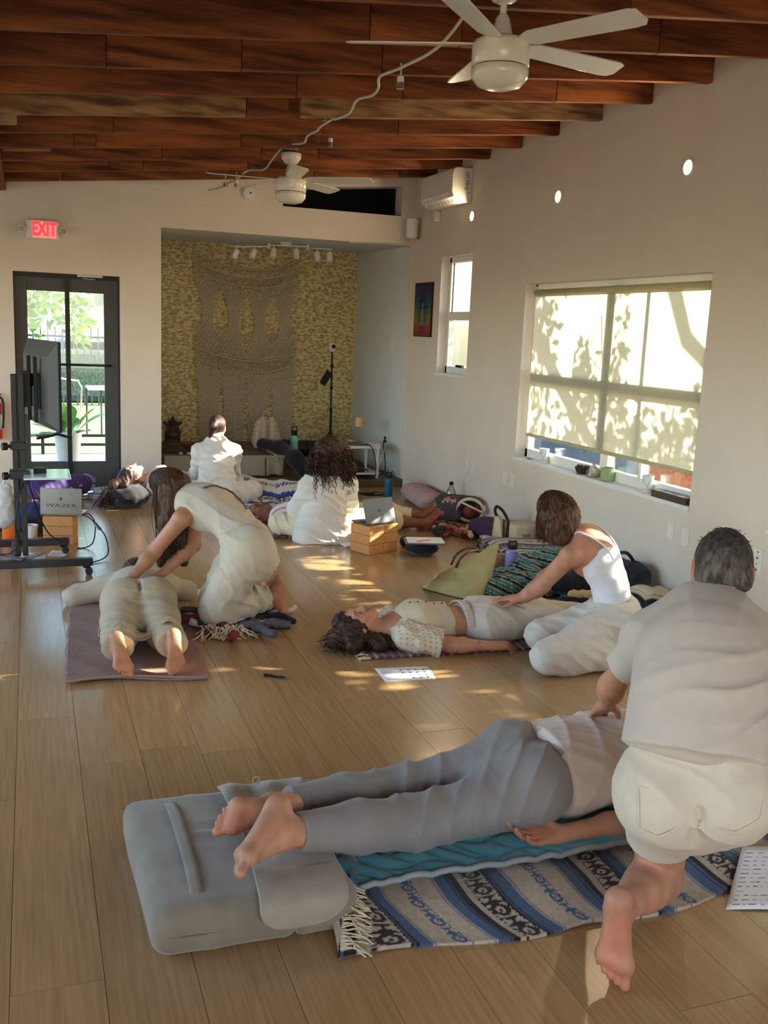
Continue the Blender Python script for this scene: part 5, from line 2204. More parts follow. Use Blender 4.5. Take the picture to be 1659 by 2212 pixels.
def laptop(name, label, hA, hB, base_dir, lean, m, depth=0.212):
    hA, hB = V(hA), V(hB)
    u = unit(hB - hA)
    w = np.linalg.norm(hB - hA)
    bd = V(base_dir)
    bd = unit(bd - u * (bd @ u))
    t = thing(name, label, 'laptop', tuple((hA + hB) / 2))
    b = MB()
    c = (hA + hB) / 2 + bd * depth / 2 + V(0, 0, 0.0075)
    b.box(c, (w, depth, 0.013), R=np.array([u, bd, V(0, 0, 1)]).T)
    b.build('base', m, t, bevel=0.004)
    b = MB()
    b.box(c + V(0, 0, 0.0072) - bd * 0.03, (w * 0.88, depth * 0.5, 0.001), R=np.array([u, bd, V(0, 0, 1)]).T)
    b.build('keyboard', m_keys, t)
    up = unit(V(0, 0, 1) - bd * lean)
    n = unit(np.cross(u, up))
    if n @ bd > 0:
        n = -n
    b = MB()
    c = (hA + hB) / 2 + V(0, 0, 0.012) + up * depth / 2
    b.box(c, (w, 0.006, depth), R=np.array([u, n, up]).T)
    b.build('lid', m, t, bevel=0.003)
    b = MB()
    b.box(c - n * 0.0034, (w * 0.95, 0.001, depth * 0.92), R=np.array([u, n, up]).T)
    b.build('screen', m_keys, t)
    return t, c + n * 0.0034, u, up, n


def fruit_mark(c, u, up, n, s, m, parent):
    """the bitten fruit emblem with its leaf, as flat raised outline"""
    pts = []
    for k in range(40):
        a = 2 * PI * k / 40
        r = 1 - 0.16 * max(0, math.cos(a - PI / 2)) ** 8 - 0.10 * max(0, math.cos(a + PI / 2)) ** 6
        x, y = 0.92 * r * math.cos(a), r * math.sin(a) * (1 - 0.06 * math.sin(a))
        dx, dy = x - 1.08, y - 0.12
        d = math.hypot(dx, dy)
        if d < 0.46:
            x, y = 1.08 + dx / d * 0.46, 0.12 + dy / d * 0.46
        pts.append((x, y))
    mb = MB()
    P = [c + u * x * s + up * y * s for x, y in pts]
    nn = len(P)
    mb.add(P + [c - V(n) * 0.0], [(i, (i + 1) % nn, nn) for i in range(nn)])
    lf = [(0.02, 1.12), (0.12, 1.42), (0.40, 1.62), (0.36, 1.32), (0.2, 1.15)]
    mb.add([c + u * x * s + up * y * s for x, y in lf], [(0, 1, 2, 3, 4)])
    return mb.build('emblem', m, parent)


# left laptop: its lid faces the camera
hA, hB = V(0.045, 7.70, 0.2285), V(0.345, 7.612, 0.2285)
t, lc, lu, lup, ln_ = laptop('laptop', 'silver laptop with emblem and lettering on its lid, on the left block stack', hA, hB, (0.28, 0.96, 0), -0.06, m_alum, 0.2)
m_ldk = mat('lid_print', srgb(64, 58, 52), 0.4, 0.05)
if ln_[1] > 0:
    ln_ = -ln_
    lc = (hA + hB) / 2 + V(0, 0, 0.012) + lup * 0.1 + ln_ * 0.0034
fruit_mark(lc + lup * 0.018 + ln_ * 0.0006, lu, lup, ln_, 0.0125, m_ldk, t)
text_mesh('lid_lettering', 'WAZER', 0.036, lc - lup * 0.034 + ln_ * 0.0006, (tuple(lu * 1.9), tuple(lup), tuple(ln_)), m_ldk, t, 0.0002)
# centre laptop, seen from behind its lid
hA, hB = V(2.423, 6.925, 0.2285), V(2.70, 7.012, 0.2285)
t, lc, lu, lup, ln_ = laptop('laptop', 'open grey laptop on six cork blocks, its dark back to the camera', hA, hB, (-0.31, 0.95, 0), -0.38, m_sg, 0.2)
fruit_mark(lc + ln_ * 0.001, lu, lup, ln_, 0.014, m_dkgrey, t)
for i, (p, lab) in enumerate((([(0.34, 7.63, 0.236), (0.40, 7.62, 0.24), (0.44, 7.6, 0.17), (0.42, 7.5, 0.05), (0.36, 7.5, 0.006), (0.30, 7.50, 0.006)], 'thin black lead looping beside the left block stack'),
                              ([(0.35, 7.62, 0.236), (0.40, 7.55, 0.225), (0.44, 7.45, 0.19), (0.50, 7.35, 0.12), (0.50, 7.15, 0.03), (0.40, 7.02, 0.008), (0.28, 7.02, 0.008), (0.15, 7.1, 0.008)], 'black lead with a grey adapter curving right of the left blocks'),
                              ([(-0.05, 6.93, 0.64), (-0.10, 6.8, 0.5), (-0.12, 6.75, 0.35), (-0.10, 6.8, 0.22), (-0.16, 6.82, 0.14), (-0.24, 6.86, 0.13)], 'black cable hanging down from the cart shelf clamp'),
                              ([(-0.04, 6.97, 0.63), (0.0, 7.0, 0.48), (0.04, 7.05, 0.33), (0.10, 7.12, 0.2), (0.19, 7.2, 0.125), (0.22, 7.3, 0.125)], 'black cable slanting from the cart pole to its base'))):
    t = thing('cable', lab, 'cable', (p[-1][0], p[-1][1], 0))
    b = MB()
    b.tube(smooth_path(p), 0.005, 5)
    b.build('lead', m_blk, t)
    if i == 1:
        b = MB()
        b.bar((0.43, 7.47, 0.20), (0.465, 7.40, 0.165), 0.026, 0.014)
        b.build('adapter', m_steel, t, bevel=0.003)

# ================================================================ things by the left wall
bottle('water_bottle', 'orange water bottle at the left edge behind the cart', -0.175, 7.86, 0, 0.062, 0.30, m_orange, m_orange)
m_navy = mat('navy_nylon', srgb(46, 60, 110), 0.7, 0.12, 20, bump=0.2, bscale=80)
t = thing('duffel_bag', 'blue and black duffel bag behind the orange bottle', 'bag', (-0.05, 8.2, 0))
S = SDF(0.014)
S.cone((-0.28, 8.25, 0.13), (0.0, 8.12, 0.13), 0.125, 0.12, 0.04)
S.disp.append(wrinkle(0.008, 24, [(1, 0, 0.4), (0, 0.3, 1)], 8))
S.build('bag_body', m_navy, t)
S = SDF(0.012)
S.cone((-0.02, 8.05, 0.09), (0.05, 8.02, 0.07), 0.085, 0.07, 0.03)
S.disp.append(wrinkle(0.008, 30, [(1, 0, 0.4), (0, 0.3, 1)], 9))
S.build('end_pocket', m_noir, t)
t = thing('plastic_pot', 'small pale plastic tub beside the cart base', 'tub', (-0.03, 7.80, 0))
b = MB()
b.lathe([(0.04, 0), (0.05, 0.13), (0.054, 0.13), (0.054, 0.138), (0.046, 0.138), (0.044, 0.02), (0, 0.01)], (-0.025, 7.78, 0), 20)
b.build('tub_body', m_plastic, t)
b = MB()
b.lathe([(0.0515, 0.12), (0.0525, 0.126)], (-0.025, 7.78, 0), 20)
b.build('tub_rim', m_trim, t)
m_film = mat('white_film', srgb(212, 210, 204), 0.5, 0.06, 12, bump=0.6, bscale=20)
t = thing('plastic_bag', 'crumpled white plastic bag hanging from the cart at the left edge', 'bag', (-0.20, 7.0, 0.28))
S = SDF(0.01)
S.cone((-0.20, 7.0, 0.36), (-0.19, 6.98, 0.55), 0.085, 0.05, 0.03, flat=((0, 1, 0), 0.6))
S.disp.append(wrinkle(0.006, 30, [(1, 0, 0.2), (0.3, 0.6, 0.6)], 12))
S.build('bag_body', m_film, t)
b = MB()
b.tube([(-0.20, 6.98, 0.58), (-0.17, 6.94, 0.65), (-0.14, 6.93, 0.66)], 0.006, 5)
b.build('bag_handle', m_film, t)
m_paper = mat('white_paper', srgb(236, 236, 240), 0.75, 0.02, 5)


def paper(name, label, c4, marks=(), cat='paper', curl=0.0):
    """sheet given by its four corners (near-left, near-right, far-right, far-left)"""
    P = [V(p) for p in c4]
    cen = sum(P) / 4
    t = thing(name, label, cat, (cen[0], cen[1], min(p[2] for p in P)))
    f = lambda u, v: P[0] * (1 - u) * (1 - v) + P[1] * u * (1 - v) + P[2] * u * v + P[3] * (1 - u) * v
    n = unit(np.cross(P[1] - P[0], P[3] - P[0]))

    def fn(u, v):
        X = np.stack([P[0][i] * (1 - u) * (1 - v) + P[1][i] * u * (1 - v) + P[2][i] * u * v + P[3][i] * (1 - u) * v + n[i] * curl * 4 * u * (1 - u) for i in range(3)])
        return X[0], X[1], X[2]
    cloth_grid('sheet', fn, 10, 10, m_paper, t, None, 0.0012)
    if marks:
        b = MB()
        for (u0, v0, u1, v1) in marks:
            h = n * (0.0006)
            cu = lambda u: n * curl * 4 * u * (1 - u)
            b.add([f(u0, v0) + h + cu(u0), f(u1, v0) + h + cu(u1), f(u1, v1) + h + cu(u1), f(u0, v1) + h + cu(u0)], [(0, 1, 2, 3)])
        tag(b.build('printing', m_ink, t), kind='stuff')
    return t


rg = random.Random(4)
mk = []
for i in range(4):
    for j in range(4):
        x, y = 0.42 + i * 0.14, 0.12 + j * 0.2
        if i == 0 and j < 2:
            continue
        mk += [(x, y, x + 0.05, y + 0.09), (x + 0.062, y + 0.02, x + 0.10, y + 0.04), (x + 0.062, y + 0.06, x + 0.09, y + 0.075)]
for j in range(6):
    mk.append((0.06, 0.3 + j * 0.09, 0.06 + rg.uniform(0.15, 0.3), 0.315 + j * 0.09))
paper('handout', 'white printed sheet with rows of small figures lying in the sun on the floor', [(1.629, 4.275, 0.001), (1.894, 4.255, 0.001), (1.925, 4.44, 0.001), (1.64, 4.475, 0.001)], mk)
mk = []
for j in range(13):
    y = 0.06 + j * 0.068
    x = 0.08
    while x < 0.9 and rg.random() < 0.93:
        w = rg.uniform(0.03, 0.12)
        if j % 3 != 2 or x < 0.5:
            mk.append((x, y, min(x + w, 0.93), y + rg.uniform(0.006, 0.016)))
        x += w + rg.uniform(0.02, 0.08)
paper('handout', 'white written sheet propped on the striped blanket at the right edge', [(1.985, 2.165, 0.002), (2.20, 2.098, 0.002), (2.44, 2.31, 0.055), (2.222, 2.38, 0.06)], mk, curl=0.004)
paper('handout', 'blank white sheet on the floor behind the kneeling woman\'s blanket', [(1.0, 5.88, 0.001), (1.20, 5.95, 0.001), (1.12, 6.22, 0.001), (0.93, 6.14, 0.001)])
paper('handout', 'white sheet under the left cart base', [(-0.14, 7.18, 0.001), (0.06, 7.15, 0.001), (0.08, 7.40, 0.001), (-0.12, 7.43, 0.001)])
paper('handout', 'white sheet beside the left block stack foot', [(0.08, 7.30, 0.001), (0.2, 7.26, 0.001), (0.25, 7.42, 0.001), (0.12, 7.47, 0.001)])
t = thing('ballpoint_pen', 'black ballpoint pen lying on the bare floor', 'pen', (1.11, 4.46, 0))
b = MB()
b.cyl((1.06, 4.497, 0.006), (1.155, 4.437, 0.006), 0.0055, n=10)
b.build('barrel', m_blk, t)
b = MB()
b.cyl((1.155, 4.437, 0.006), (1.178, 4.4225, 0.006), 0.005, 0.001, n=10)
b.build('tip', m_steel, t)
b = MB()
b.bar((1.063, 4.495, 0.013), (1.10, 4.472, 0.013), 0.004, 0.002)
b.build('clip', m_blk, t)

m_purple = mat('purple_cotton', srgb(70, 54, 104), 0.9, 0.1, 20, bump=0.15, bscale=120)
m_plum = mat('plum_cotton', srgb(72, 48, 78), 0.9, 0.1, 20, bump=0.15, bscale=120)
t = thing('round_bolster', 'purple pleated bolster lying before the glass door', 'bolster', (0.2, 9.5, 0))
S = SDF(0.012)
S.cone((0.06, 9.42, 0.135), (0.42, 9.62, 0.15), 0.125, 0.115, 0.05, flat=((0, 0, 1), 0.9))
S.disp.append(lambda P: 0.004 * np.sin(P[:, 0] * 120 + P[:, 2] * 60))
S.build('bolster_cover', m_purple, t)
b = MB()
b.tube([(-0.02 + 0.02 * k, 9.30 + 0.012 * k, 0.055) for k in range(20)], 0.012, 6)
b.build('piping', m_plum, t)
t = thing('folded_blanket', 'folded white and blue striped blanket near the glass door', 'blanket', (0.55, 9.75, 0))


def stripes_bw(u, v):
    c = np.zeros(u.shape + (3,)) + np.array(srgb(214, 214, 218))
    s = (u * 9) % 1
    c[(s > 0.3) & (s < 0.42)] = srgb(120, 134, 190)
    c[(s > 0.6) & (s < 0.66)] = srgb(90, 84, 110)
    return c[..., 0], c[..., 1], c[..., 2]


for k in range(3):
    cloth_grid('fold', lambda u, v, k=k: (0.40 + 0.34 * u + 0.01 * k, 9.62 + 0.24 * v, 0.022 + 0.03 * k + 0.006 * np.sin(u * 7 + k)), 24, 8, m_print, t, stripes_bw, 0.022)
t = thing('headband', 'lilac padded headband on the striped blanket by the door', 'cushion', (0.47, 9.72, 0.08))
b = MB()
b.tube([(0.47 + 0.085 * math.cos(a), 9.72 + 0.03 * math.sin(a), 0.15 + 0.06 * math.sin(a)) for a in np.linspace(0, 6.0, 22)], 0.024, 8)
b.build('band', mat('lilac', srgb(150, 140, 196), 0.8, 0.05), t, smooth=True)
t = thing('fire_extinguisher', 'red fire extinguisher on the back wall, cut by the left edge', 'fire extinguisher', (-0.33, YB - 0.09, 0.54))
b = MB()
b.lathe([(0.06, 0.0), (0.07, 0.02), (0.07, 0.32), (0.05, 0.37), (0.025, 0.39), (0.025, 0.41)], (-0.335, YB - 0.09, 0.55), 24)
b.build('cylinder', mat('extinguisher_red', srgb(190, 30, 34), 0.35, 0.05), t, smooth=False)
b = MB()
b.lathe([(0.0712, 0.10), (0.0712, 0.24)], (-0.335, YB - 0.09, 0.55), 24)
b.build('instruction_label', m_plastic, t)
b = MB()
b.bar((-0.335, YB - 0.09, 0.95), (-0.335, YB - 0.09, 1.0), 0.03, 0.04, up=(1, 0, 0))
b.bar((-0.335, YB - 0.09, 0.99), (-0.27, YB - 0.12, 0.98), 0.02, 0.012)
b.build('valve', m_blk, t)
b = MB()
b.tube(smooth_path([(-0.33, YB - 0.10, 0.96), (-0.26, YB - 0.14, 0.94), (-0.25, YB - 0.15, 0.80), (-0.26, YB - 0.14, 0.66)]), 0.01, 6)
b.build('hose', m_blk, t)
b = MB()
b.box((-0.335, YB - 0.015, 0.75), (0.08, 0.02, 0.1))
b.build('wall_hook', m_steel, t)

# ================================================================ along the right wall
m_pinkv = mat('dusty_pink_canvas', srgb(184, 152, 146), 0.9, 0.06, 20, bump=0.2, bscale=160)
t = thing('yoga_bolster', 'dusty pink rectangular bolster against the right wall', 'bolster', (3.72, 8.95, 0))
dv = unit(V(-0.09, -0.86, 0))
sv = V(-dv[1], dv[0], 0)
S = SDF(0.012)
c = V(3.73, 8.98, 0.085)
S.cone(c - dv * 0.28 - sv * 0.07, c + dv * 0.30 - sv * 0.07, 0.078, 0.078, 0.06)
S.cone(c - dv * 0.28 + sv * 0.07, c + dv * 0.30 + sv * 0.07, 0.078, 0.078, 0.06)
S.cone(c - dv * 0.30, c + dv * 0.32, 0.084, 0.084, 0.06)
S.build('bolster_cover', m_pinkv, t)
b = MB()
pts = []
for sgn in (1,):
    for (x, y) in ((-0.36, 0.0), (-0.34, -0.14), (0.0, -0.153), (0.37, -0.13), (0.405, 0.0), (0.37, 0.13)):
        p = c + dv * x + sv * y
        pts.append((p[0], p[1], 0.085))
b.tube(smooth_path(pts), 0.004, 5)
b.build('seam_piping', m_pinkv, t)
bottle('water_bottle', 'teal blue water bottle with black lid beside the pink bolster', 3.50, 9.36, 0.0, 0.047, 0.255, m_teal, m_blk)
bpy.data.objects[[o.name for o in bpy.data.objects if o.name.startswith('water_bottle')][-1]]
t = thing('tablet', 'dark tablet lying flat on the floor by the teal bottle', 'tablet', (3.42, 9.62, 0))
b = MB()
b.box((3.42, 9.60, 0.005), (0.26, 0.18, 0.010), rz=0.25)
b.build('tablet_case', m_blk, t, bevel=0.003)
b = MB()
b.box((3.42, 9.60, 0.0106), (0.23, 0.15, 0.001), rz=0.25)
b.build('screen', mat('tablet_screen', srgb(30, 32, 36), 0.08, 0.0, spec=0.7), t)

m_flor = mat('floral_print', (0.95, 0.95, 0.95), 0.8, 0.05, 26, attr=True)


def floral(v):
    rg_ = random.Random(77)
    cols = [srgb(*c) for c in ((196, 92, 88), (214, 150, 130), (92, 128, 124), (212, 196, 160), (120, 56, 70), (150, 160, 120))]
    c = np.zeros((len(v), 3)) + np.array(srgb(70, 62, 66))
    for k in range(150):
        p = V(rg_.uniform(3.5, 3.98), rg_.uniform(7.85, 8.4), rg_.uniform(0, 0.26))
        d = v - p
        a = np.arctan2(d[:, 2], d[:, 1]) + rg_.uniform(0, 6)
        c[np.linalg.norm(d, axis=1) < 0.030 * (0.75 + 0.35 * np.cos(5 * a))] = cols[k % 6]
    return c


m_canvas = mat('natural_canvas', srgb(206, 192, 162), 0.9, 0.05, 30, bump=0.2, bscale=200)
t = thing('floral_tote', 'floral tote bag with cream lining lying open by the wall', 'bag', (3.74, 8.1, 0))
S = SDF(0.01)
S.cone((3.66, 8.22, 0.12), (3.83, 8.02, 0.12), 0.12, 0.125, 0.05)
S.cone((3.60, 8.17, 0.04), (3.72, 8.05, 0.04), 0.05, 0.06, 0.05)
S.ell((3.79, 7.93, 0.13), (0.10, 0.09, 0.085), 0.03, op='d')
S.disp.append(wrinkle(0.008, 26, [(1, 1, 0.3), (0, 0.3, 1)], 18))
S.build('bag_body', m_flor, t, [floral])
b = MB()
ring = []
for a in np.linspace(0, 2 * PI, 26)[:-1]:
    ring.append(V(3.79, 7.945, 0.128) + V(0.10, -0.07, 0) * math.cos(a) * 1.0 + V(0.0, 0.0, 0.105) * math.sin(a))
b.tube(ring, 0.016, 6, closed=True)
b.build('rolled_rim', m_canvas, t, smooth=True)
b = MB()
b.tube(smooth_path([(3.71, 7.97, 0.20), (3.78, 7.86, 0.165), (3.87, 7.83, 0.13), (3.90, 7.88, 0.18)]), 0.010, 6)
b.build('strap', m_canvas, t)
S = SDF(0.01)
S.ell((3.80, 7.97, 0.11), (0.07, 0.05, 0.06), 0.02)
S.build('bundled_contents', mat('rust_cloth', srgb(130, 62, 44), 0.9, 0.3, 20), t)
t = thing('clear_bottle', 'clear plastic bottle with black cap behind the floral tote', 'bottle', (3.80, 8.50, 0))
b = MB()
b.lathe([(0.042, 0), (0.046, 0.01), (0.046, 0.20), (0.040, 0.235), (0.018, 0.275), (0.016, 0.29)], (3.80, 8.42, 0), 22)
b.build('bottle_wall', glass_mat('pet_plastic', (0.86, 0.88, 0.88), 0.10, 0.05), t, smooth=True)
b = MB()
b.cyl((3.80, 8.42, 0.288), (3.80, 8.42, 0.318), 0.02, n=16)
b.build('cap', m_blk, t)
b = MB()
b.lathe([(0.0415, 0.012), (0.0435, 0.1)], (3.80, 8.42, 0), 20)
b.build('water', glass_mat('water', (0.85, 0.9, 0.92), 0.05), t)


def crumple(name, label, c, r, z, n, cols, seed, cat='blanket', tr=0.018):
    """a loosely twisted fringed cloth: overlapping folded ropes of cloth"""
    t = thing(name, label, cat, (c[0], c[1], 0))
    rg_ = random.Random(seed)
    for i in range(n):
        a = rg_.uniform(0, 6.28)
        p = V(c[0], c[1], 0) + V(r[0] * rg_.uniform(-1, 1) * 0.7, r[1] * rg_.uniform(-1, 1) * 0.7, 0)
        pts = []
        for k in range(6):
            q = rg_.uniform(0.02, 0.06)
            pts.append(V(p[0], p[1], rg_.uniform(0.3, 1.0) * z + 0.01))
            a += rg_.uniform(-0.9, 0.9)
            p = p + V(math.cos(a) * r[0], math.sin(a) * r[1], 0) * 0.3
        S_ = MB()
        S_.tube(smooth_path(pts, 4), tr * rg_.uniform(0.8, 1.4), 7)
        S_.build('twisted_fold', cols[i % len(cols)], t, smooth=True)
    return t


def cmat(n, r, g, bb):
    return mat(n, srgb(r, g, bb), 0.95, 0.15, 30, bump=0.2, bscale=120)


crumple('fringed_shawl', 'crumpled red, black and cream fringed cloth on the floor by the bare feet', (3.44, 7.62), (0.13, 0.24), 0.05, 16,
        [cmat('shawl_red', 150, 62, 50), cmat('shawl_dark', 52, 56, 52), cmat('shawl_cream', 196, 180, 164), cmat('shawl_rust', 176, 96, 72)], 2)
t = thing('floor_cushion', 'dark purple cushion against the wall behind the canvas bag', 'cushion', (3.72, 7.25, 0))
S = SDF(0.012)
S.ell((3.70, 7.30, 0.085), (0.17, 0.30, 0.10), 0.03)
S.disp.append(wrinkle(0.006, 22, [(1, 0.4, 0.3), (0, 0.3, 1)], 28))
S.build('cushion_cover', m_plum, t)
b = MB()
b.tube([(3.70 + 0.172 * math.cos(a), 7.30 + 0.30 * math.sin(a), 0.085) for a in np.linspace(0, 2 * PI, 40)[:-1]], 0.006, 5, closed=True)
b.build('piping', m_purple, t)
m_green = mat('dark_green_enamel', srgb(24, 56, 54), 0.35, 0.08)
t = thing('travel_mug', 'dark green enamel mug with clear lid on the floor', 'mug', (3.45, 6.92, 0))
b = MB()
b.lathe([(0.042, 0), (0.046, 0.005), (0.048, 0.09), (0.05, 0.096), (0.044, 0.096), (0.04, 0.01)], (3.45, 6.92, 0), 24)
b.build('mug_body', m_green, t, smooth=False)
b = MB()
b.lathe([(0.049, 0.096), (0.05, 0.112), (0.04, 0.116)], (3.45, 6.92, 0), 24)
b.build('lid', m_chrome, t)
b = MB()
b.tube(smooth_path([(3.405, 6.905, 0.08), (3.375, 6.895, 0.075), (3.372, 6.894, 0.035), (3.407, 6.906, 0.022)]), 0.006, 7)
b.build('handle', m_green, t, smooth=True)
t = thing('canvas_bag', 'cream canvas bag with black straps standing by the wall', 'bag', (3.68, 6.95, 0))
b = MB()
pr = [V(3.53, 7.0, 0.0), V(3.62, 6.86, 0.0), V(3.60, 7.13, 0.02)]
vs = [(3.54, 6.98, 0.0), (3.60, 6.88, 0.0), (3.66, 7.02, 0.0), (3.60, 7.12, 0.0), (3.575, 7.01, 0.27), (3.60, 6.96, 0.23), (3.66, 7.03, 0.24), (3.60, 7.07, 0.28)]
b.add(vs, [(0, 1, 5, 4), (1, 2, 6, 5), (2, 3, 7, 6), (3, 0, 4, 7), (4, 5, 6, 7), (3, 2, 1, 0)])
b.build('end_panel', m_canvas, t, bevel=0.012, seg=3)
b = MB()
wall_box(b, 3.66, 3.90, 6.80, 7.02, 0.0, 0.215)
b.build('body_panel', m_canvas, t, bevel=0.02, seg=3)
b = MB()
b.bar((3.655, 6.93, 0.01), (3.655, 6.93, 0.235), 0.03, 0.012, up=(1, 0, 0))
b.tube(smooth_path([(3.655, 6.93, 0.23), (3.64, 7.0, 0.30), (3.60, 7.04, 0.335), (3.58, 7.03, 0.30), (3.59, 7.01, 0.26)]), 0.013, 6)
b.bar((3.86, 6.79, 0.01), (3.86, 6.79, 0.22), 0.03, 0.012, up=(0, 1, 0))
b.build('black_strap', m_noir, t)
b = MB()
b.box((3.76, 6.797, 0.13), (0.07, 0.006, 0.035))
b.build('patch', m_linen, t)
bottle('water_bottle', 'dark maroon bottle against the wall beyond the bobbed woman', 3.85, 6.72, 0.0, 0.038, 0.30, mat('maroon', srgb(74, 24, 30), 0.4, 0.1), m_blk, loop=False)


# ------- striped blankets: woven colour pattern, computed per vertex
def serape_cols(U, Vv, pal, period=0.40):
    """U, Vv in metres: bands across U with octagon and cross motifs running along V"""
    s = U % period
    f = period / 0.40
    cream, blk, blu, mid = [np.array(srgb(*c)) for c in pal]
    col = np.zeros(U.shape + (3,)) + cream
    col *= (1 + 0.05 * np.sin(U * 900) * np.sin(Vv * 700))[..., None]

    def band(a, b_, c):
        col[(s >= a * f) & (s < b_ * f)] = c

    def motif(a, b_, fg, bg, pv):
        m_ = (s >= a * f) & (s < b_ * f)
        x = ((s - a * f) / ((b_ - a) * f) - 0.5) * 2
        q = (Vv / pv) % 1
        o = q < 0.58
        yo = (q / 0.58 - 0.5) * 2
        r = np.maximum(np.maximum(np.abs(x) * 1.05, np.abs(yo)), (np.abs(x) + np.abs(yo)) * 0.72)
        ring = o & (r > 0.42) & (r < 0.86)
        core = o & (np.abs(x) < 0.14) & (np.abs(yo) < 0.2)
        yx = ((q - 0.58) / 0.42 - 0.5) * 2
        cross = (~o) & (np.abs(yx) > np.abs(x) * 0.9)
        bars = (np.abs(x) > 0.84) & (((Vv / 0.008) % 1) < 0.5)
        on = ring | core | cross | bars
        col[m_ & on] = fg
        col[m_ & ~on] = bg
    motif(0.0, 0.072, blk, cream, 0.085)
    band(0.072, 0.079, blk)
    band(0.079, 0.084, blu)
    band(0.084, 0.090, blk)
    band(0.090, 0.128, blu)
    band(0.132, 0.138, mid)
    motif(0.196, 0.240, blu, cream, 0.075)
    band(0.298, 0.304, mid)
    band(0.309, 0.345, blu)
    band(0.345, 0.352, blk)
    band(0.352, 0.358, blu)
    band(0.358, 0.378, blk)
    return col


def as3(c):
    return c[..., 0], c[..., 1], c[..., 2]


m_woven = mat('woven_blanket', (0.92, 0.92, 0.92), 0.95, 0.12, 60, attr=True, bump=0.35, bscale=260, spec=0.15, sheen=0.2)
PAL_BLUE = ((186, 172, 152), (40, 30, 34), (72, 96, 128), (92, 116, 144))
PAL_NAVY = ((200, 184, 156), (34, 32, 40), (44, 60, 104), (150, 128, 96))
PAL_ROYAL = ((222, 212, 200), (30, 28, 36), (40, 66, 168), (188, 160, 132))

t = thing('serape_blanket', 'folded navy and cream serape blanket on the floor behind the bobbed woman', 'blanket', (3.55, 6.5, 0))
for k in range(3):
    def fn(u, v, k=k):
        x = 3.36 + 0.52 * u + 0.015 * k
        y = 6.22 + 0.72 * v - 0.1 * u
        z = 0.035 + 0.036 * k + 0.03 * (1 - (2 * u - 1) ** 6) * (0.5 + 0.5 * k / 2) * np.sin(v * PI) ** 0.5 - 0.02 * (2 * u - 1) ** 8 + 0.008 * np.sin(v * 9 + k)
        return x, y, z
    cloth_grid('fold', fn, 70, 110, m_woven, t, lambda u, v: as3(serape_cols(v * 0.95 + 0.1 * np.sin(u * 2.5), u * 0.5, PAL_NAVY, 0.40)), 0.032)
bottle('water_bottle', 'lavender water bottle with stickers and black lid beside the green tote', 3.27, 6.11, 0.0, 0.048, 0.24, m_lav, m_blk, band=m_chrome)
lb = bpy.data.objects[sorted([o.name for o in bpy.data.objects if o.name.startswith('water_bottle')])[-1]]
b = MB()
for (x, z, sx, sz) in ((3.235, 0.055, 0.03, 0.018), (3.285, 0.03, 0.02, 0.02)):
    dd = math.sqrt(max(0, 0.0492 ** 2 - (x - 3.27) ** 2))
    n_ = unit(V(x - 3.27, -dd, 0))
    s_ = V(-n_[1], n_[0], 0)
    p = V(3.27, 6.11, z) + n_ * 0.0492
    k = 12
    b.add([p + n_ * 0.0008 + s_ * sx * 0.8 * math.cos(2 * PI * i / k) + V(0, 0, sz * math.sin(2 * PI * i / k)) - n_ * 0.006 * math.cos(2 * PI * i / k) ** 2 for i in range(k)], [tuple(range(k))])
b.build('sticker', m_sage, lb)
t = thing('cardboard_box', 'plain brown cardboard piece between the tote and the lavender bottle', 'box', (3.17, 6.14, 0))
b = MB()
b.box((3.175, 6.17, 0.075), (0.16, 0.03, 0.15), rz=0.1)
b.build('panel', mat('cardboard', srgb(176, 138, 98), 0.9, 0.05), t)
b = MB()
b.box((3.175, 6.20, 0.06), (0.15, 0.04, 0.12), rz=0.1)
b.build('flap', mat('cardboard_edge', srgb(156, 120, 84), 0.9, 0.05), t)

m_olive = mat('olive_canvas', srgb(186, 176, 124), 0.8, 0.06, 14, bump=0.25, bscale=120)
m_lbrown = mat('brown_leather', srgb(84, 50, 36), 0.5, 0.12, 30)
t = thing('tote_bag', 'large pale olive tote bag with brown handles slumped on the floor', 'bag', (2.72, 5.72, 0))


def tote(u, v):
    # a loop around the bag (u) rising to its mouth (v)
    a = u * 2 * PI
    bl, br = np.array([2.56, 5.98]), np.array([2.80, 5.58])
    tl, tr_ = np.array([2.53, 5.73]), np.array([2.93, 5.68])
    w = v ** 0.9
    cx = (bl[0] + br[0]) / 2 * (1 - w) + (tl[0] + tr_[0]) / 2 * w
    cy = (bl[1] + br[1]) / 2 * (1 - w) + (tl[1] + tr_[1]) / 2 * w
    hx = (br[0] - bl[0]) / 2 * (1 - w) + (tr_[0] - tl[0]) / 2 * w
    hy = (br[1] - bl[1]) / 2 * (1 - w) + (tr_[1] - tl[1]) / 2 * w
    px, py = 0.10 * (1 - w) + 0.045 * w, 0.075 * (1 - w) + 0.05 * w
    c_, s_ = np.cos(a), np.sin(a)
    k = 1 / np.maximum(np.abs(c_) ** 5 + np.abs(s_) ** 5, 1e-6) ** 0.2
    wr = 0.012 * np.sin(a * 5 + v * 4) * np.sin(v * PI)
    x = cx + hx * c_ * k + (px + wr) * s_ * k
    y = cy + hy * c_ * k + (py + wr) * s_ * k
    z = 0.006 + v * (0.22 + 0.10 * np.clip(c_ * k, -1, 1) + 0.03 * np.abs(s_))
    return x, y, z


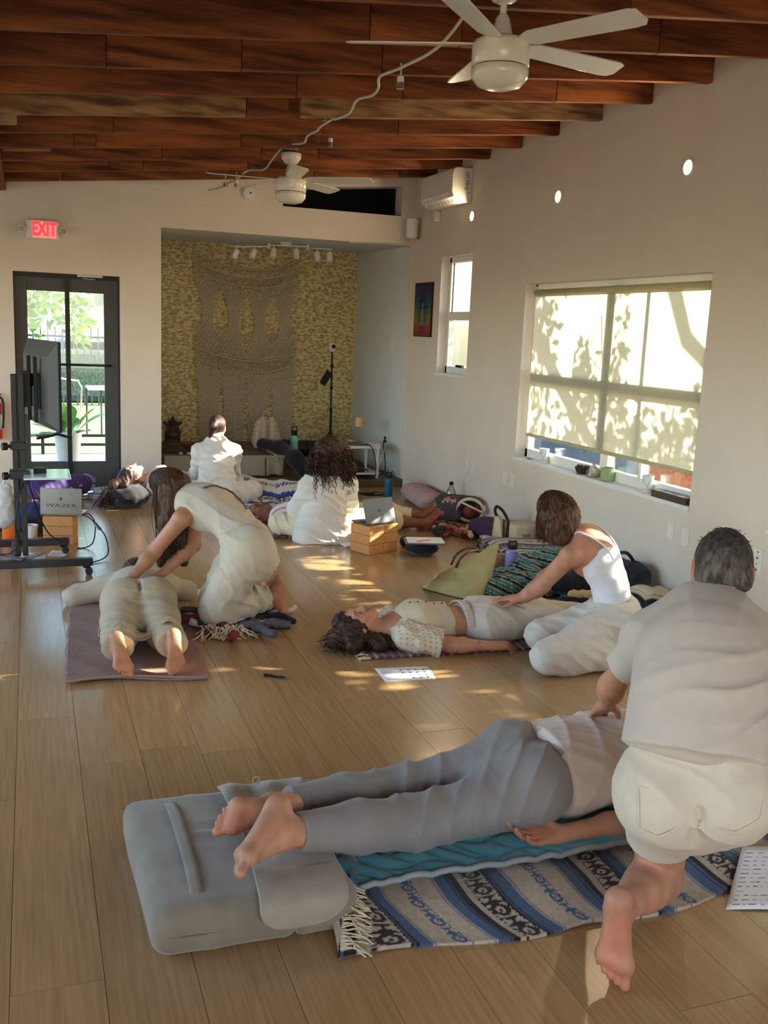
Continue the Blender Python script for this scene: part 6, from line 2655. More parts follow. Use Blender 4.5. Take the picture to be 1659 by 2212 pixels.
cloth_grid('bag_wall', tote, 80, 24, m_olive, t, None, 0.006)
b = MB()
k = 30
ring = [tuple(float(q) for q in tote(np.array(i / k), np.array(0.0))) for i in range(k)]
b.add(ring, [tuple(range(k))])
b.build('bag_base', m_olive, t)
for off in (0.0, 0.08):
    b = MB()
    b.tube(smooth_path([(2.62, 5.66 + off, 0.20), (2.64, 5.63 + off, 0.275), (2.72, 5.64 + off, 0.315), (2.80, 5.66 + off, 0.30), (2.84, 5.66 + off, 0.23)]), 0.008, 6)
    b.build('handle', m_lbrown, t, smooth=True)
t = thing('teal_blanket', 'crumpled teal, black and cream striped blanket heaped on the floor', 'blanket', (3.1, 5.75, 0))


def tbl_cols(P):
    s = (P[:, 0] * 0.8 + P[:, 1] * 0.5 + P[:, 2] * 1.6 + 0.02 * np.sin(P[:, 1] * 30)) * 7
    q = s % 1
    c = np.zeros((len(P), 3)) + np.array(srgb(74, 128, 128))
    c[(q > 0.20) & (q < 0.28)] = srgb(190, 186, 168)
    c[(q > 0.36) & (q < 0.58)] = srgb(36, 34, 36)
    c[(q > 0.58) & (q < 0.66)] = srgb(196, 186, 164)
    c[(q > 0.74) & (q < 0.80)] = srgb(40, 66, 70)
    c[(q > 0.88) & (q < 0.93)] = srgb(160, 200, 196)
    return c


for (a_, b2, r1, r2, sd) in [((2.88, 5.62, 0.05), (3.12, 5.70, 0.07), 0.075, 0.085, 1), ((3.0, 5.88, 0.05), (3.22, 5.78, 0.08), 0.07, 0.085, 2), ((3.20, 5.70, 0.07), (3.36, 5.95, 0.09), 0.085, 0.08, 3),
                             ((3.32, 5.98, 0.10), (3.50, 5.92, 0.13), 0.09, 0.10, 4), ((3.12, 5.50, 0.05), (3.34, 5.60, 0.06), 0.06, 0.07, 5), ((3.42, 5.74, 0.07), (3.58, 5.90, 0.12), 0.08, 0.08, 6)]:
    S = SDF(0.009)
    S.cone(a_, b2, r1, r2, 0.04)
    S.disp.append(wrinkle(0.016, 30, [(1, 0.3, 0.2), (0.2, 1, 0.4)], 50 + sd))
    S.build('crumpled_fold', m_woven, t, paint=[tbl_cols])
t = thing('shoulder_bag', 'black shoulder bag on the floor behind the kneeling bobbed woman', 'bag', (3.48, 5.52, 0))
S = SDF(0.012)
S.cone((3.36, 5.52, 0.10), (3.58, 5.50, 0.10), 0.10, 0.10, 0.04, flat=((0, 0, 1), 0.9))
S.disp.append(wrinkle(0.008, 20, [(1, 0.3, 0.2), (0.2, 1, 0.4)], 60))
S.build('bag_body', m_noir, t)
b = MB()
b.tube(smooth_path([(3.40, 5.48, 0.17), (3.45, 5.42, 0.24), (3.55, 5.43, 0.23), (3.56, 5.47, 0.16)]), 0.01, 6)
b.build('strap', m_blk, t)
t = thing('sandal_pouch', 'tan and black folded pouch right of the black shoulder bag', 'pouch', (3.30, 5.24, 0))
S = SDF(0.01)
S.cone((3.24, 5.30, 0.035), (3.42, 5.22, 0.035), 0.04, 0.045, 0.03)
S.build('lower_pouch', m_noir, t)
S = SDF(0.01)
S.cone((3.28, 5.28, 0.088), (3.42, 5.22, 0.092), 0.026, 0.032, 0.03)
S.disp.append(wrinkle(0.005, 30, [(1, 0.3, 0.2)], 61))
S.build('upper_pouch', mat('tan_cloth', srgb(204, 170, 116), 0.85, 0.08), t)
t = thing('black_backpack', 'black backpack slumped against the wall behind the white camisole', 'backpack', (3.78, 5.25, 0))
S = SDF(0.012)
S.cone((3.76, 5.45, 0.14), (3.80, 5.32, 0.16), 0.13, 0.11, 0.05, flat=((1, 0, 0), 0.8))
S.cone((3.74, 5.0, 0.06), (3.76, 5.25, 0.08), 0.07, 0.08, 0.05)
S.disp.append(wrinkle(0.008, 20, [(1, 0.3, 0.2), (0.2, 1, 0.4)], 63))
S.build('bag_body', m_noir, t)
b = MB()
b.tube(smooth_path([(3.72, 5.45, 0.25), (3.68, 5.40, 0.31), (3.72, 5.34, 0.33), (3.78, 5.34, 0.27)]), 0.012, 6)
b.build('carry_loop', m_blk, t)
t = thing('storage_jar', 'glass jar with dark wooden lid by the wall left of the grey-haired man', 'jar', (3.72, 4.78, 0))
b = MB()
b.lathe([(0.05, 0), (0.055, 0.006), (0.055, 0.12), (0.048, 0.135)], (3.72, 4.78, 0.0), 24)
b.build('jar_glass', glass_mat('jar_glass', (0.7, 0.68, 0.6), 0.1), t, smooth=True)
b = MB()
b.lathe([(0.056, 0.135), (0.058, 0.14), (0.058, 0.165), (0.054, 0.17)], (3.72, 4.78, 0.0), 24)
b.build('lid', m_lbrown, t, smooth=False)
b = MB()
b.lathe([(0.048, 0.005), (0.048, 0.09)], (3.72, 4.78, 0.0), 20)
b.build('contents', m_straw, t)
t = thing('folded_throw', 'folded cream cloth on the black backpack right of the camisole', 'cloth', (3.66, 5.02, 0.13))
cloth_grid('fold', lambda u, v: (3.58 + 0.2 * u, 4.9 + 0.2 * v, 0.165 + 0.012 * np.sin(u * 6) - 0.02 * (2 * v - 1) ** 2), 14, 14, m_canvas, t, None, 0.02)
cloth_grid('fold', lambda u, v: (3.60 + 0.19 * u, 4.91 + 0.19 * v, 0.185 + 0.012 * np.sin(u * 6) - 0.02 * (2 * v - 1) ** 2), 14, 14, m_canvas, t, None, 0.018)

# round black cushion with folder and pencil
t = thing('round_cushion', 'round black cushion holding a folder, right of the cork blocks', 'cushion', (2.87, 6.86, 0))
S = SDF(0.008)
S.ell((2.87, 6.86, 0.052), (0.135, 0.12, 0.055), 0.02)
S.disp.append(wrinkle(0.003, 40, [(1, 0.5, 0), (0.3, 1, 0)], 70))
S.build('cushion_cover', m_noir, t)
b = MB()
b.tube([(2.87 + 0.133 * math.cos(a), 6.86 + 0.118 * math.sin(a), 0.052) for a in np.linspace(0, 2 * PI, 36)[:-1]], 0.005, 5, closed=True)
b.build('piping', m_blk, t)
t = thing('folder', 'grey folder lying flat on the round black cushion', 'folder', (2.87, 6.84, 0.107))
fd = np.array([unit((0.96, -0.27, 0.0)), unit((0.27, 0.96, 0.0)), V(0, 0, 1)]).T
b = MB()
b.box((2.865, 6.84, 0.112), (0.29, 0.22, 0.007), R=fd)
b.build('cover', mat('grey_folder', srgb(112, 114, 118), 0.5, 0.04), t)
b = MB()
b.box((2.89, 6.85, 0.1172), (0.29, 0.21, 0.002), R=fd)
b.build('sheets', m_paper, t)
t = thing('pencil', 'orange pencil on the grey folder', 'pencil', (2.86, 6.82, 0.119))
b = MB()
b.cyl((2.80, 6.80, 0.1225), (2.92, 6.83, 0.1225), 0.004, n=6)
b.build('barrel', m_orange, t)
b = MB()
b.cyl((2.92, 6.83, 0.1225), (2.935, 6.834, 0.1225), 0.004, 0.0008, n=6)
b.build('point', m_canvas, t)
t = thing('case', 'soft black case on the floor behind the round cushion', 'case', (2.90, 7.12, 0))
S = SDF(0.01)
S.cone((2.84, 7.14, 0.045), (2.98, 7.08, 0.045), 0.05, 0.045, 0.03)
S.build('case_body', m_noir, t)
b = MB()
b.tube([(2.80, 7.12, 0.06), (2.9, 7.06, 0.075), (3.0, 7.04, 0.06)], 0.004, 5)
b.build('zip', m_dkgrey, t)

# ================================================================ mats and blankets people lie on
m_matpk = mat('mauve_mat', srgb(152, 122, 110), 0.9, 0.07, 10, bump=0.25, bscale=90)
t = thing('yoga_mat', 'mauve cloth-covered mat under the woman lying face down at left', 'mat', (0.5, 5.4, 0))
P4_ = [V(0.115, 4.60), V(0.782, 4.535), V(0.93, 6.45), V(0.215, 6.5)]


def matfn(u, v):
    x = P4_[0][0] * (1 - u) * (1 - v) + P4_[1][0] * u * (1 - v) + P4_[2][0] * u * v + P4_[3][0] * (1 - u) * v
    y = P4_[0][1] * (1 - u) * (1 - v) + P4_[1][1] * u * (1 - v) + P4_[2][1] * u * v + P4_[3][1] * (1 - u) * v
    y = y + 0.03 * np.sin(u * 5) * (1 - v) ** 4
    x = x + 0.006 * np.sin(v * 40) * (np.abs(u - 0.5) > 0.49)
    z = 0.009 + 0.0035 * (1 - 2 * np.abs(np.sin(v * 16 + u * 3 + 1.5 * np.sin(u * 4)))) * (1 - v) * np.exp(-((u - 0.25) / 0.25) ** 2) + 0.003 * np.sin(v * 9 + u * 7)
    z = z + 0.022 * np.exp(-(((v - 0.02) / 0.018) ** 2)) * (0.6 + 0.4 * np.cos(u * 4))
    return x, y, z


cloth_grid('mat_cloth', matfn, 60, 160, m_matpk, t, None, 0.006)
b = MB()
b.tube([(0.118 + 0.66 * q, 4.598 - 0.065 * q + 0.03 * math.sin(q * 5), 0.016 + 0.008 * math.sin(q * 3.1)) for q in np.linspace(0, 1, 20)], 0.007, 6)
b.build('rolled_hem', m_matpk, t)
m_darkred = cmat('blanket_red', 120, 44, 52)
t = crumple('kneeling_blanket', 'folded red, black and white fringed blanket under the kneeling long-haired woman', (1.12, 5.36), (0.20, 0.20), 0.035, 18,
            [cmat('bl_dark', 52, 48, 54), m_darkred, cmat('bl_grey', 92, 90, 96), cmat('bl_white', 190, 180, 172), cmat('bl_black', 34, 32, 38)], 5, tr=0.02)
for k in range(2):
    def fn(u, v, k=k):
        return 0.88 + 0.50 * u, 5.22 + 0.34 * v - 0.06 * (1 - u), 0.022 + 0.016 * k + 0.008 * np.sin(u * 9 + v * 5 + k)
    cloth_grid('fold', fn, 40, 30, m_woven, t, lambda u, v: as3(np.where((((u * 7) % 1)[..., None] < 0.35), np.array(srgb(128, 50, 58)), np.where(((u * 7) % 1)[..., None] < 0.7, np.array(srgb(50, 48, 56)), np.array(srgb(150, 142, 140))))), 0.014)
b = MB()
rg = random.Random(8)
for i in range(60):
    x = 0.86 + rg.uniform(0, 0.24)
    y = 5.22 - 0.25 * (x - 0.86) + rg.uniform(-0.05, 0.05)
    p = [V(x, y, 0.05)]
    a = rg.uniform(-2.6, -0.6)
    for k in range(4):
        p.append(p[-1] + V(math.cos(a), math.sin(a), 0) * rg.uniform(0.015, 0.03) - V(0, 0, 0.011))
        a += rg.uniform(-0.8, 0.8)
    b.tube(p, 0.0035, 4)
tag(b.build('fringe', m_canvas, t), kind='stuff')
t = thing('rag_rug', 'narrow red and dark striped rug with white tassels under the supine woman', 'rug', (2.05, 4.62, 0))


def rugcol(u, v):
    s = (u * 24) % 1
    c = np.where((s < 0.3)[..., None], np.array(srgb(122, 60, 74)), np.where((s < 0.55)[..., None], np.array(srgb(54, 46, 52)), np.where((s < 0.8)[..., None], np.array(srgb(150, 104, 116)), np.array(srgb(190, 180, 176)))))
    return as3(c)


cloth_grid('rug_weave', lambda u, v: (1.66 + 1.14 * u + 0.03 * v, 4.60 - 0.05 * u + 0.34 * v, 0.012 + 0.003 * np.sin(u * 30)), 120, 30, m_woven, t, rugcol, 0.011)
b = MB()
for i in range(7):
    y = 4.60 + i * 0.05
    for k in range(3):
        p = V(1.662 + 0.004 * i, y + 0.01 * k, 0.008)
        b.tube([p, p + V(-0.03, rg.uniform(-0.02, 0.02), 0.004), p + V(-0.065, rg.uniform(-0.03, 0.03), -0.002)], 0.005, 5)
tag(b.build('tassels', m_canvas, t), kind='stuff')

# ------- foreground: cushion, towel, quilt, serape
m_vel = mat('grey_velour', srgb(122, 115, 100), 0.9, 0.12, 9, bump=0.15, bscale=180, sheen=0.35)
t = thing('foam_cushion', 'big grey velour foam cushion under the bare feet in the foreground', 'cushion', (0.6, 2.72, 0))
S = SDF(0.009)
S.rbox((0.555, 2.735, 0.077), (0.295, 0.352, 0.076), 0.055, ax=(unit((1, 0.03, 0)), unit((0.03, 1, 0)), (0, 0, 1)))
S.disp += [wrinkle(0.0045, 17, [(0.3, 1, 0)], 80, (0.52, 2.78, 0.16), 0.07), wrinkle(0.002, 13, [(1, 0.5, 0.6)], 81)]
S.disp.append(lambda P: 0.018 * np.exp(-(((P[:, 0] - 0.66 - 0.03 * np.sin(P[:, 2] * 20)) / 0.012) ** 2)) * (P[:, 1] < 2.50) * (P[:, 2] < 0.09))
S.build('cushion_cover', m_vel, t)
b = MB()
pts = smooth_path([(0.385, 3.055, 0.13), (0.40, 2.98, 0.152), (0.405, 2.80, 0.156), (0.405, 2.60, 0.154), (0.40, 2.47, 0.150), (0.41, 2.41, 0.12)])
ribbon('cover_flap', pts, 0.035, (0, 0, 1), m_vel, t, 0.006)
b = MB()
b.tube(smooth_path([(0.272, 2.98, 0.075), (0.285, 2.50, 0.075), (0.36, 2.385, 0.075), (0.78, 2.425, 0.075)]), 0.004, 5)
b.build('side_seam', m_vel, t)
t = thing('lower_cushion', 'end of a darker grey cushion between the foam cushion and the serape', 'cushion', (0.86, 2.75, 0))
S = SDF(0.01)
S.cone((0.90, 2.56, 0.045), (0.92, 2.95, 0.045), 0.045, 0.045, 0.03)
S.cone((1.0, 2.58, 0.04), (1.0, 2.95, 0.04), 0.038, 0.038, 0.03)
S.build('cushion_cover', mat('dark_grey_velour', srgb(104, 102, 96), 0.9, 0.1, 9, sheen=0.3), t)
b = MB()
b.tube([(0.855, 2.56, 0.05), (0.865, 2.95, 0.05)], 0.004, 5)
b.build('seam', m_vel, t)

m_towel = mat('grey_microfibre', srgb(150, 142, 126), 0.95, 0.05, 20, bump=0.3, bscale=240, sheen=0.3)
t = thing('hand_towel', 'small rounded grey towel laid across the foam cushion under the feet', 'towel', (0.66, 2.7, 0.15))


def towel(u, v):
    # v runs across the cushion from the far side to the drape over the near side
    x0 = 0.565 + 0.02 * np.sin(v * 4)
    x1 = 0.86 - 0.05 * v
    r = 0.5
    e = np.clip((v - 0.86) / 0.14, 0, 1)
    ins = 0.09 * (1 - np.sqrt(np.clip(1 - e ** 2, 0, 1)))
    x = (x0 + ins) * (1 - u) + (x1 - ins) * u
    s = 3.05 - 0.78 * v
    over = np.clip(2.445 - s, 0, 1)
    y = np.where(s > 2.445, s, 2.445 - np.sin(np.clip(over / 0.09, 0, 1) * PI / 2) * 0.084)
    z = 0.161 - np.where(over > 0, (1 - np.cos(np.clip(over / 0.12, 0, 1) * PI / 2)) * 0.055 + np.clip(over - 0.12, 0, 1) * 0.7, 0)
    z = z + 0.004 * np.sin(u * 9 + v * 6) * (s > 2.5) - 0.01 * np.clip((x - 0.80) / 0.06, 0, 1) + 0.012 * np.exp(-((s - 3.0) / 0.05) ** 2) * (1 + np.sin(u * 14))
    return x, y, z


cloth_grid('towel_cloth', towel, 40, 110, m_towel, t, None, 0.005)
b = MB()
b.tube([(0.70 + 0.012 * math.cos(a) + 0.0, 3.055, 0.175 + 0.012 * math.sin(a)) for a in np.linspace(0, 2 * PI, 16)[:-1]], 0.002, 4, closed=True)
b.build('hanging_loop', m_canvas, t)

t = thing('serape_blanket', 'long cream and blue serape with black motif bands under the man in grey trousers', 'blanket', (1.6, 2.6, 0))


def ser(u, v):
    # u along (left to right), v from the near edge to the far edge
    x = 0.79 + 1.95 * u
    near = 2.275 - 0.10 * np.sin(np.clip(u * 1.05, 0, 1) * PI * 0.9) + 0.16 * u ** 2.2 + 0.012 * np.sin(u * 22)
    y = near * (1 - v) + 3.12 * v
    slope = np.clip((y - near) / 0.20, 0, 1)
    z = 0.012 + 0.036 * (slope * slope * (3 - 2 * slope)) * (1 - 0.4 * u) + 0.010 * np.sin(u * 17 + 2) * np.exp(-((v - 0.15) / 0.14) ** 2) + 0.004 * np.sin(u * 41)
    lf = np.exp(-((u) / 0.035) ** 2)
    z = z + 0.035 * lf * slope
    x = x + 0.05 * (slope - 0.6) * lf + 0.06 * (1 - slope) ** 1.5 * (1 - lf) + 0.012 * np.sin(slope * 3 + u * 9)
    return x, y, z


cloth_grid('blanket_weave', ser, 420, 170, m_woven, t, lambda u, v: as3(serape_cols(u * 1.95 + 0.345, v * 0.85, PAL_BLUE, 0.40)), 0.012)
b = MB()
rg = random.Random(15)
for i in range(34):
    v = 0.02 + i / 34 * 0.26
    x, y, z = [float(q) for q in ser(np.array(0.0), np.array(v))]
    p = [V(x + 0.005, y, z + 0.003)]
    a = rg.uniform(-0.7, 0.5)
    for k in range(5):
        p.append(p[-1] + V(math.cos(a) * 0.016, math.sin(a) * 0.016 - 0.008, 0.003 if k < 2 else -0.004))
        a += rg.uniform(-0.7, 0.7)
    b.tube(p, 0.0026, 4)
tag(b.build('fringe', m_canvas, t), kind='stuff')
cloth_grid('turned_edge', lambda u, v: (0.765 + 0.05 * u + 0.01 * np.sin(v * PI), 2.285 + 0.20 * v, 0.012 + 0.012 * np.sin(u * PI) + 0.045 * np.clip(v * 1.5, 0, 1)), 12, 26, m_woven, t, lambda u, v: as3(np.zeros(u.shape + (3,)) + np.array(srgb(178, 168, 150))), 0.008)

m_quilt = mat('teal_quilt', srgb(56, 132, 146), 0.9, 0.08, 14, bump=0.3, bscale=120, sheen=0.3)
m_bind = mat('grey_binding', srgb(140, 146, 146), 0.8, 0.06, 20)
t = thing('quilted_mat', 'teal quilted mat with grey edging on top of the serape', 'quilt', (1.6, 2.75, 0.05))
QC = [V(0.765, 2.455), V(2.42, 2.535), V(2.46, 3.10), V(0.70, 3.05)]


def quilt(u, v):
    x = QC[0][0] * (1 - u) * (1 - v) + QC[1][0] * u * (1 - v) + QC[2][0] * u * v + QC[3][0] * (1 - u) * v
    y = QC[0][1] * (1 - u) * (1 - v) + QC[1][1] * u * (1 - v) + QC[2][1] * u * v + QC[3][1] * (1 - u) * v
    y = y + 0.02 * np.sin(u * 7) * (1 - v)
    z = 0.074 - 0.012 * u + 0.006 * np.sin(u * 13 + v * 3)
    z = z + 0.085 * np.clip(1 - (x - 0.70) / 0.14, 0, 1) ** 0.8 * np.clip((y - 2.44) / 0.06, 0, 1)
    k = 26
    a1 = np.abs(np.sin(x * k + 1.2 * np.sin(y * 22)))
    a2 = np.abs(np.sin((y * 1.2 + 0.4 * x) * k + 1.2 * np.sin(x * 20)))
    z = z + 0.013 * np.minimum(a1, a2) ** 0.6
    return x, y, z


cloth_grid('quilt_cloth', quilt, 240, 80, m_quilt, t, None, 0.010)
b = MB()
for us, vs_ in (((0, 1), (0, 0)), ((1, 1), (0, 1)), ((0, 1), (1, 1)), ((0, 0), (0, 1))):
    pts = []
    for q in np.linspace(0, 1, 60):
        x, y, z = quilt(np.array(us[0] + (us[1] - us[0]) * q), np.array(vs_[0] + (vs_[1] - vs_[0]) * q))
        pts.append((float(x), float(y), float(z) - 0.004))
    b.tube(pts, 0.0105, 6)
b.build('binding', m_bind, t, smooth=True)
lx, ly = 0.84, 2.505
b = MB()
lz = 0.094
pa, pb_, pc, pd = (0.815, 2.475, 0.100), (0.835, 2.468, 0.098), (0.868, 2.535, 0.099), (0.846, 2.54, 0.101)
pa, pb_, pc, pd = V(0.812, 2.50, 0.1), V(0.852, 2.482, 0.1), V(0.874, 2.522, 0.1), V(0.834, 2.54, 0.1)
b.add([pa, pb_, pc, pd] + [p - V(0, 0, 0.006) for p in (pa, pb_, pc, pd)], [(0, 1, 2, 3), (4, 5, 1, 0), (5, 6, 2, 1), (6, 7, 3, 2), (7, 4, 0, 3)])
b.build('woven_label', m_blk, t)
b = MB()
fu, fv = (pb_ - pa), (pd - pa)
for (u0, v0, u1, v1) in ((0.2, 0.3, 0.28, 0.72), (0.28, 0.62, 0.42, 0.72), (0.38, 0.3, 0.46, 0.72), (0.54, 0.3, 0.62, 0.72), (0.62, 0.30, 0.72, 0.40), (0.72, 0.3, 0.80, 0.72)):
    h = V(0, 0, 0.0006)
    b.add([pa + fu * u0 + fv * v0 + h, pa + fu * u1 + fv * v0 + h, pa + fu * u1 + fv * v1 + h, pa + fu * u0 + fv * v1 + h], [(0, 1, 2, 3)])
tag(b.build('label_mark', m_plastic, t), kind='stuff')

# ================================================================ people
def skin(name, r, g, b):
    return mat(name, srgb(r, g, b), 0.5, 0.07, 18, attr=True, bump=0.12, bscale=160, col2=srgb(min(255, r + 14), g + 5, b + 3), spec=0.35)


def fabric(name, r, g, b, bump=0.15, rough=0.9, bscale=220):
    return mat(name, srgb(r, g, b), rough, 0.03, 22, bump=bump * 0.3, bscale=bscale, sheen=0.15, spec=0.2)


def hairmat(name, c1, c2, st=(30, 30, 3)):
    return mat(name, srgb(*c1), 0.5, 0.2, 3.5, st, col2=srgb(*c2), detail=5, bump=0.3, bscale=8, spec=0.25)


def joints(**k):
    J = {a: V(b) for a, b in k.items()}
    if 'hL' in J and 'F' not in J:
        u = unit(J['nk'] - (J['hL'] + J['hR']) / 2)
        J['F'] = unit(np.cross(u, unit(J['sR'] - J['sL'])))
    return J


def cover(S, a, b, r0, r1, k=0.03, capb=False, capa=False, flat=None):
    S.cone(a, b, r0, r1, k, capb=capb, capa=capa, flat=flat)


def lerp(a, b, t):
    return V(a) * (1 - t) + V(b) * t


def person(name, label, loc):
    return thing(name, label, 'person', loc)


def toe_paint(c, r=0.05):
    return (c, r, (1.06, 0.86, 0.80))


# ---------------------------------------------------------------- 1: kneeling man seen from behind, foreground right
J = joints(hL=(1.668, 2.122, 0.475), hR=(1.812, 2.028, 0.515), nk=(1.925, 2.322, 0.905), hd=(1.988, 2.348, 1.040), sL=(1.765, 2.385, 0.835), sR=(2.062, 2.190, 0.847),
           eL=(1.770, 2.560, 0.605), wL=(1.900, 2.760, 0.455), eR=(2.175, 2.300, 0.62), wR=(2.22, 2.52, 0.45),
           kL=(1.800, 2.262, 0.085), aL=(1.482, 2.015, 0.185), kR=(2.185, 2.16, 0.455), aR=(2.36, 2.10, 0.09), FP=(0.55, 0.84, 0.0), bend=(-0.05, -0.075, 0.035))
p1 = person('person', 'grey-haired man in pale T-shirt and white shorts kneeling, seen from behind', (1.74, 2.1, 0))
sk1 = skin('tanned_skin', 178, 132, 106)
S = SDF(0.0052)
torso(S, J, 0.98)
for s in 'LR':
    arm(S, J, s, 0.98)
limb(S, J['hL'], J['kL'], J['aL'], (0.098, 0.068, 0.062, 0.037), 0.03, back=(-0.3, -0.3, 0.9))
S.cone(lerp(J['kL'], J['aL'], 0.15), lerp(J['kL'], J['aL'], 0.5), 0.066, 0.058, 0.03)
leg(S, J, 'R', 1.10)
foot(S, J['aL'], (-0.02, -0.06, -1), (-0.62, -0.78, 0.05), (0.75, -0.62, 0), 0.262, toe=(-0.10, -0.16, -1))
foot(S, J['aR'], (0.7, 0.7, 0), (0, 0, -1), (-0.7, 0.7, 0), 0.262)
hand(S, J['wL'], (0.15, 0.72, -0.62), (0.0, -0.5, -0.8), (1, 0, 0), 0.25)
hand(S, J['wR'], (-0.2, 0.8, -0.55), (0.0, -0.5, -0.8), (-1, 0, 0), 0.25)
hu, hf = unit((0.24, 0.34, 0.88)), unit((0.45, 0.62, -0.65))
HP = head(S, J['hd'], hu, hf, 1.05, neck=J['nk'] + V(0, 0, 0.03), nr=0.062)
pt = [(HP(0.085, -0.005, 0), 0.05, (1.0, 0.72, 0.62)), (HP(-0.085, -0.005, 0), 0.05, (1.0, 0.66, 0.55)), (J['aL'] + V(-0.03, -0.05, -0.15), 0.07, (1.05, 0.84, 0.82)),
      (J['aL'] + V(-0.03, -0.05, 0.03), 0.06, (0.92, 0.80, 0.80)), (J['aL'] + V(-0.03, -0.04, -0.05), 0.08, (1.03, 0.86, 0.84))]
S.build('body', sk1, p1, pt)
m_tee = fabric('pale_tee', 186, 176, 166)
m_shorts = fabric('white_denim', 200, 190, 172, 0.25, 0.9, 220)
S = SDF(0.0065)
torso(S, J, 1.04, o=0.022, t0=0.19, cap0=True, nck=False)
A_f = spine(J)[2]
S.cone(A_f(0.70), A_f(0.885), 0.13, 0.100, 0.05, capb=True)
P_, N_, A_f = spine(J)
S.cone(A_f(0.19), A_f(0.5), 0.206, 0.188, 0.05, flat=(J['F'], 0.86), capa=True)
for s in 'LR':
    e = lerp(J['s' + s], J['e' + s], 0.60)
    S.cone(lerp(J['s' + s], A_f(0.85), 0.3), e, 0.078, 0.070, 0.05, capb=True)
side = unit(J['sR'] - J['sL'])
up_ = unit(N_ - P_)
S.disp += [wrinkle(0.0085, 19, [up_ * 0.85 - side * 0.5], 101, A_f(0.36) + side * 0.08 - J['F'] * 0.15, 0.11), wrinkle(0.0035, 11, [up_ * 0.6 - side * 0.8], 102, A_f(0.55) - side * 0.05 - J['F'] * 0.14, 0.14), wrinkle(0.005, 15, [side + up_ * 0.4], 103, J['sL'], 0.13), wrinkle(0.005, 15, [side - up_ * 0.4], 104, J['sR'], 0.13)]
S.build('t_shirt', m_tee, p1)
b = MB()
nc = A_f(0.885)
nx = side
ny = unit(np.cross(up_, nx))
b.tube([nc + nx * 0.102 * math.cos(a) + ny * 0.102 * math.sin(a) for a in np.linspace(0, 2 * PI, 40)[:-1]], 0.006, 6, closed=True)
b.build('collar_rib', m_tee, p1, smooth=True)
S = SDF(0.0065)
torso(S, J, 1.02, o=0.012, t0=-0.06, t1=0.36, k=0.06)
mid = (J['hL'] + J['hR']) / 2
for h in ('hL', 'hR'):
    S.ell(lerp(J[h], mid, 0.05) - J['FP'] * 0.06 - V(0, 0, 0.015), (0.128, 0.128, 0.125), 0.06)
S.cone(J['hL'], lerp(J['hL'], J['kL'], 0.52), 0.125, 0.100, 0.05, capb=True)
S.cone(J['hR'] + V(0, 0, -0.01), lerp(J['hR'], J['kR'], 0.92), 0.125, 0.095, 0.05, capb=True)
S.cone(mid - J['FP'] * 0.165 + V(0, 0, 0.0), mid - J['FP'] * 0.16 + V(0, 0, -0.13), 0.004, 0.004, 0.035, op='d')
S.disp += [wrinkle(0.005, 30, [(0.3, -0.2, 1)], 111, lerp(mid, J['hL'], 0.3) - J['FP'] * 0.14, 0.10), wrinkle(0.001, 26, [(0.6, -0.3, 0.7)], 112)]
S.build('shorts', m_shorts, p1)
fp = unit(J['FP'])
sdv = unit(J['hR'] - J['hL'])


def on_seat(x, z):
    """point on the seat of the shorts: x to the right, z up, from the middle of the hips"""
    q = mid + sdv * x + V(0, 0, z)
    best = 0.0
    for h in ('hL', 'hR'):
        c = J[h] - fp * 0.06 - V(0, 0, 0.015)
        d = (q - c) / 0.1295
        l2 = d @ d - (d @ fp) ** 2
        if l2 < 1:
            w = (c - q) @ (-fp) + 0.1295 * math.sqrt(1 - l2)
            best = max(best, w)
    return q - fp * (best + 0.004)


for x0, x1, z0, z1 in ((0.025, 0.165, -0.055, 0.075), (-0.165, -0.035, -0.055, 0.075)):
    b = MB()
    n = 8
    for (a0, c0_, a1, c1) in ((x0, z1, x1, z1 - 0.01), (x1, z1 - 0.01, x1 - 0.01, z0 + 0.03), (x1 - 0.01, z0 + 0.03, (x0 + x1) / 2, z0), ((x0 + x1) / 2, z0, x0 + 0.01, z0 + 0.02), (x0 + 0.01, z0 + 0.02, x0, z1)):
        b.tube([on_seat(a0 + (a1 - a0) * q / n, c0_ + (c1 - c0_) * q / n) for q in range(n + 1)], 0.0022, 4)
    b.build('pocket_seam', m_shorts, p1)
b = MB()
b.box(A_f(0.185) - J['F'] * 0.140 - sdv * 0.0, (0.075, 0.014, 0.012), R=np.array([sdv, fp, V(0, 0, 1)]).T)
b.build('waistband_gap', m_navy, p1)
m_gh = mat('grey_hair', srgb(44, 38, 34), 0.7, 0.3, 60, (1, 1, 0.3), col2=srgb(92, 86, 80), attr=True, bump=0.8, bscale=160, detail=6)
S = SDF(0.006)
ax = (unit(np.cross(hf, hu)), unit(hf - hu * (hf @ hu)), hu)
S.ell(HP(0, -0.014, 0.024), V(0.0825, 0.102, 0.098) * 1.05, 0.02, ax)
S.cone(HP(-0.04, -0.06, -0.04), HP(0.04, -0.06, -0.04), 0.040, 0.040, 0.04)
S.ell(HP(0, 0.10, -0.035), (0.10, 0.075, 0.085), 0.02, ax, op='d')
S.ell(HP(0, -0.06, -0.135), (0.11, 0.10, 0.078), 0.02, ax, op='d')
S.ell(HP(0.10, 0.012, -0.035), (0.035, 0.05, 0.055), 0.01, ax, op='d')
S.ell(HP(-0.10, 0.012, -0.035), (0.035, 0.05, 0.055), 0.01, ax, op='d')
S.disp.append(wrinkle(0.0025, 90, [(1, 0, 0.3), (0.3, 1, 0)], 120))
low = HP(0, 0, 0.02)
S.build('hair', m_gh, p1, [lambda v: (1.45 - 0.8 * np.clip(((v - low) @ hu)[:, None] / 0.07 + 0.6, 0, 1)) * np.ones((1, 3))])
rg = random.Random(31)
rts = []
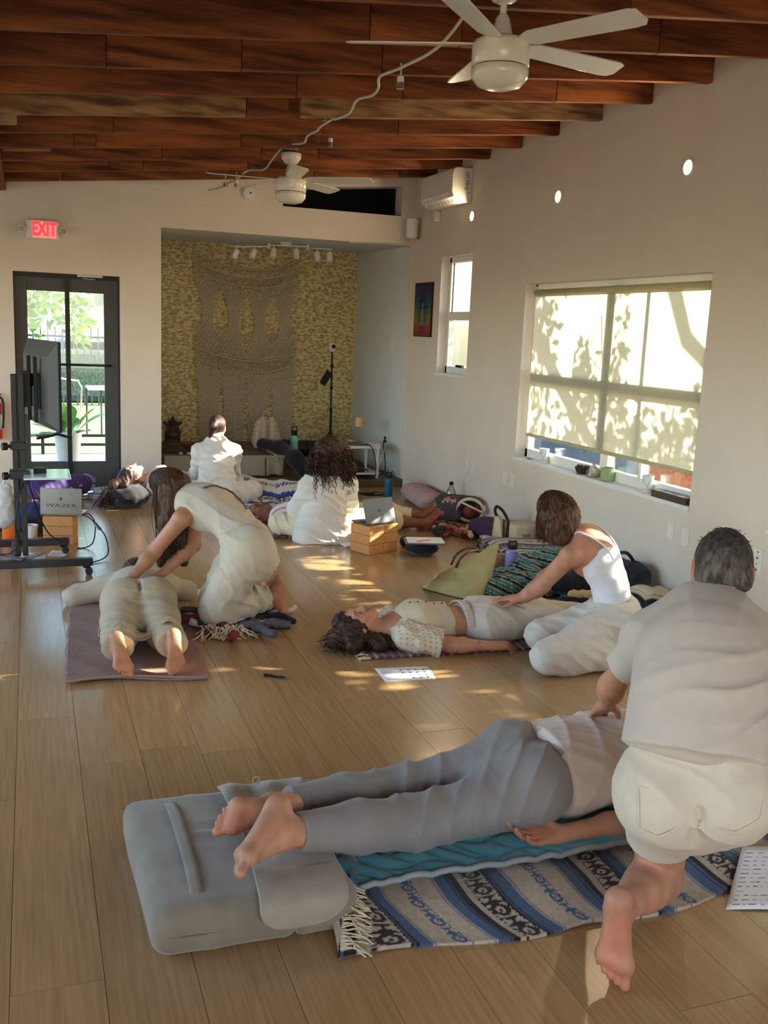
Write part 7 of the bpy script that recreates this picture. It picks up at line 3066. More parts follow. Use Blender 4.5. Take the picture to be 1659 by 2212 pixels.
for i in range(80):
    a, e = rg.uniform(0, 6.28), rg.uniform(0.5, 1.57)
    d = ax[0] * math.cos(a) * math.cos(e) * 0.086 + ax[1] * (math.sin(a) * math.cos(e) * 0.105 - 0.014) + hu * (0.100 * math.sin(e) + 0.026)
    rts.append(J['hd'] + d * 1.0)
mb = strands(rts, lambda i, p: [p, p + (p - J['hd']) * 0.04 + ax[0] * 0.01 * math.sin(i), p + (p - J['hd']) * 0.05 + ax[0] * 0.016 * math.sin(i)], 0.0014, 3)
hs = mb.build('hair_tips', m_gh, p1)

# ---------------------------------------------------------------- 2: man lying face down on the quilt
J = joints(hR=(1.585, 2.70, 0.185), kR=(1.145, 2.678, 0.150), aR=(0.668, 2.562, 0.245), hL=(1.600, 2.90, 0.195), kL=(1.165, 2.885, 0.150), aL=(0.690, 2.765, 0.225),
           nk=(2.225, 2.86, 0.20), sR=(2.13, 2.665, 0.17), sL=(2.20, 3.04, 0.17), eR=(1.905, 2.575, 0.085), wR=(1.640, 2.575, 0.088), hd=(2.38, 2.86, 0.17), bend=(0, 0, 0.015), FP=(0, 0, -1))
p2 = person('person', 'man in grey trousers and white T-shirt lying face down on the teal quilt', (1.5, 2.75, 0.06))
sk2 = skin('ruddy_skin', 174, 130, 104)
S = SDF(0.0052)
torso(S, J, 1.04)
arm(S, J, 'R', 1.15)
J['eL'], J['wL'] = V(2.38, 3.16, 0.12), V(2.50, 2.98, 0.1)
arm(S, J, 'L', 1.1)
leg(S, J, 'R', 0.98, back=(0, 0, 1))
leg(S, J, 'L', 0.98, back=(0, 0, 1))
S.cone(lerp(J['kR'], J['aR'], 0.8), J['aR'], 0.041, 0.042, 0.03)
# near foot hangs toes toward the camera; far foot lies on its side, sole to the camera
foot(S, J['aR'], (-0.62, -0.62, -0.47), (-0.72, 0.30, 0.60), (-0.3, 0.35, 0.6), 0.285, toe=(-0.45, -0.65, -0.45))
foot(S, J['aL'], (-0.88, 0.14, -0.12), (-0.30, -0.86, 0.30), (0.05, -0.3, -0.95), 0.275, toe=(-0.85, 0.3, -0.25))
hand(S, J['wR'], (-1, 0.12, 0.0), (0.05, -0.25, 0.95), (-0.05, 1, 0.1), 0.34, 0.215, 0.14, 0.9)
hand(S, J['wL'], (0, -1, 0), (0, 0, -1), (1, 0, 0), 0.3)
head(S, J['hd'], (1, 0, 0), (0, 0.25, -1), 1.05, neck=J['nk'], nr=0.06)
S.build('body', sk2, p2, [(V(0.50, 2.42, 0.17), 0.07, (1.05, 0.86, 0.84)), (V(0.63, 2.56, 0.24), 0.06, (1.04, 0.90, 0.86)), (V(0.56, 2.73, 0.2), 0.10, (0.98, 0.84, 0.80)), (J['wR'] + V(-0.10, 0, 0.02), 0.09, (1.08, 0.86, 0.84))])
m_gtr = fabric('grey_trousers', 132, 128, 126, 0.15)
S = SDF(0.0068)
torso(S, J, 1.10, o=0.012, t0=-0.06, t1=0.20, k=0.06)
for s, sd in (('R', 1), ('L', 2)):
    h, kn, a = J['h' + s], J['k' + s], J['a' + s]
    cu = lerp(kn, a, 0.78)
    S.cone(h, kn, 0.110, 0.086, 0.05)
    S.cone(kn, lerp(kn, a, 0.45), 0.084, 0.080, 0.05)
    S.cone(lerp(kn, a, 0.45), cu, 0.080, 0.062, 0.03, capb=True)
    dl = unit(kn - h)
    S.disp += [wrinkle(0.011, 19, [dl + V(0, 0.4, 0.3)], 130 + sd, kn + V(0.03, 0, 0.04), 0.10), wrinkle(0.008, 17, [dl * 0.7 + V(0, 0.6, 0.3)], 132 + sd, h + V(-0.06, -0.02, 0.06), 0.12)]
S.disp += [wrinkle(0.0012, 26, [(1, 0.4, 0.2), (0.6, -0.7, 0.3)], 136)]
S.build('trousers', m_gtr, p2)
for s in 'RL':
    S = SDF(0.006)
    kn, a = J['k' + s], J['a' + s]
    S.cone(lerp(kn, a, 0.76), lerp(kn, a, 0.89), 0.061, 0.058, 0.005, capa=True, capb=True)
    S.build('ankle_cuff', m_gtr, p2)
m_wtee = fabric('soft_white_tee', 206, 194, 184, 0.15)
S = SDF(0.0068)
torso(S, J, 1.10, o=0.022, t0=0.15, cap0=True)
for s in 'LR':
    S.cone(J['s' + s], lerp(J['s' + s], J['e' + s], 0.6), 0.082, 0.075, 0.05, capb=True)
P_, N_, A_f = spine(J)
S.cone(A_f(0.16), A_f(0.5), 0.195, 0.18, 0.05, flat=((0, 0, 1), 0.80), capa=True)
S.disp += [wrinkle(0.009, 15, [(0.6, 0.8, 0.2), (0.9, -0.4, 0)], 140, A_f(0.35), 0.3), wrinkle(0.003, 30, [(0.5, 0.8, 0.2)], 141, V(1.9, 2.75, 0.25), 0.2)]
S.build('t_shirt', m_wtee, p2)
m_dhair = hairmat('dark_brown_hair', (36, 26, 20), (74, 52, 38))
S = SDF(0.009)
S.ell(J['hd'] + V(0.015, 0, 0.02), (0.105, 0.085, 0.095), 0.02)
S.disp.append(wrinkle(0.003, 80, [(1, 0, 0.3), (0.3, 1, 0)], 142))
S.build('hair', m_dhair, p2)

# ---------------------------------------------------------------- 3: bobbed woman in white camisole, kneeling
J = joints(hL=(2.935, 4.30, 0.225), hR=(3.03, 4.42, 0.235), kL=(2.475, 4.165, 0.10), kR=(2.60, 4.46, 0.115), aL=(2.83, 4.17, 0.055), aR=(2.93, 4.46, 0.06),
           nk=(2.815, 4.475, 0.665), hd=(2.690, 4.560, 0.770), sL=(2.705, 4.395, 0.575), sR=(2.94, 4.555, 0.635), eL=(2.650, 4.575, 0.365), wL=(2.628, 4.745, 0.235),
           eR=(2.775, 4.650, 0.43), wR=(2.590, 4.700, 0.262), bend=(0.035, -0.03, 0.02), FP=(-0.9, 0.35, 0.1))
p3 = person('person', 'woman with brown bob in white camisole kneeling and pressing the hips of the supine woman', (2.85, 4.35, 0))
sk3 = skin('tan_skin', 182, 132, 106)
S = SDF(0.0065)
torso(S, J, 0.92, fem=True)
for s in 'LR':
    arm(S, J, s, 1.05)
    leg(S, J, s, 0.95)
foot(S, J['aL'], (1, 0.05, 0), (0.1, 0, 1), (0, 1, 0), 0.235)
foot(S, J['aR'], (1, 0.05, 0), (0.1, 0, 1), (0, -1, 0), 0.235)
hand(S, J['wL'], (-0.55, 0.75, -0.12), (0, 0.1, -1), (0.4, 0.6, 0), 0.15, 0.175, 0.12)
hand(S, J['wR'], (-0.75, 0.62, -0.15), (0, 0.1, -1), (-0.6, -0.6, 0), 0.15, 0.175, 0.12)
hu, hf = unit((-0.10, 0.10, 0.95)), unit((-0.72, 0.55, -0.50))
HP = head(S, J['hd'], hu, hf, 0.98, neck=J['nk'], nr=0.048)
body3 = S.build('body', sk3, p3)
m_cami = fabric('white_rib', 222, 222, 228, 0.1)
S = SDF(0.006)
P_, N_, A_f = spine(J)
torso(S, J, 0.93, fem=True, o=0.010, t0=0.20, t1=0.70, cap0=True, k=0.04)
F3 = J['F']
sd3 = unit(J['sR'] - J['sL'])
S.disp += [wrinkle(0.004, 26, [(0, 0, 1), (0.4, 0.2, 1)], 150, A_f(0.28), 0.12)]
S.build('camisole', m_cami, p3)
for sg, sh in ((-1, 'sL'), (1, 'sR')):
    c0_ = A_f(0.66)
    tp = lerp(J['nk'], J[sh], 0.55) + V(0, 0, 0.08)
    bk = c0_ + sd3 * 0.06 * sg - F3 * 0.16
    fr = c0_ + sd3 * 0.075 * sg + F3 * 0.2
    raw = [lerp(bk, tp, q / 8) - F3 * 0.05 * math.sin(q / 8 * PI) for q in range(9)] + [lerp(tp, fr, q / 6) + F3 * 0.04 for q in range(1, 7)]
    pts = [snap(body3, p, 0.0045) for p in raw]
    b = MB()
    b.tube(smooth_path(pts, 3), 0.0055, 6)
    b.build('shoulder_strap', m_cami, p3, smooth=True)
m_wpant = fabric('white_linen_trousers', 210, 202, 192, 0.2)
S = SDF(0.007)
torso(S, J, 0.97, fem=True, o=0.012, t0=-0.06, t1=0.16, k=0.06)
for s, sd in (('L', 1), ('R', 2)):
    h, kn, a = J['h' + s], J['k' + s], J['a' + s]
    S.cone(h, kn, 0.116, 0.080, 0.06)
    S.cone(kn, lerp(kn, a, 0.5), 0.078, 0.080, 0.06)
    S.cone(lerp(kn, a, 0.5), a + V(0.06, 0, 0.01), 0.076, 0.070, 0.05, capb=True)
    S.disp += [wrinkle(0.009, 16, [(0.3, 0.2, 1), (0.8, 0.1, 0.6)], 154 + sd, lerp(h, kn, 0.5), 0.3)]
S.cone(J['hL'] + V(0.02, -0.01, -0.11), J['kL'] + V(0.10, -0.01, -0.03), 0.07, 0.06, 0.06)
S.disp += [wrinkle(0.003, 28, [(0.3, 0.2, 1), (0.8, 0.1, 0.6)], 157)]
S.build('trousers', m_wpant, p3)
S = SDF(0.006)
S.cone(A_f(0.075), A_f(0.155), 0.166, 0.155, 0.01, flat=(J['FP'], 0.80), capa=True, capb=True)
S.disp += [wrinkle(0.003, 70, [unit(np.cross(J['FP'], V(0, 0, 1)))], 158)]
S.build('waistband', m_wpant, p3)
m_bob = hairmat('chestnut_hair', (40, 25, 17), (98, 62, 40), (34, 34, 4))


def hair_mass(name, m, parent, HPf, hu_, hf_, prims, subs, dispd, seed, vox=0.007, q=1.0, amp=0.006, f=55):
    S_ = SDF(vox)
    ax_ = (unit(np.cross(hf_, hu_)), unit(hf_ - hu_ * (hf_ @ hu_)), unit(hu_))
    S_.ell(HPf(0, -0.014, 0.026), V(0.088, 0.108, 0.104) * q, 0.03, ax_)
    for a_, b_, r0, r1, fl in prims:
        S_.cone(a_, b_, r0, r1, 0.04, flat=fl)
    for c_, r_ in subs:
        S_.ell(c_, r_, 0.02, ax_, op='d')
    S_.disp.append(wrinkle(amp, f, dispd, seed))
    return S_.build(name, m, parent)


D_ = V(0, 0, -1)
pr = []
for a in np.linspace(-2.6, 2.6, 15):
    # a = 0 is the back of the head
    r0 = HP(0.072 * math.sin(a), -0.02 - 0.078 * math.cos(a), 0.0)
    r1 = r0 + D_ * (0.135 + 0.02 * math.cos(a)) + (r0 - HP(0, -0.01, 0)) * 0.10 - hf * 0.01
    pr.append((r0, r1, 0.030, 0.020, None))
hair_mass('hair', m_bob, p3, HP, hu, hf, pr, [(HP(0, 0.105, -0.03), (0.05, 0.05, 0.075))], [(1, 0.2, 0), (0.2, 1, 0)], 160, 0.0065, 0.99, 0.005, 70)


def bobtail(i, p, a, g):
    L_ = max(0.03, p[2] - (J['hd'][2] - 0.145 + g.uniform(-0.015, 0.02)))
    o = p - HP(0, -0.015, 0)
    o[2] = 0
    o = unit(o)
    return [p + D_ * L_ * t + o * (0.012 * math.sin(t * 2.2) - 0.018 * t * t) for t in (0.3, 0.6, 0.85, 1.0)]


swept_hair(HP, 420, 41, bobtail, 0.0030, 2.7).build('hair_strands', m_bob, p3)
b = MB()
b.ball(HP(-0.088, 0.0, -0.035), 0.006, 8, 6)
b.build('earring', m_chrome, p3, smooth=True)
b = MB()
b.lathe([(0.031, -0.012), (0.036, 0), (0.031, 0.012)], J['wL'] - unit(J['wL'] - J['eL']) * 0.02, 18, axis=J['wL'] - J['eL'])
b.build('bracelet', m_plastic, p3, smooth=True)

# ---------------------------------------------------------------- 4: supine woman, centre
J = joints(hd=(1.648, 4.82, 0.125), nk=(1.835, 4.83, 0.095), sR=(1.89, 4.665, 0.09), sL=(1.905, 4.985, 0.09), eR=(2.115, 4.590, 0.055), wR=(2.345, 4.535, 0.050), eL=(2.12, 5.07, 0.05), wL=(2.34, 5.08, 0.045),
           hR=(2.405, 4.745, 0.105), hL=(2.405, 4.905, 0.105), kR=(2.80, 4.73, 0.105), kL=(2.80, 4.92, 0.105), aR=(3.17, 4.70, 0.055), aL=(3.17, 4.94, 0.055))
p4 = person('person', 'dark-haired woman in cream top and white trousers lying on her back, eyes closed', (2.2, 4.8, 0))
sk4 = skin('warm_skin', 186, 136, 108)
S = SDF(0.0055)
torso(S, J, 0.90, fem=True)
for s in 'LR':
    arm(S, J, s, 0.98)
    leg(S, J, s, 0.95, back=(0, 0, -1))
foot(S, J['aR'], (0.35, -0.15, 0.92), (0.95, 0, -0.3), (0, 1, 0), 0.235)
foot(S, J['aL'], (0.35, 0.15, 0.92), (0.95, 0, -0.3), (0, -1, 0), 0.235)
hand(S, J['wR'], (1, -0.05, -0.02), (-0.05, 0.3, -0.9), (0, 1, 0.3), 0.45, 0.172, 0.1, 0.5)
hand(S, J['wL'], (1, 0.05, 0), (0, 0, -1), (0, -1, 0), 0.35, 0.172)
hu, hf = unit((-1, 0.0, 0.06)), unit((-0.10, -0.05, 1))
HP = head(S, J['hd'], hu, hf, 0.98, neck=J['nk'] + V(0.02, 0, 0), nr=0.050)
pts4 = [(HP(0, 0.095, -0.058), 0.022, (1.0, 0.66, 0.64))]
for sg in (-1, 1):
    pts4 += [(HP(0.034 * sg, 0.088, -0.006), 0.012, (0.42, 0.36, 0.36)), (HP(0.026 * sg, 0.09, -0.006), 0.009, (0.45, 0.4, 0.4))]
    for q in (0.02, 0.03, 0.04, 0.048):
        pts4.append((HP(q * sg, 0.09 - abs(q - 0.03) * 0.4, 0.027), 0.009, (0.45, 0.38, 0.36)))
    pts4.append((HP(0.045 * sg, 0.07, -0.03), 0.03, (1.06, 0.90, 0.88)))
S.build('body', sk4, p4, pts4)
m_crtop = fabric('cream_cotton', 208, 194, 166, 0.12)
m_lace = mat('eyelet_lace', srgb(208, 196, 172), 0.9, 0.05, 20, attr=True, bump=0.4, bscale=90)
S = SDF(0.006)
P_, N_, A_f = spine(J)
torso(S, J, 0.91, fem=True, o=0.012, t0=0.36, t1=0.84, cap0=True, k=0.05)
S.cone(A_f(0.40), A_f(0.76), 0.10, 0.112, 0.05, flat=((0, 0, 1), 1.18), capa=True)
S.disp += [wrinkle(0.004, 24, [(1, 0.4, 0.2), (0.5, 1, 0)], 170, A_f(0.45), 0.2)]
crop = S.build('crop_top', m_crtop, p4)
b = MB()
for k in range(5):
    p = A_f(0.44 + 0.085 * k)
    hit = crop.ray_cast(Vector(p) + Vector((0, -0.012, 0.4)) - crop.location, Vector((0, 0, -1)))
    p = V(hit[1] + crop.location) if hit[0] else p
    b = MB()
    b.lathe([(0.0065, -0.004), (0.007, 0.002), (0.004, 0.004)], p, 10, axis=tuple(hit[2]))
    b.build('button', m_dkgrey, p4)


def eyelets(v):
    c = np.ones((len(v), 3))
    q = ((v[:, 0] * 34) % 1 - 0.5) ** 2 + (((v[:, 1] + v[:, 2]) * 34 + 0.5 * np.floor(v[:, 0] * 34)) % 1 - 0.5) ** 2
    c[q < 0.05] = 0.62
    return c


for s in 'RL':
    S = SDF(0.006)
    S.cone(lerp(J['s' + s], A_f(0.85), 0.25), lerp(J['s' + s], J['e' + s], 0.80), 0.084, 0.078, 0.04, capb=True)
    S.ell(J['s' + s], (0.075, 0.072, 0.078), 0.03)
    S.cone(lerp(J['s' + s], J['e' + s], 0.35), lerp(J['s' + s], J['e' + s], 0.78), 0.082, 0.070, 0.03, flat=((0, 0, 1), 0.8), capb=True)
    S.disp += [wrinkle(0.008, 26, [(1, 0.4, 0.2), (0.2, 1, 0.4)], 172)]
    S.build('lace_sleeve', m_lace, p4, [eyelets])
m_wjean = fabric('white_cotton_trousers', 206, 198, 184, 0.15)
S = SDF(0.0068)
torso(S, J, 0.94, fem=True, o=0.012, t0=-0.06, t1=0.24, k=0.06)
for s in 'RL':
    h, kn, a = J['h' + s], J['k' + s], J['a' + s]
    S.cone(h, kn, 0.110, 0.088, 0.06)
    S.cone(kn, lerp(kn, a, 0.9), 0.090, 0.085, 0.05, capb=True, flat=((0, 0, 1), 0.85))
S.disp += [wrinkle(0.008, 16, [(0.8, 0.5, 0.3), (0.5, -0.8, 0.2)], 175, V(2.55, 4.8, 0.18), 0.3), wrinkle(0.0012, 30, [(0.7, 0.7, 0.3)], 176)]
S.build('trousers', m_wjean, p4)
b = MB()
wq = [V(P_) + V(-0.125, 0, 0.005) + V(0, 0.152 * math.cos(a), 0.112 * math.sin(a)) for a in np.linspace(0, PI, 16)]
for p, q in zip(wq[:-1], wq[1:]):
    b.bar(p, q, 0.036, 0.008, up=tuple((p + q) / 2 - P_ + V(0.125, 0, 0)))
b.build('waistband', m_wjean, p4, bevel=0.002)
b = MB()
p = V(2.50, 4.645, 0.145)
b.ball(p, 0.006, 8, 6)
b.build('rivet', m_steel, p4)
m_crl = hairmat('dark_wavy_hair', (34, 24, 19), (70, 46, 34), (14, 14, 14))
pr = [(HP(0, -0.06, 0.06), V(1.53, 4.80, 0.05), 0.07, 0.05, None), (HP(-0.05, -0.05, 0.0), V(1.60, 4.70, 0.05), 0.055, 0.045, None), (HP(-0.05, -0.06, -0.06), V(1.74, 4.68, 0.05), 0.05, 0.045, None),
      (HP(-0.04, -0.06, -0.1), V(1.83, 4.70, 0.04), 0.04, 0.035, None), (HP(0.05, -0.06, 0.0), V(1.62, 4.93, 0.05), 0.05, 0.04, None), (HP(0, 0.03, 0.10), HP(-0.06, 0.0, 0.07), 0.03, 0.03, None)]
hair_mass('hair', m_crl, p4, HP, hu, hf, pr, [(HP(0, 0.105, -0.01), (0.072, 0.07, 0.098)), (HP(0, 0.04, -0.11), (0.1, 0.06, 0.06))], [(1, 0.3, 0.2), (0.2, 1, 0.5)], 180, 0.006, 0.98, 0.006, 60)
rg = random.Random(51)
rts, ends = [], []
for i in range(230):
    x = rg.uniform(-0.09, 0.07)
    z = rg.uniform(-0.12, 0.14)
    rts.append(HP(x, -0.085 + rg.uniform(0, 0.05) + (0.06 if x < -0.06 else 0), z * 0.7))


def wavy(i, p):
    rr = random.Random(900 + i)
    a = rr.uniform(2.2, 5.2)
    d = V(math.cos(a), math.sin(a), 0)
    if p[1] < 4.78:
        d = unit(V(rr.uniform(-0.6, 0.9), -1, 0))
    s = V(-d[1], d[0], 0)
    pts = [V(p)]
    n_ = 9
    L_ = rr.uniform(0.05, 0.13)
    for k in range(1, n_):
        t = k / (n_ - 1)
        z = max(0.012, p[2] * (1 - t) ** 1.5 * 0.9 + 0.012 + 0.006 * math.sin(k * 1.9 + i))
        pts.append(V(p[0], p[1], 0) + d * L_ * t + s * 0.010 * math.sin(k * 1.7 + i) + V(0, 0, z))
    return pts


strands(rts, wavy, 0.0042, 4).build('hair_waves', m_crl, p4)
m_gold = mat('gold', srgb(200, 160, 90), 0.3, 0.05, metal=0.9)
b = MB()
b.lathe([(0.029, -0.003), (0.031, 0), (0.029, 0.003)], lerp(J['eR'], J['wR'], 0.62), 18, axis=J['wR'] - J['eR'])
b.build('bracelet', m_gold, p4, smooth=True)
b = MB()
b.ball(lerp(J['eR'], J['wR'], 0.62) + V(0, -0.02, 0.024), 0.007, 8, 6)
b.build('charm', m_gold, p4, smooth=True)

# ---------------------------------------------------------------- 5: long-haired woman leaning over, left
J = joints(hL=(1.150, 5.275, 0.445), hR=(1.165, 5.450, 0.455), kL=(0.975, 5.345, 0.125), kR=(1.005, 5.53, 0.125), aL=(1.330, 5.405, 0.150), aR=(1.355, 5.575, 0.150),
           nk=(0.845, 5.675, 0.690), hd=(0.755, 5.745, 0.745), sL=(0.805, 5.545, 0.605), sR=(0.935, 5.800, 0.665), eL=(0.655, 5.640, 0.390), wL=(0.515, 5.555, 0.255), eR=(0.90, 5.72, 0.405), wR=(0.700, 5.610, 0.265),
           bend=(0.05, 0.04, 0.055))
p5 = person('person', 'long-haired woman in cream sleeveless top kneeling and leaning over the prone woman', (1.1, 5.4, 0))
sk5 = skin('olive_skin', 168, 120, 92)
S = SDF(0.0065)
torso(S, J, 0.90, fem=True)
for s in 'LR':
    arm(S, J, s, 1.02)
    leg(S, J, s, 0.95)
foot(S, J['aL'], (0.12, -0.05, -1), (1, -0.18, 0.1), (0.1, 1, 0), 0.235, toe=(0.25, -0.05, -1))
foot(S, J['aR'], (0.12, -0.05, -1), (1, -0.18, 0.1), (0.1, -1, 0), 0.235, toe=(0.25, -0.05, -1))
hand(S, J['wL'], (-0.75, -0.2, -0.30), (0.1, 0.1, -1), (0.2, 0.9, 0), 0.12, 0.175, 0.12)
hand(S, J['wR'], (-0.80, -0.25, -0.2), (0.1, 0.1, -1), (-0.2, -0.9, 0), 0.12, 0.175, 0.12)
hu, hf = unit((-0.42, 0.30, 0.85)), unit((-0.75, -0.05, -0.70))
HP = head(S, J['hd'], hu, hf, 0.98, neck=J['nk'], nr=0.048)
S.build('body', sk5, p5, [(J['aL'] + V(0.04, 0, -0.08), 0.13, (1.1, 0.92, 0.90)), (J['aR'] + V(0.04, 0, -0.08), 0.13, (1.1, 0.92, 0.90))])
m_cream = fabric('cream_linen_top', 192, 182, 166, 0.2)
m_cream2 = fabric('cream_linen_trousers', 188, 176, 154, 0.25)
S = SDF(0.0065)
P_, N_, A_f = spine(J)
torso(S, J, 0.94, fem=True, o=0.016, t0=0.02, cap0=True, arms=False, k=0.05)
for s in 'LR':
    S.cone(A_f(0.86), lerp(A_f(0.90), J['s' + s], 0.66), 0.082, 0.066, 0.05, capb=True)
S.disp += [wrinkle(0.007, 18, [(0.7, -0.5, 0.3), (0.3, 0.2, 1)], 190, A_f(0.15), 0.18), wrinkle(0.0012, 26, [(0.6, 0.6, 0.4)], 191)]
S.build('sleeveless_top', m_cream, p5)
S = SDF(0.007)
torso(S, J, 0.96, fem=True, o=0.022, t0=-0.06, t1=0.14, k=0.06)
for s, sd in (('L', 1), ('R', 2)):
    h, kn, a = J['h' + s], J['k' + s], J['a' + s]
    S.cone(h, lerp(h, kn, 0.6), 0.128, 0.105, 0.06)
    S.cone(lerp(h, kn, 0.6), kn + V(0, 0, -0.015), 0.105, 0.095, 0.06)
    S.cone(kn + V(0, 0, -0.015), lerp(kn, a, 0.45) + V(0, 0, -0.015), 0.092, 0.082, 0.06)
    S.cone(lerp(kn, a, 0.4) + V(0, 0, -0.01), lerp(kn, a, 0.88), 0.082, 0.075, 0.05, capb=True)
    S.disp += [wrinkle(0.008, 17, [(0.8, 0.2, 0.6), (0.4, 0.2, 0.9)], 194 + sd, lerp(h, kn, 0.45), 0.2), wrinkle(0.009, 26, [(1, 0.2, 0.3)], 197 + sd, lerp(kn, a, 0.55), 0.16)]
S.disp += [wrinkle(0.0012, 28, [(0.5, 0.3, 0.8)], 199)]
S.build('trousers', m_cream2, p5)
b = MB()
pk = [V(1.235, 5.185, 0.52), V(1.285, 5.30, 0.52), V(1.265, 5.29, 0.385), V(1.215, 5.175, 0.385)]
nn_ = unit(np.cross(pk[1] - pk[0], pk[3] - pk[0]))
m_lhair = hairmat('long_brown_hair', (40, 28, 22), (92, 66, 48), (40, 40, 2.5))
pr = []
for a in np.linspace(-2.2, 2.2, 17):
    r0 = HP(0.070 * math.sin(a), -0.02 - 0.072 * math.cos(a), -0.005)
    tgt = V(0.765 + 0.075 * math.sin(a * 1.1) + 0.01, 5.700 + 0.05 * math.cos(a), 0.34 + 0.05 * math.cos(3 * a))
    md = V(lerp(r0, tgt, 0.40)[0], lerp(r0, tgt, 0.40)[1], r0[2] - 0.20) + V(0.0, -0.012, 0)
    pr.append((r0, md, 0.034, 0.028, None))
    pr.append((md, tgt, 0.028, 0.013, None))
hair_mass('hair', m_lhair, p5, HP, hu, hf, pr, [(HP(0, 0.105, -0.03), (0.045, 0.05, 0.07))], [(1, 0.2, 0), (0.2, 1, 0)], 200, 0.0065, 0.99, 0.005, 75)


def longtail(i, p, a, g):
    zt = g.uniform(0.32, 0.44)
    tg = V(0.765 + max(-0.08, min(0.08, g.gauss(0, 0.045))), 5.70 + max(-0.05, min(0.05, g.gauss(0, 0.03))), zt)
    o = unit((p - J['hd']) * V(1, 1, 0))
    out = []
    for k in range(1, 8):
        t = k / 7
        q = lerp(p, tg, t ** 1.2)
        q[2] = p[2] + (zt - p[2]) * t
        out.append(q + o * 0.02 * math.sin(t * PI) + V(0.003 * math.sin(k + i), 0.003 * math.cos(k * 1.3 + i), 0))
    return out


swept_hair(HP, 430, 61, longtail, 0.0032, 2.6).build('hair_strands', m_lhair, p5)
lk = [HP(0.02, -0.10, 0.0), J['nk'] + V(0.06, -0.06, 0.075), A_f(0.80) - J['F'] * 0.135 + V(0.0, -0.06, 0.0), A_f(0.60) - J['F'] * 0.145 + V(0.0, -0.06, 0), A_f(0.42) - J['F'] * 0.140 + V(0.0, -0.065, 0), A_f(0.30) - J['F'] * 0.132 + V(0, -0.07, 0)]
b = MB()
for k in range(7):
    rr = random.Random(k)
    b.tube([p + V(rr.uniform(-.007, .007), rr.uniform(-.007, .007), rr.uniform(0, .004)) for p in smooth_path(lk)], 0.0048, 5, taper=lambda t: 1.2 - t)
b.build('loose_lock', m_lhair, p5)
b = MB()
b.lathe([(0.027, -0.003), (0.029, 0), (0.027, 0.003)], lerp(J['eL'], J['wL'], 0.90), 16, axis=J['wL'] - J['eL'])
b.build('wrist_cord', m_darkred, p5, smooth=True)

# ---------------------------------------------------------------- 6: woman lying face down, left
J = joints(kL=(0.405, 5.03, 0.085), aL=(0.372, 4.715, 0.125), hL=(0.462, 5.43, 0.13), hR=(0.632, 5.42, 0.13), kR=(0.640, 5.02, 0.085), aR=(0.640, 4.70, 0.125), nk=(0.585, 5.98, 0.13), hd=(0.60, 6.15, 0.115),
           sL=(0.410, 5.95, 0.105), sR=(0.750, 5.93, 0.105), eL=(0.215, 5.96, 0.055), eR=(0.900, 5.95, 0.055), wL=(0.36, 6.13, 0.05), wR=(0.80, 6.12, 0.05), bend=(0, 0, 0.0))
p6 = person('person', 'woman in cream clothes lying face down on the mauve mat, bare soles to the camera', (0.55, 5.4, 0))
S = SDF(0.0062)
torso(S, J, 0.95, fem=True)
sk6 = skin('light_tan_skin', 172, 126, 92)
for s in 'LR':
    arm(S, J, s, 1.0)
    leg(S, J, s, 1.0, back=(0, 0, 1))
foot(S, J['aL'], (0.14, -0.42, -0.72), (0.02, -0.80, 0.50), (1, 0, 0), 0.235, toe=(0.06, -0.62, -0.60))
foot(S, J['aR'], (-0.02, -0.42, -0.72), (0.02, -0.80, 0.50), (-1, 0, 0), 0.235, toe=(0.0, -0.62, -0.60))
hand(S, J['wL'], (0.9, 0.3, 0), (0, 0, -1), (0, 1, 0), 0.1, 0.17)
hand(S, J['wR'], (-0.9, 0.3, 0), (0, 0, -1), (0, 1, 0), 0.1, 0.17)
head(S, J['hd'], (0, 1, 0.0), (0.15, 0, -1), 0.96, neck=J['nk'], nr=0.048)
S.build('body', sk6, p6, [(V(0.38, 4.62, 0.06), 0.10, (1.04, 0.90, 0.84)), (V(0.645, 4.60, 0.06), 0.10, (1.04, 0.90, 0.84))])
m_knit = fabric('cream_knit', 186, 172, 148, 0.2)
m_knitp = fabric('cream_jersey_trousers', 176, 160, 132, 0.15)
S = SDF(0.0068)
P_, N_, A_f = spine(J)
torso(S, J, 0.97, fem=True, o=0.018, t0=0.10, cap0=True)
for s in 'LR':
    S.cone(J['s' + s], J['e' + s], 0.072, 0.056, 0.05)
    S.cone(J['e' + s], lerp(J['e' + s], J['w' + s], 0.95), 0.056, 0.045, 0.05, capb=True)
    S.disp += [wrinkle(0.006, 22, [(0.4, 0.9, 0.2)], 210, J['e' + s], 0.16)]
S.disp += [wrinkle(0.006, 20, [(0.3, 1, 0.2)], 212, A_f(0.2), 0.16), wrinkle(0.001, 30, [(0.6, 0.8, 0)], 213)]
S.build('long_sleeved_top', m_knit, p6)
S = SDF(0.0068)
torso(S, J, 1.0, fem=True, o=0.012, t0=-0.06, t1=0.18, k=0.06)
for s, sd in (('L', 1), ('R', 2)):
    h, kn, a = J['h' + s], J['k' + s], J['a' + s]
    S.ell(lerp(h, P_, 0.08) + V(0, -0.02, 0.062), (0.112, 0.118, 0.092), 0.05)
    S.cone(h, lerp(h, kn, 0.55), 0.118, 0.104, 0.045)
    S.cone(lerp(h, kn, 0.55), kn, 0.104, 0.086, 0.045)
    S.cone(kn, lerp(kn, a, 0.92), 0.086, 0.080, 0.045, flat=((0, 0, 1), 0.86), capb=True)
S.cone(lerp(P_, A_f(-0.2), 0.2) + V(0, 0, 0.14), V(0.53, 5.05, 0.16), 0.004, 0.004, 0.035, op='d')
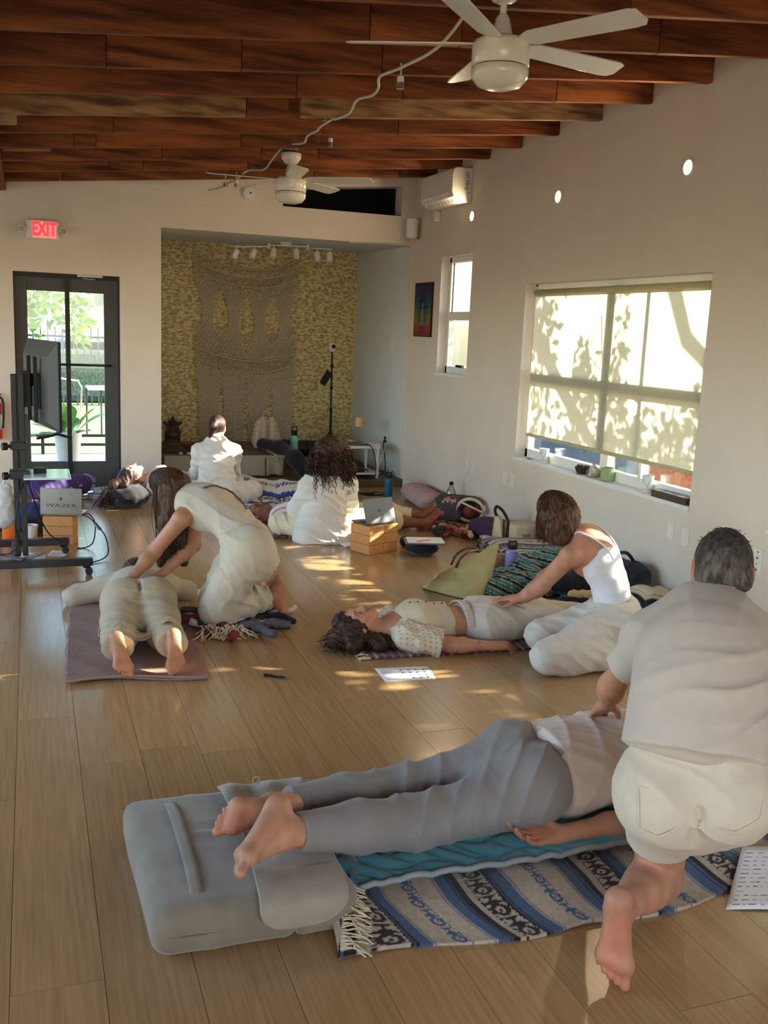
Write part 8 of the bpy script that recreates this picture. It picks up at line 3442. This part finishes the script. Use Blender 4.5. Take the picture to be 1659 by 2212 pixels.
S.disp += [wrinkle(0.0008, 24, [(0.5, 0.8, 0.2)], 216), wrinkle(0.005, 20, [(0.5, 1, 0.3)], 217, V(0.42, 5.0, 0.14), 0.12), wrinkle(0.003, 22, [(0.25, 1, 0.4)], 218, V(0.55, 5.27, 0.2), 0.08)]
S.build('trousers', m_knitp, p6)
def flare(u, v):
    x = 0.318 + 0.425 * u
    y = 4.90 - 0.12 * v * (0.55 + 0.45 * np.cos((u - 0.25) * 5)) + 0.10 * u + 0.025 * np.sin(u * 5)
    over = np.maximum(np.exp(-(((x - 0.40) / 0.062) ** 2)), np.exp(-(((x - 0.648) / 0.062) ** 2)))
    z = 0.115 + 0.078 * over - 0.015 * v + 0.008 * np.sin(v * 10 + u * 7) - 0.05 * np.clip((np.abs(u - 0.5) - 0.42) / 0.08, 0, 1)
    return x, y, z


cloth_grid('trouser_flare', flare, 60, 18, m_knitp, p6, None, 0.006)
S = SDF(0.008)
S.ell(J['hd'] + V(0, 0.01, 0.02), (0.085, 0.10, 0.10), 0.02)
S.cone(J['hd'] + V(0, -0.03, 0.07), J['hd'] + V(-0.03, -0.10, 0.06), 0.04, 0.03, 0.03)
S.disp.append(wrinkle(0.004, 70, [(1, 0, 0.3)], 219))
S.build('hair', m_dhair, p6)
b = MB()
b.tube(smooth_path([(0.37, 5.36, 0.10), (0.33, 5.32, 0.06), (0.315, 5.26, 0.03), (0.33, 5.22, 0.022)]), 0.004, 5)
b.build('drawstring', m_knitp, p6)

# ---------------------------------------------------------------- 7: curly-haired woman sitting, back to the camera
J = joints(hL=(2.125, 7.50, 0.105), hR=(2.325, 7.46, 0.105), nk=(2.265, 7.44, 0.545), hd=(2.295, 7.50, 0.695), sL=(2.105, 7.455, 0.465), sR=(2.425, 7.435, 0.47), eR=(2.500, 7.565, 0.225), wR=(2.50, 7.77, 0.16), eL=(2.03, 7.60, 0.24), wL=(2.16, 7.78, 0.17),
           kR=(2.715, 7.585, 0.175), aR=(2.48, 7.70, 0.06), kL=(1.92, 7.66, 0.12), aL=(2.25, 7.74, 0.06), bend=(0, -0.03, 0))
p7 = person('person', 'woman with big curly dark hair in white dress sitting with her back to the camera', (2.25, 7.5, 0))
sk7 = skin('deep_brown_skin', 96, 62, 44)
S = SDF(0.008)
torso(S, J, 0.93, fem=True)
for s in 'LR':
    arm(S, J, s, 1.02)
    leg(S, J, s, 0.98)
foot(S, J['aR'], (-0.9, 0.1, 0), (-0.2, 0.5, -0.8), (0, 1, 0), 0.23)
foot(S, J['aL'], (0.9, 0.1, 0), (0.2, 0.5, -0.8), (0, 1, 0), 0.23)
hand(S, J['wR'], (-0.4, 0.7, -0.2), (0, 0.1, -1), (-1, 0, 0), 0.2, 0.175)
hand(S, J['wL'], (0.1, 0.8, -0.2), (0, 0.1, -1), (1, 0, 0), 0.2, 0.175)
hu, hf = unit((0.05, 0.25, 0.95)), unit((0.25, 0.9, -0.35))
HP = head(S, J['hd'], hu, hf, 0.98, neck=J['nk'], nr=0.048)
S.build('body', sk7, p7)
m_wlin = fabric('white_linen', 216, 210, 200, 0.2)
S = SDF(0.008)
torso(S, J, 0.97, fem=True, o=0.024, t0=-0.06)
P_, N_, A_f = spine(J)
S.cone(A_f(0.30), V(2.235, 7.45, 0.012), 0.165, 0.250, 0.06, flat=((0.1, 1, 0), 0.66), capb=True)
S.cone(V(2.10, 7.44, 0.05), V(2.42, 7.38, 0.05), 0.09, 0.085, 0.08)
for s in 'LR':
    S.cone(J['s' + s], J['e' + s], 0.082, 0.068, 0.05)
    S.cone(J['e' + s], lerp(J['e' + s], J['w' + s], 0.12), 0.066, 0.062, 0.03, capb=True)
S.disp += [wrinkle(0.010, 16, [(0.5, 0.2, 0.9), (0.9, 0, 0.5)], 220, A_f(0.15), 0.22), wrinkle(0.005, 26, [(0.3, 0.3, 0.9)], 221)]
S.build('dress', m_wlin, p7)
m_bpant = fabric('cream_trousers', 220, 208, 172, 0.2)
S = SDF(0.008)
for s in 'LR':
    h, kn, a = J['h' + s], J['k' + s], J['a' + s]
    S.cone(h, kn, 0.105, 0.085, 0.06)
    S.cone(kn, lerp(kn, a, 0.8), 0.082, 0.066, 0.05, capb=True)
S.disp += [wrinkle(0.007, 22, [(0.8, 0.4, 0.5)], 225)]
S.build('trousers', m_bpant, p7)
b = MB()
b.box((2.42, 7.235, 0.012), (0.17, 0.11, 0.02), rz=0.1)
b.build('dress_tail', m_wlin, p7, bevel=0.006)
m_curl = hairmat('curly_black_hair', (30, 21, 17), (82, 54, 40), (18, 18, 18))
hc = HP(0, -0.03, 0.0)
S = SDF(0.009)
S.ell(hc + V(0, 0, 0.025), (0.152, 0.142, 0.148), 0.04)
S.ell(hc + V(0.02, -0.03, -0.10), (0.185, 0.12, 0.13), 0.05)
S.ell(hc + V(0.01, -0.05, -0.20), (0.15, 0.085, 0.10), 0.05)
S.disp.append(wrinkle(0.012, 42, [(1, 0.3, 0.2), (0.2, 1, 0.4), (0.3, 0, 1)], 230))
S.build('hair', m_curl, p7)
rg = random.Random(71)
b = MB()
for i in range(430):
    a, e = rg.uniform(0, 2 * PI), math.asin(rg.uniform(-0.45, 0.99))
    d = V(math.cos(a) * math.cos(e), math.sin(a) * math.cos(e), math.sin(e))
    p0 = hc + d * V(0.138, 0.128, 0.145)
    L_ = rg.uniform(0.10, 0.26)
    rad = rg.uniform(0.007, 0.012)
    ph = rg.uniform(0, 6.28)
    pts = []
    n_ = 16
    for k in range(n_):
        t = k / (n_ - 1)
        out = d * 0.05 * math.sin(min(1, t * 1.6) * PI / 2)
        c_ = p0 + out * V(1, 1, 0.4) + D_ * L_ * (t ** 1.25) * (1.0 - 0.3 * max(0, d[2])) + V(d[0], d[1], 0) * 0.025 * t
        w = ph + t * 2 * PI * L_ / 0.055
        pts.append(c_ + V(math.cos(w), math.sin(w), 0.35 * math.sin(w * 1.0)) * rad)
    b.tube(pts, 0.0048, 3, taper=lambda t: 1.1 - 0.6 * t)
for x in (2.135, 2.375, 2.40, 2.36):
    for j in range(2):
        pts = []
        ph = rg.uniform(0, 6)
        for k in range(20):
            t = k / 19
            w = ph + t * 22
            pts.append(V(x + rg.uniform(-0.002, 0.002) + 0.012 * (j - 1.5) + 0.009 * math.cos(w), 7.33 - 0.005 * j + 0.02 * t + 0.008 * math.sin(w), 0.55 - 0.17 * t - 0.02 * j * t))
        b.tube(pts, 0.0036, 3, taper=lambda t: 1.1 - 0.6 * t)
b.build('hair_curls', m_curl, p7)

# ---------------------------------------------------------------- 8: person lying on their back beyond the curly-haired woman
J = joints(hd=(1.825, 8.08, 0.12), nk=(1.985, 7.99, 0.105), sR=(1.985, 7.82, 0.09), sL=(2.075, 8.14, 0.09), eR=(2.13, 7.745, 0.06), wR=(2.34, 7.72, 0.05), eL=(2.27, 8.24, 0.06), wL=(2.50, 8.18, 0.05),
           hR=(2.53, 7.83, 0.105), hL=(2.56, 8.00, 0.105), kR=(2.94, 7.76, 0.10), kL=(2.97, 7.98, 0.12), aR=(3.245, 7.72, 0.065), aL=(3.275, 7.90, 0.085))
p8 = person('person', 'dark-skinned person lying on their back, bare feet up, beyond the centre laptop', (2.5, 7.9, 0))
sk8 = skin('brown_skin', 122, 74, 52)
S = SDF(0.0075)
torso(S, J, 0.95)
for s in 'LR':
    arm(S, J, s, 1.02)
    leg(S, J, s, 1.0, back=(0, 0, -1))
foot(S, J['aR'], (0.42, -0.12, 0.90), (0.9, -0.1, -0.42), (0, 1, 0), 0.245)
foot(S, J['aL'], (0.55, 0.0, 0.82), (0.82, -0.1, -0.55), (0, -1, 0), 0.245)
hand(S, J['wR'], (1, 0, 0), (0, 0, -1), (0, 1, 0), 0.3)
hand(S, J['wL'], (1, -0.1, 0), (0, 0, -1), (0, -1, 0), 0.3)
hu, hf = unit((-0.9, 0.42, 0.05)), unit((0, -0.1, 1))
HP = head(S, J['hd'], hu, hf, 0.98, neck=J['nk'], nr=0.052)
S.build('body', sk8, p8, [(J['aR'] + V(0.05, 0, 0.1), 0.12, (1.25, 1.05, 1.0)), (J['aL'] + V(0.05, 0, 0.1), 0.12, (1.2, 1.02, 0.98))])
m_ptop = mat('white_top_pink_stripe', srgb(226, 216, 210), 0.9, 0.04, 20, attr=True)
S = SDF(0.008)
torso(S, J, 0.97, o=0.018, t0=-0.02, cap0=True)
for s in 'LR':
    S.cone(J['s' + s], lerp(J['s' + s], J['e' + s], 0.75), 0.074, 0.07, 0.04, capb=True)
S.disp += [wrinkle(0.006, 20, [(0.5, 0.8, 0.2)], 240)]


def pstr(v):
    c = np.ones((len(v), 3))
    c[np.abs(((v[:, 1] + 0.3 * v[:, 0]) * 9) % 1 - 0.5) < 0.13] = np.array(srgb(190, 130, 130)) / np.array(srgb(226, 216, 210))
    return c


S.build('top', m_ptop, p8, [pstr])
S = SDF(0.008)
torso(S, J, 0.98, o=0.015, t0=-0.06, t1=0.2)
S.cone(J['hR'], J['kR'], 0.112, 0.088, 0.05)
S.cone(J['kR'], lerp(J['kR'], J['aR'], 0.25), 0.086, 0.082, 0.05, capb=True)
S.cone(J['hL'], J['kL'], 0.112, 0.090, 0.05)
S.cone(J['kL'], lerp(J['kL'], J['aL'], 0.72), 0.088, 0.072, 0.05, capb=True)
S.disp += [wrinkle(0.012, 24, [(1, 0.2, 0.3)], 242, V(2.75, 7.75, 0.15), 0.25), wrinkle(0.006, 20, [(0.8, 0.5, 0.2)], 243)]
S.build('trousers', m_bpant, p8)
S = SDF(0.009)
S.ell(HP(0, -0.03, 0.035), (0.09, 0.09, 0.09), 0.03)
S.ell(HP(0, 0.10, -0.03), (0.07, 0.07, 0.08), 0.02, op='d')
S.disp.append(wrinkle(0.006, 60, [(1, 0, 0.4), (0, 1, 0)], 244))
S.build('hair', m_curl, p8)
t = thing('striped_blanket', 'red, black and white striped blanket edge under the dark-skinned person', 'blanket', (2.1, 7.85, 0))
cloth_grid('weave', lambda u, v: (1.80 + 0.95 * u, 7.60 + 0.10 * u * 0 + 0.62 * v, 0.018 + 0.006 * np.sin(u * 20)), 60, 24, m_woven, t, rugcol, 0.015)
cloth_grid('folded_layer', lambda u, v: (1.82 + 0.92 * u, 7.63 + 0.58 * v, 0.032 + 0.005 * np.sin(u * 18)), 60, 20, m_woven, t, rugcol, 0.012)

# ---------------------------------------------------------------- 9: woman with ponytail, back to the camera, far left
J = joints(hL=(1.575, 9.20, 0.13), hR=(1.755, 9.18, 0.13), nk=(1.690, 9.36, 0.585), hd=(1.712, 9.42, 0.725), sL=(1.530, 9.35, 0.495), sR=(1.850, 9.31, 0.50), eR=(1.885, 9.47, 0.27), wR=(1.76, 9.62, 0.21), eL=(1.52, 9.50, 0.27), wL=(1.64, 9.65, 0.22),
           kR=(2.02, 9.24, 0.12), aR=(1.80, 9.12, 0.05), kL=(1.43, 9.36, 0.12), aL=(1.56, 9.10, 0.05), bend=(0, -0.04, 0))
p9 = person('person', 'woman with dark ponytail in loose white shirt sitting, seen from behind, by the alcove', (1.68, 9.3, 0))
sk9 = skin('fair_skin', 204, 156, 130)
S = SDF(0.008)
torso(S, J, 0.90, fem=True)
for s in 'LR':
    arm(S, J, s, 1.0)
    leg(S, J, s, 0.95)
foot(S, J['aR'], (-0.2, -0.9, 0), (0, 0, 1), (-1, 0, 0), 0.23)
foot(S, J['aL'], (0.2, -0.9, 0), (0, 0, 1), (1, 0, 0), 0.23)
hand(S, J['wR'], (-0.4, 0.8, -0.2), (0, 0, -1), (-1, 0, 0), 0.2, 0.17)
hand(S, J['wL'], (0.1, 0.8, -0.2), (0, 0, -1), (1, 0, 0), 0.2, 0.17)
hu, hf = unit((0.05, 0.15, 0.97)), unit((0.40, 0.85, -0.25))
HP = head(S, J['hd'], hu, hf, 0.97, neck=J['nk'], nr=0.047)
S.build('body', sk9, p9, [(HP(0.085, 0, 0), 0.05, (1.1, 0.8, 0.72))])
S = SDF(0.0078)
torso(S, J, 0.95, fem=True, o=0.028, t0=-0.06)
P_, N_, A_f = spine(J)
S.cone(A_f(0.30), V(1.67, 9.20, 0.03), 0.155, 0.19, 0.06, flat=((0.1, 1, 0), 0.72), capb=True)
for s in 'LR':
    S.cone(J['s' + s], J['e' + s], 0.078, 0.068, 0.05)
    S.cone(J['e' + s], lerp(J['e' + s], J['w' + s], 0.5), 0.066, 0.062, 0.03, capb=True)
S.cone(J['nk'] + V(0, 0, -0.03), J['nk'] + V(0.004, 0.012, 0.045), 0.072, 0.062, 0.02, capb=True)
S.disp += [wrinkle(0.011, 15, [(0.25, 0.2, 0.95), (0.5, 0, 0.8)], 250, A_f(0.4), 0.3), wrinkle(0.004, 30, [(0.3, 0.3, 0.9)], 251)]
S.build('loose_shirt', m_wlin, p9)
S = SDF(0.008)
for s in 'LR':
    h, kn, a = J['h' + s], J['k' + s], J['a' + s]
    S.cone(h, kn, 0.115, 0.095, 0.06)
    S.cone(kn, lerp(kn, a, 0.9), 0.092, 0.085, 0.06, capb=True)
S.disp += [wrinkle(0.007, 20, [(0.8, 0.4, 0.5)], 253)]
S.build('trousers', m_wlin, p9)
m_pony = hairmat('dark_hair', (38, 26, 24), (76, 50, 44))
pt_ = HP(0, -0.115, 0.05)
hair_mass('hair', m_pony, p9, HP, hu, hf, [(pt_, pt_ + V(-0.03, -0.03, -0.05), 0.03, 0.036, None), (pt_ + V(-0.03, -0.03, -0.05), pt_ + V(-0.055, -0.01, -0.19), 0.036, 0.014, None)],
          [(HP(0, 0.10, -0.045), (0.09, 0.075, 0.09)), (HP(0, -0.05, -0.12), (0.1, 0.08, 0.05)), (HP(0.1, 0.01, -0.03), (0.035, 0.04, 0.045)), (HP(-0.1, 0.01, -0.03), (0.035, 0.04, 0.045))], [(1, 0.2, 0.2), (0.3, 1, 0)], 255, 0.007, 0.96, 0.003, 90)
b = MB()
b.lathe([(0.026, -0.008), (0.034, 0), (0.026, 0.008)], pt_ + V(-0.004, -0.006, -0.004), 14, axis=(-0.3, -0.5, -0.5))
b.build('hair_tie', m_blk, p9, smooth=True)

# ---------------------------------------------------------------- 10: woman lying on her back, head on black cushion, far left
J = joints(hd=(0.872, 9.27, 0.285), nk=(1.035, 9.38, 0.215), sR=(1.09, 9.24, 0.165), sL=(1.03, 9.56, 0.17), eR=(1.30, 9.24, 0.08), wR=(1.50, 9.34, 0.06), eL=(1.22, 9.70, 0.08), wL=(1.45, 9.74, 0.06),
           hR=(1.545, 9.66, 0.12), hL=(1.52, 9.82, 0.12), kR=(1.95, 9.48, 0.13), kL=(1.97, 9.68, 0.13), aR=(2.33, 9.24, 0.07), aL=(2.39, 9.44, 0.07))
p10 = person('person', 'long-haired woman lying on her back, head on a black cushion, far left', (1.3, 9.45, 0))
S = SDF(0.0070)
torso(S, J, 0.90, fem=True)
for s in 'LR':
    arm(S, J, s, 1.0)
    leg(S, J, s, 0.95, back=(0, 0, -1))
foot(S, J['aR'], (0.5, -0.3, 0.8), (0.8, -0.3, -0.5), (0, 1, 0), 0.23)
foot(S, J['aL'], (0.5, -0.3, 0.8), (0.8, -0.3, -0.5), (0, -1, 0), 0.23)
hand(S, J['wR'], (1, 0.1, 0), (0, 0, -1), (0, 1, 0), 0.3, 0.17)
hand(S, J['wL'], (1, -0.1, 0), (0, 0, -1), (0, -1, 0), 0.3, 0.17)
hu, hf = unit((-0.86, -0.50, 0.10)), unit((0.06, -0.12, 1))
HP = head(S, J['hd'], hu, hf, 0.98, neck=J['nk'] + V(0.02, 0.02, 0), nr=0.050)
pt10 = [(HP(0, 0.095, -0.058), 0.022, (1.0, 0.70, 0.66))]
for sg in (-1, 1):
    pt10.append((HP(0.032 * sg, 0.088, -0.006), 0.014, (0.5, 0.42, 0.40)))
    pt10.append((HP(0.035 * sg, 0.088, 0.027), 0.014, (0.5, 0.42, 0.38)))
S.build('body', sk9, p10, pt10)
S = SDF(0.008)
torso(S, J, 0.94, fem=True, o=0.022, t0=-0.02, cap0=True)
for s in 'LR':
    S.cone(J['s' + s], J['e' + s], 0.074, 0.066, 0.05)
    S.cone(J['e' + s], lerp(J['e' + s], J['w' + s], 0.8), 0.064, 0.055, 0.03, capb=True)
S.disp += [wrinkle(0.009, 18, [(0.9, 0.3, 0.3), (0.4, 0.9, 0)], 260)]
S.build('shirt', m_wlin, p10)
S = SDF(0.009)
torso(S, J, 0.95, fem=True, o=0.012, t0=-0.06, t1=0.2)
for s in 'LR':
    h, kn, a = J['h' + s], J['k' + s], J['a' + s]
    S.cone(h, kn, 0.112, 0.09, 0.05)
    S.cone(kn, lerp(kn, a, 0.85), 0.09, 0.075, 0.05, capb=True)
S.build('trousers', m_wlin, p10)
pr = [(HP(0, -0.05, 0.07), V(0.70, 9.14, 0.22), 0.06, 0.040, None), (V(0.70, 9.14, 0.22), V(0.62, 9.12, 0.10), 0.036, 0.018, None), (HP(-0.05, -0.05, 0), V(0.80, 9.13, 0.21), 0.045, 0.035, None)]
hair_mass('hair', m_pony, p10, HP, hu, hf, pr, [(HP(0, 0.105, -0.015), (0.075, 0.075, 0.098)), (HP(0, 0.04, -0.115), (0.1, 0.07, 0.06))], [(1, 0.3, 0), (0.2, 1, 0)], 265, 0.007, 0.98, 0.005, 60)
rg = random.Random(81)
rts = [HP(rg.uniform(-0.08, 0.05), -0.06 + rg.uniform(-0.03, 0.04), rg.uniform(0.02, 0.12)) for i in range(150)]


def falling(i, p):
    rr = random.Random(2500 + i)
    tg = V(0.60 + rr.gauss(0, 0.05), 9.10 + rr.gauss(0, 0.05), 0.012)
    pts = [V(p)]
    for k in range(1, 9):
        t = k / 8
        q = lerp(p, tg, t)
        q[2] = max(0.012, p[2] + (tg[2] - p[2]) * t ** 1.8)
        pts.append(q + V(0.006 * math.sin(k + i), 0.006 * math.cos(k * 1.4 + i), 0))
    return pts


strands(rts, falling, 0.004, 4).build('hair_strands', m_pony, p10)
t = thing('round_bolster', 'round black cushion under the head of the far supine woman', 'bolster', (0.84, 9.20, 0))
S = SDF(0.009)
S.ell((0.83, 9.20, 0.10), (0.20, 0.20, 0.098), 0.02)
S.cone((0.76, 9.19, 0.10), (0.90, 9.20, 0.10), 0.095, 0.095, 0.06)
S.disp.append(lambda P: 0.002 * np.sin(P[:, 0] * 60 + P[:, 1] * 40))
S.build('bolster_cover', m_noir, t)
b = MB()
b.tube([(0.83 + 0.20 * math.cos(a), 9.20 + 0.20 * math.sin(a), 0.10) for a in np.linspace(0, 2 * PI, 40)[:-1]], 0.006, 5, closed=True)
b.build('piping', m_blk, t)
t = thing('serape_blanket', 'royal blue, cream and tan striped blanket spread over the far supine woman\'s legs', 'blanket', (2.2, 9.2, 0))


def bl10(u, v):
    # u along the legs, v across from the near edge to the far edge
    x = 1.80 + 0.80 * u + 0.14 * v
    y = 8.90 - 0.14 * u + 0.98 * v - 0.18 * u
    leg_ = np.exp(-(((v - 0.64) / 0.22) ** 2)) * (0.215 - 0.05 * u)
    z = 0.020 + leg_ + 0.010 * np.sin(u * 13 + v * 9) * (v < 0.9) + 0.006 * np.sin(u * 31 + v * 4)
    return x, y, z


cloth_grid('blanket_weave', bl10, 110, 90, m_woven, t, lambda u, v: as3(serape_cols(v * 1.0 + 0.06 * np.sin(u * 4) + 0.05, u * 0.9, PAL_ROYAL, 0.42)), 0.010)
cloth_grid('turned_fold', lambda u, v: (1.84 + 0.72 * u, 8.80 - 0.32 * u + 0.16 * v, 0.045 + 0.02 * np.sin(v * PI) + 0.006 * np.sin(u * 17)), 70, 12, m_woven, t, lambda u, v: as3(serape_cols(v * 0.3 + 0.2, u * 0.9, PAL_ROYAL, 0.42)), 0.012)
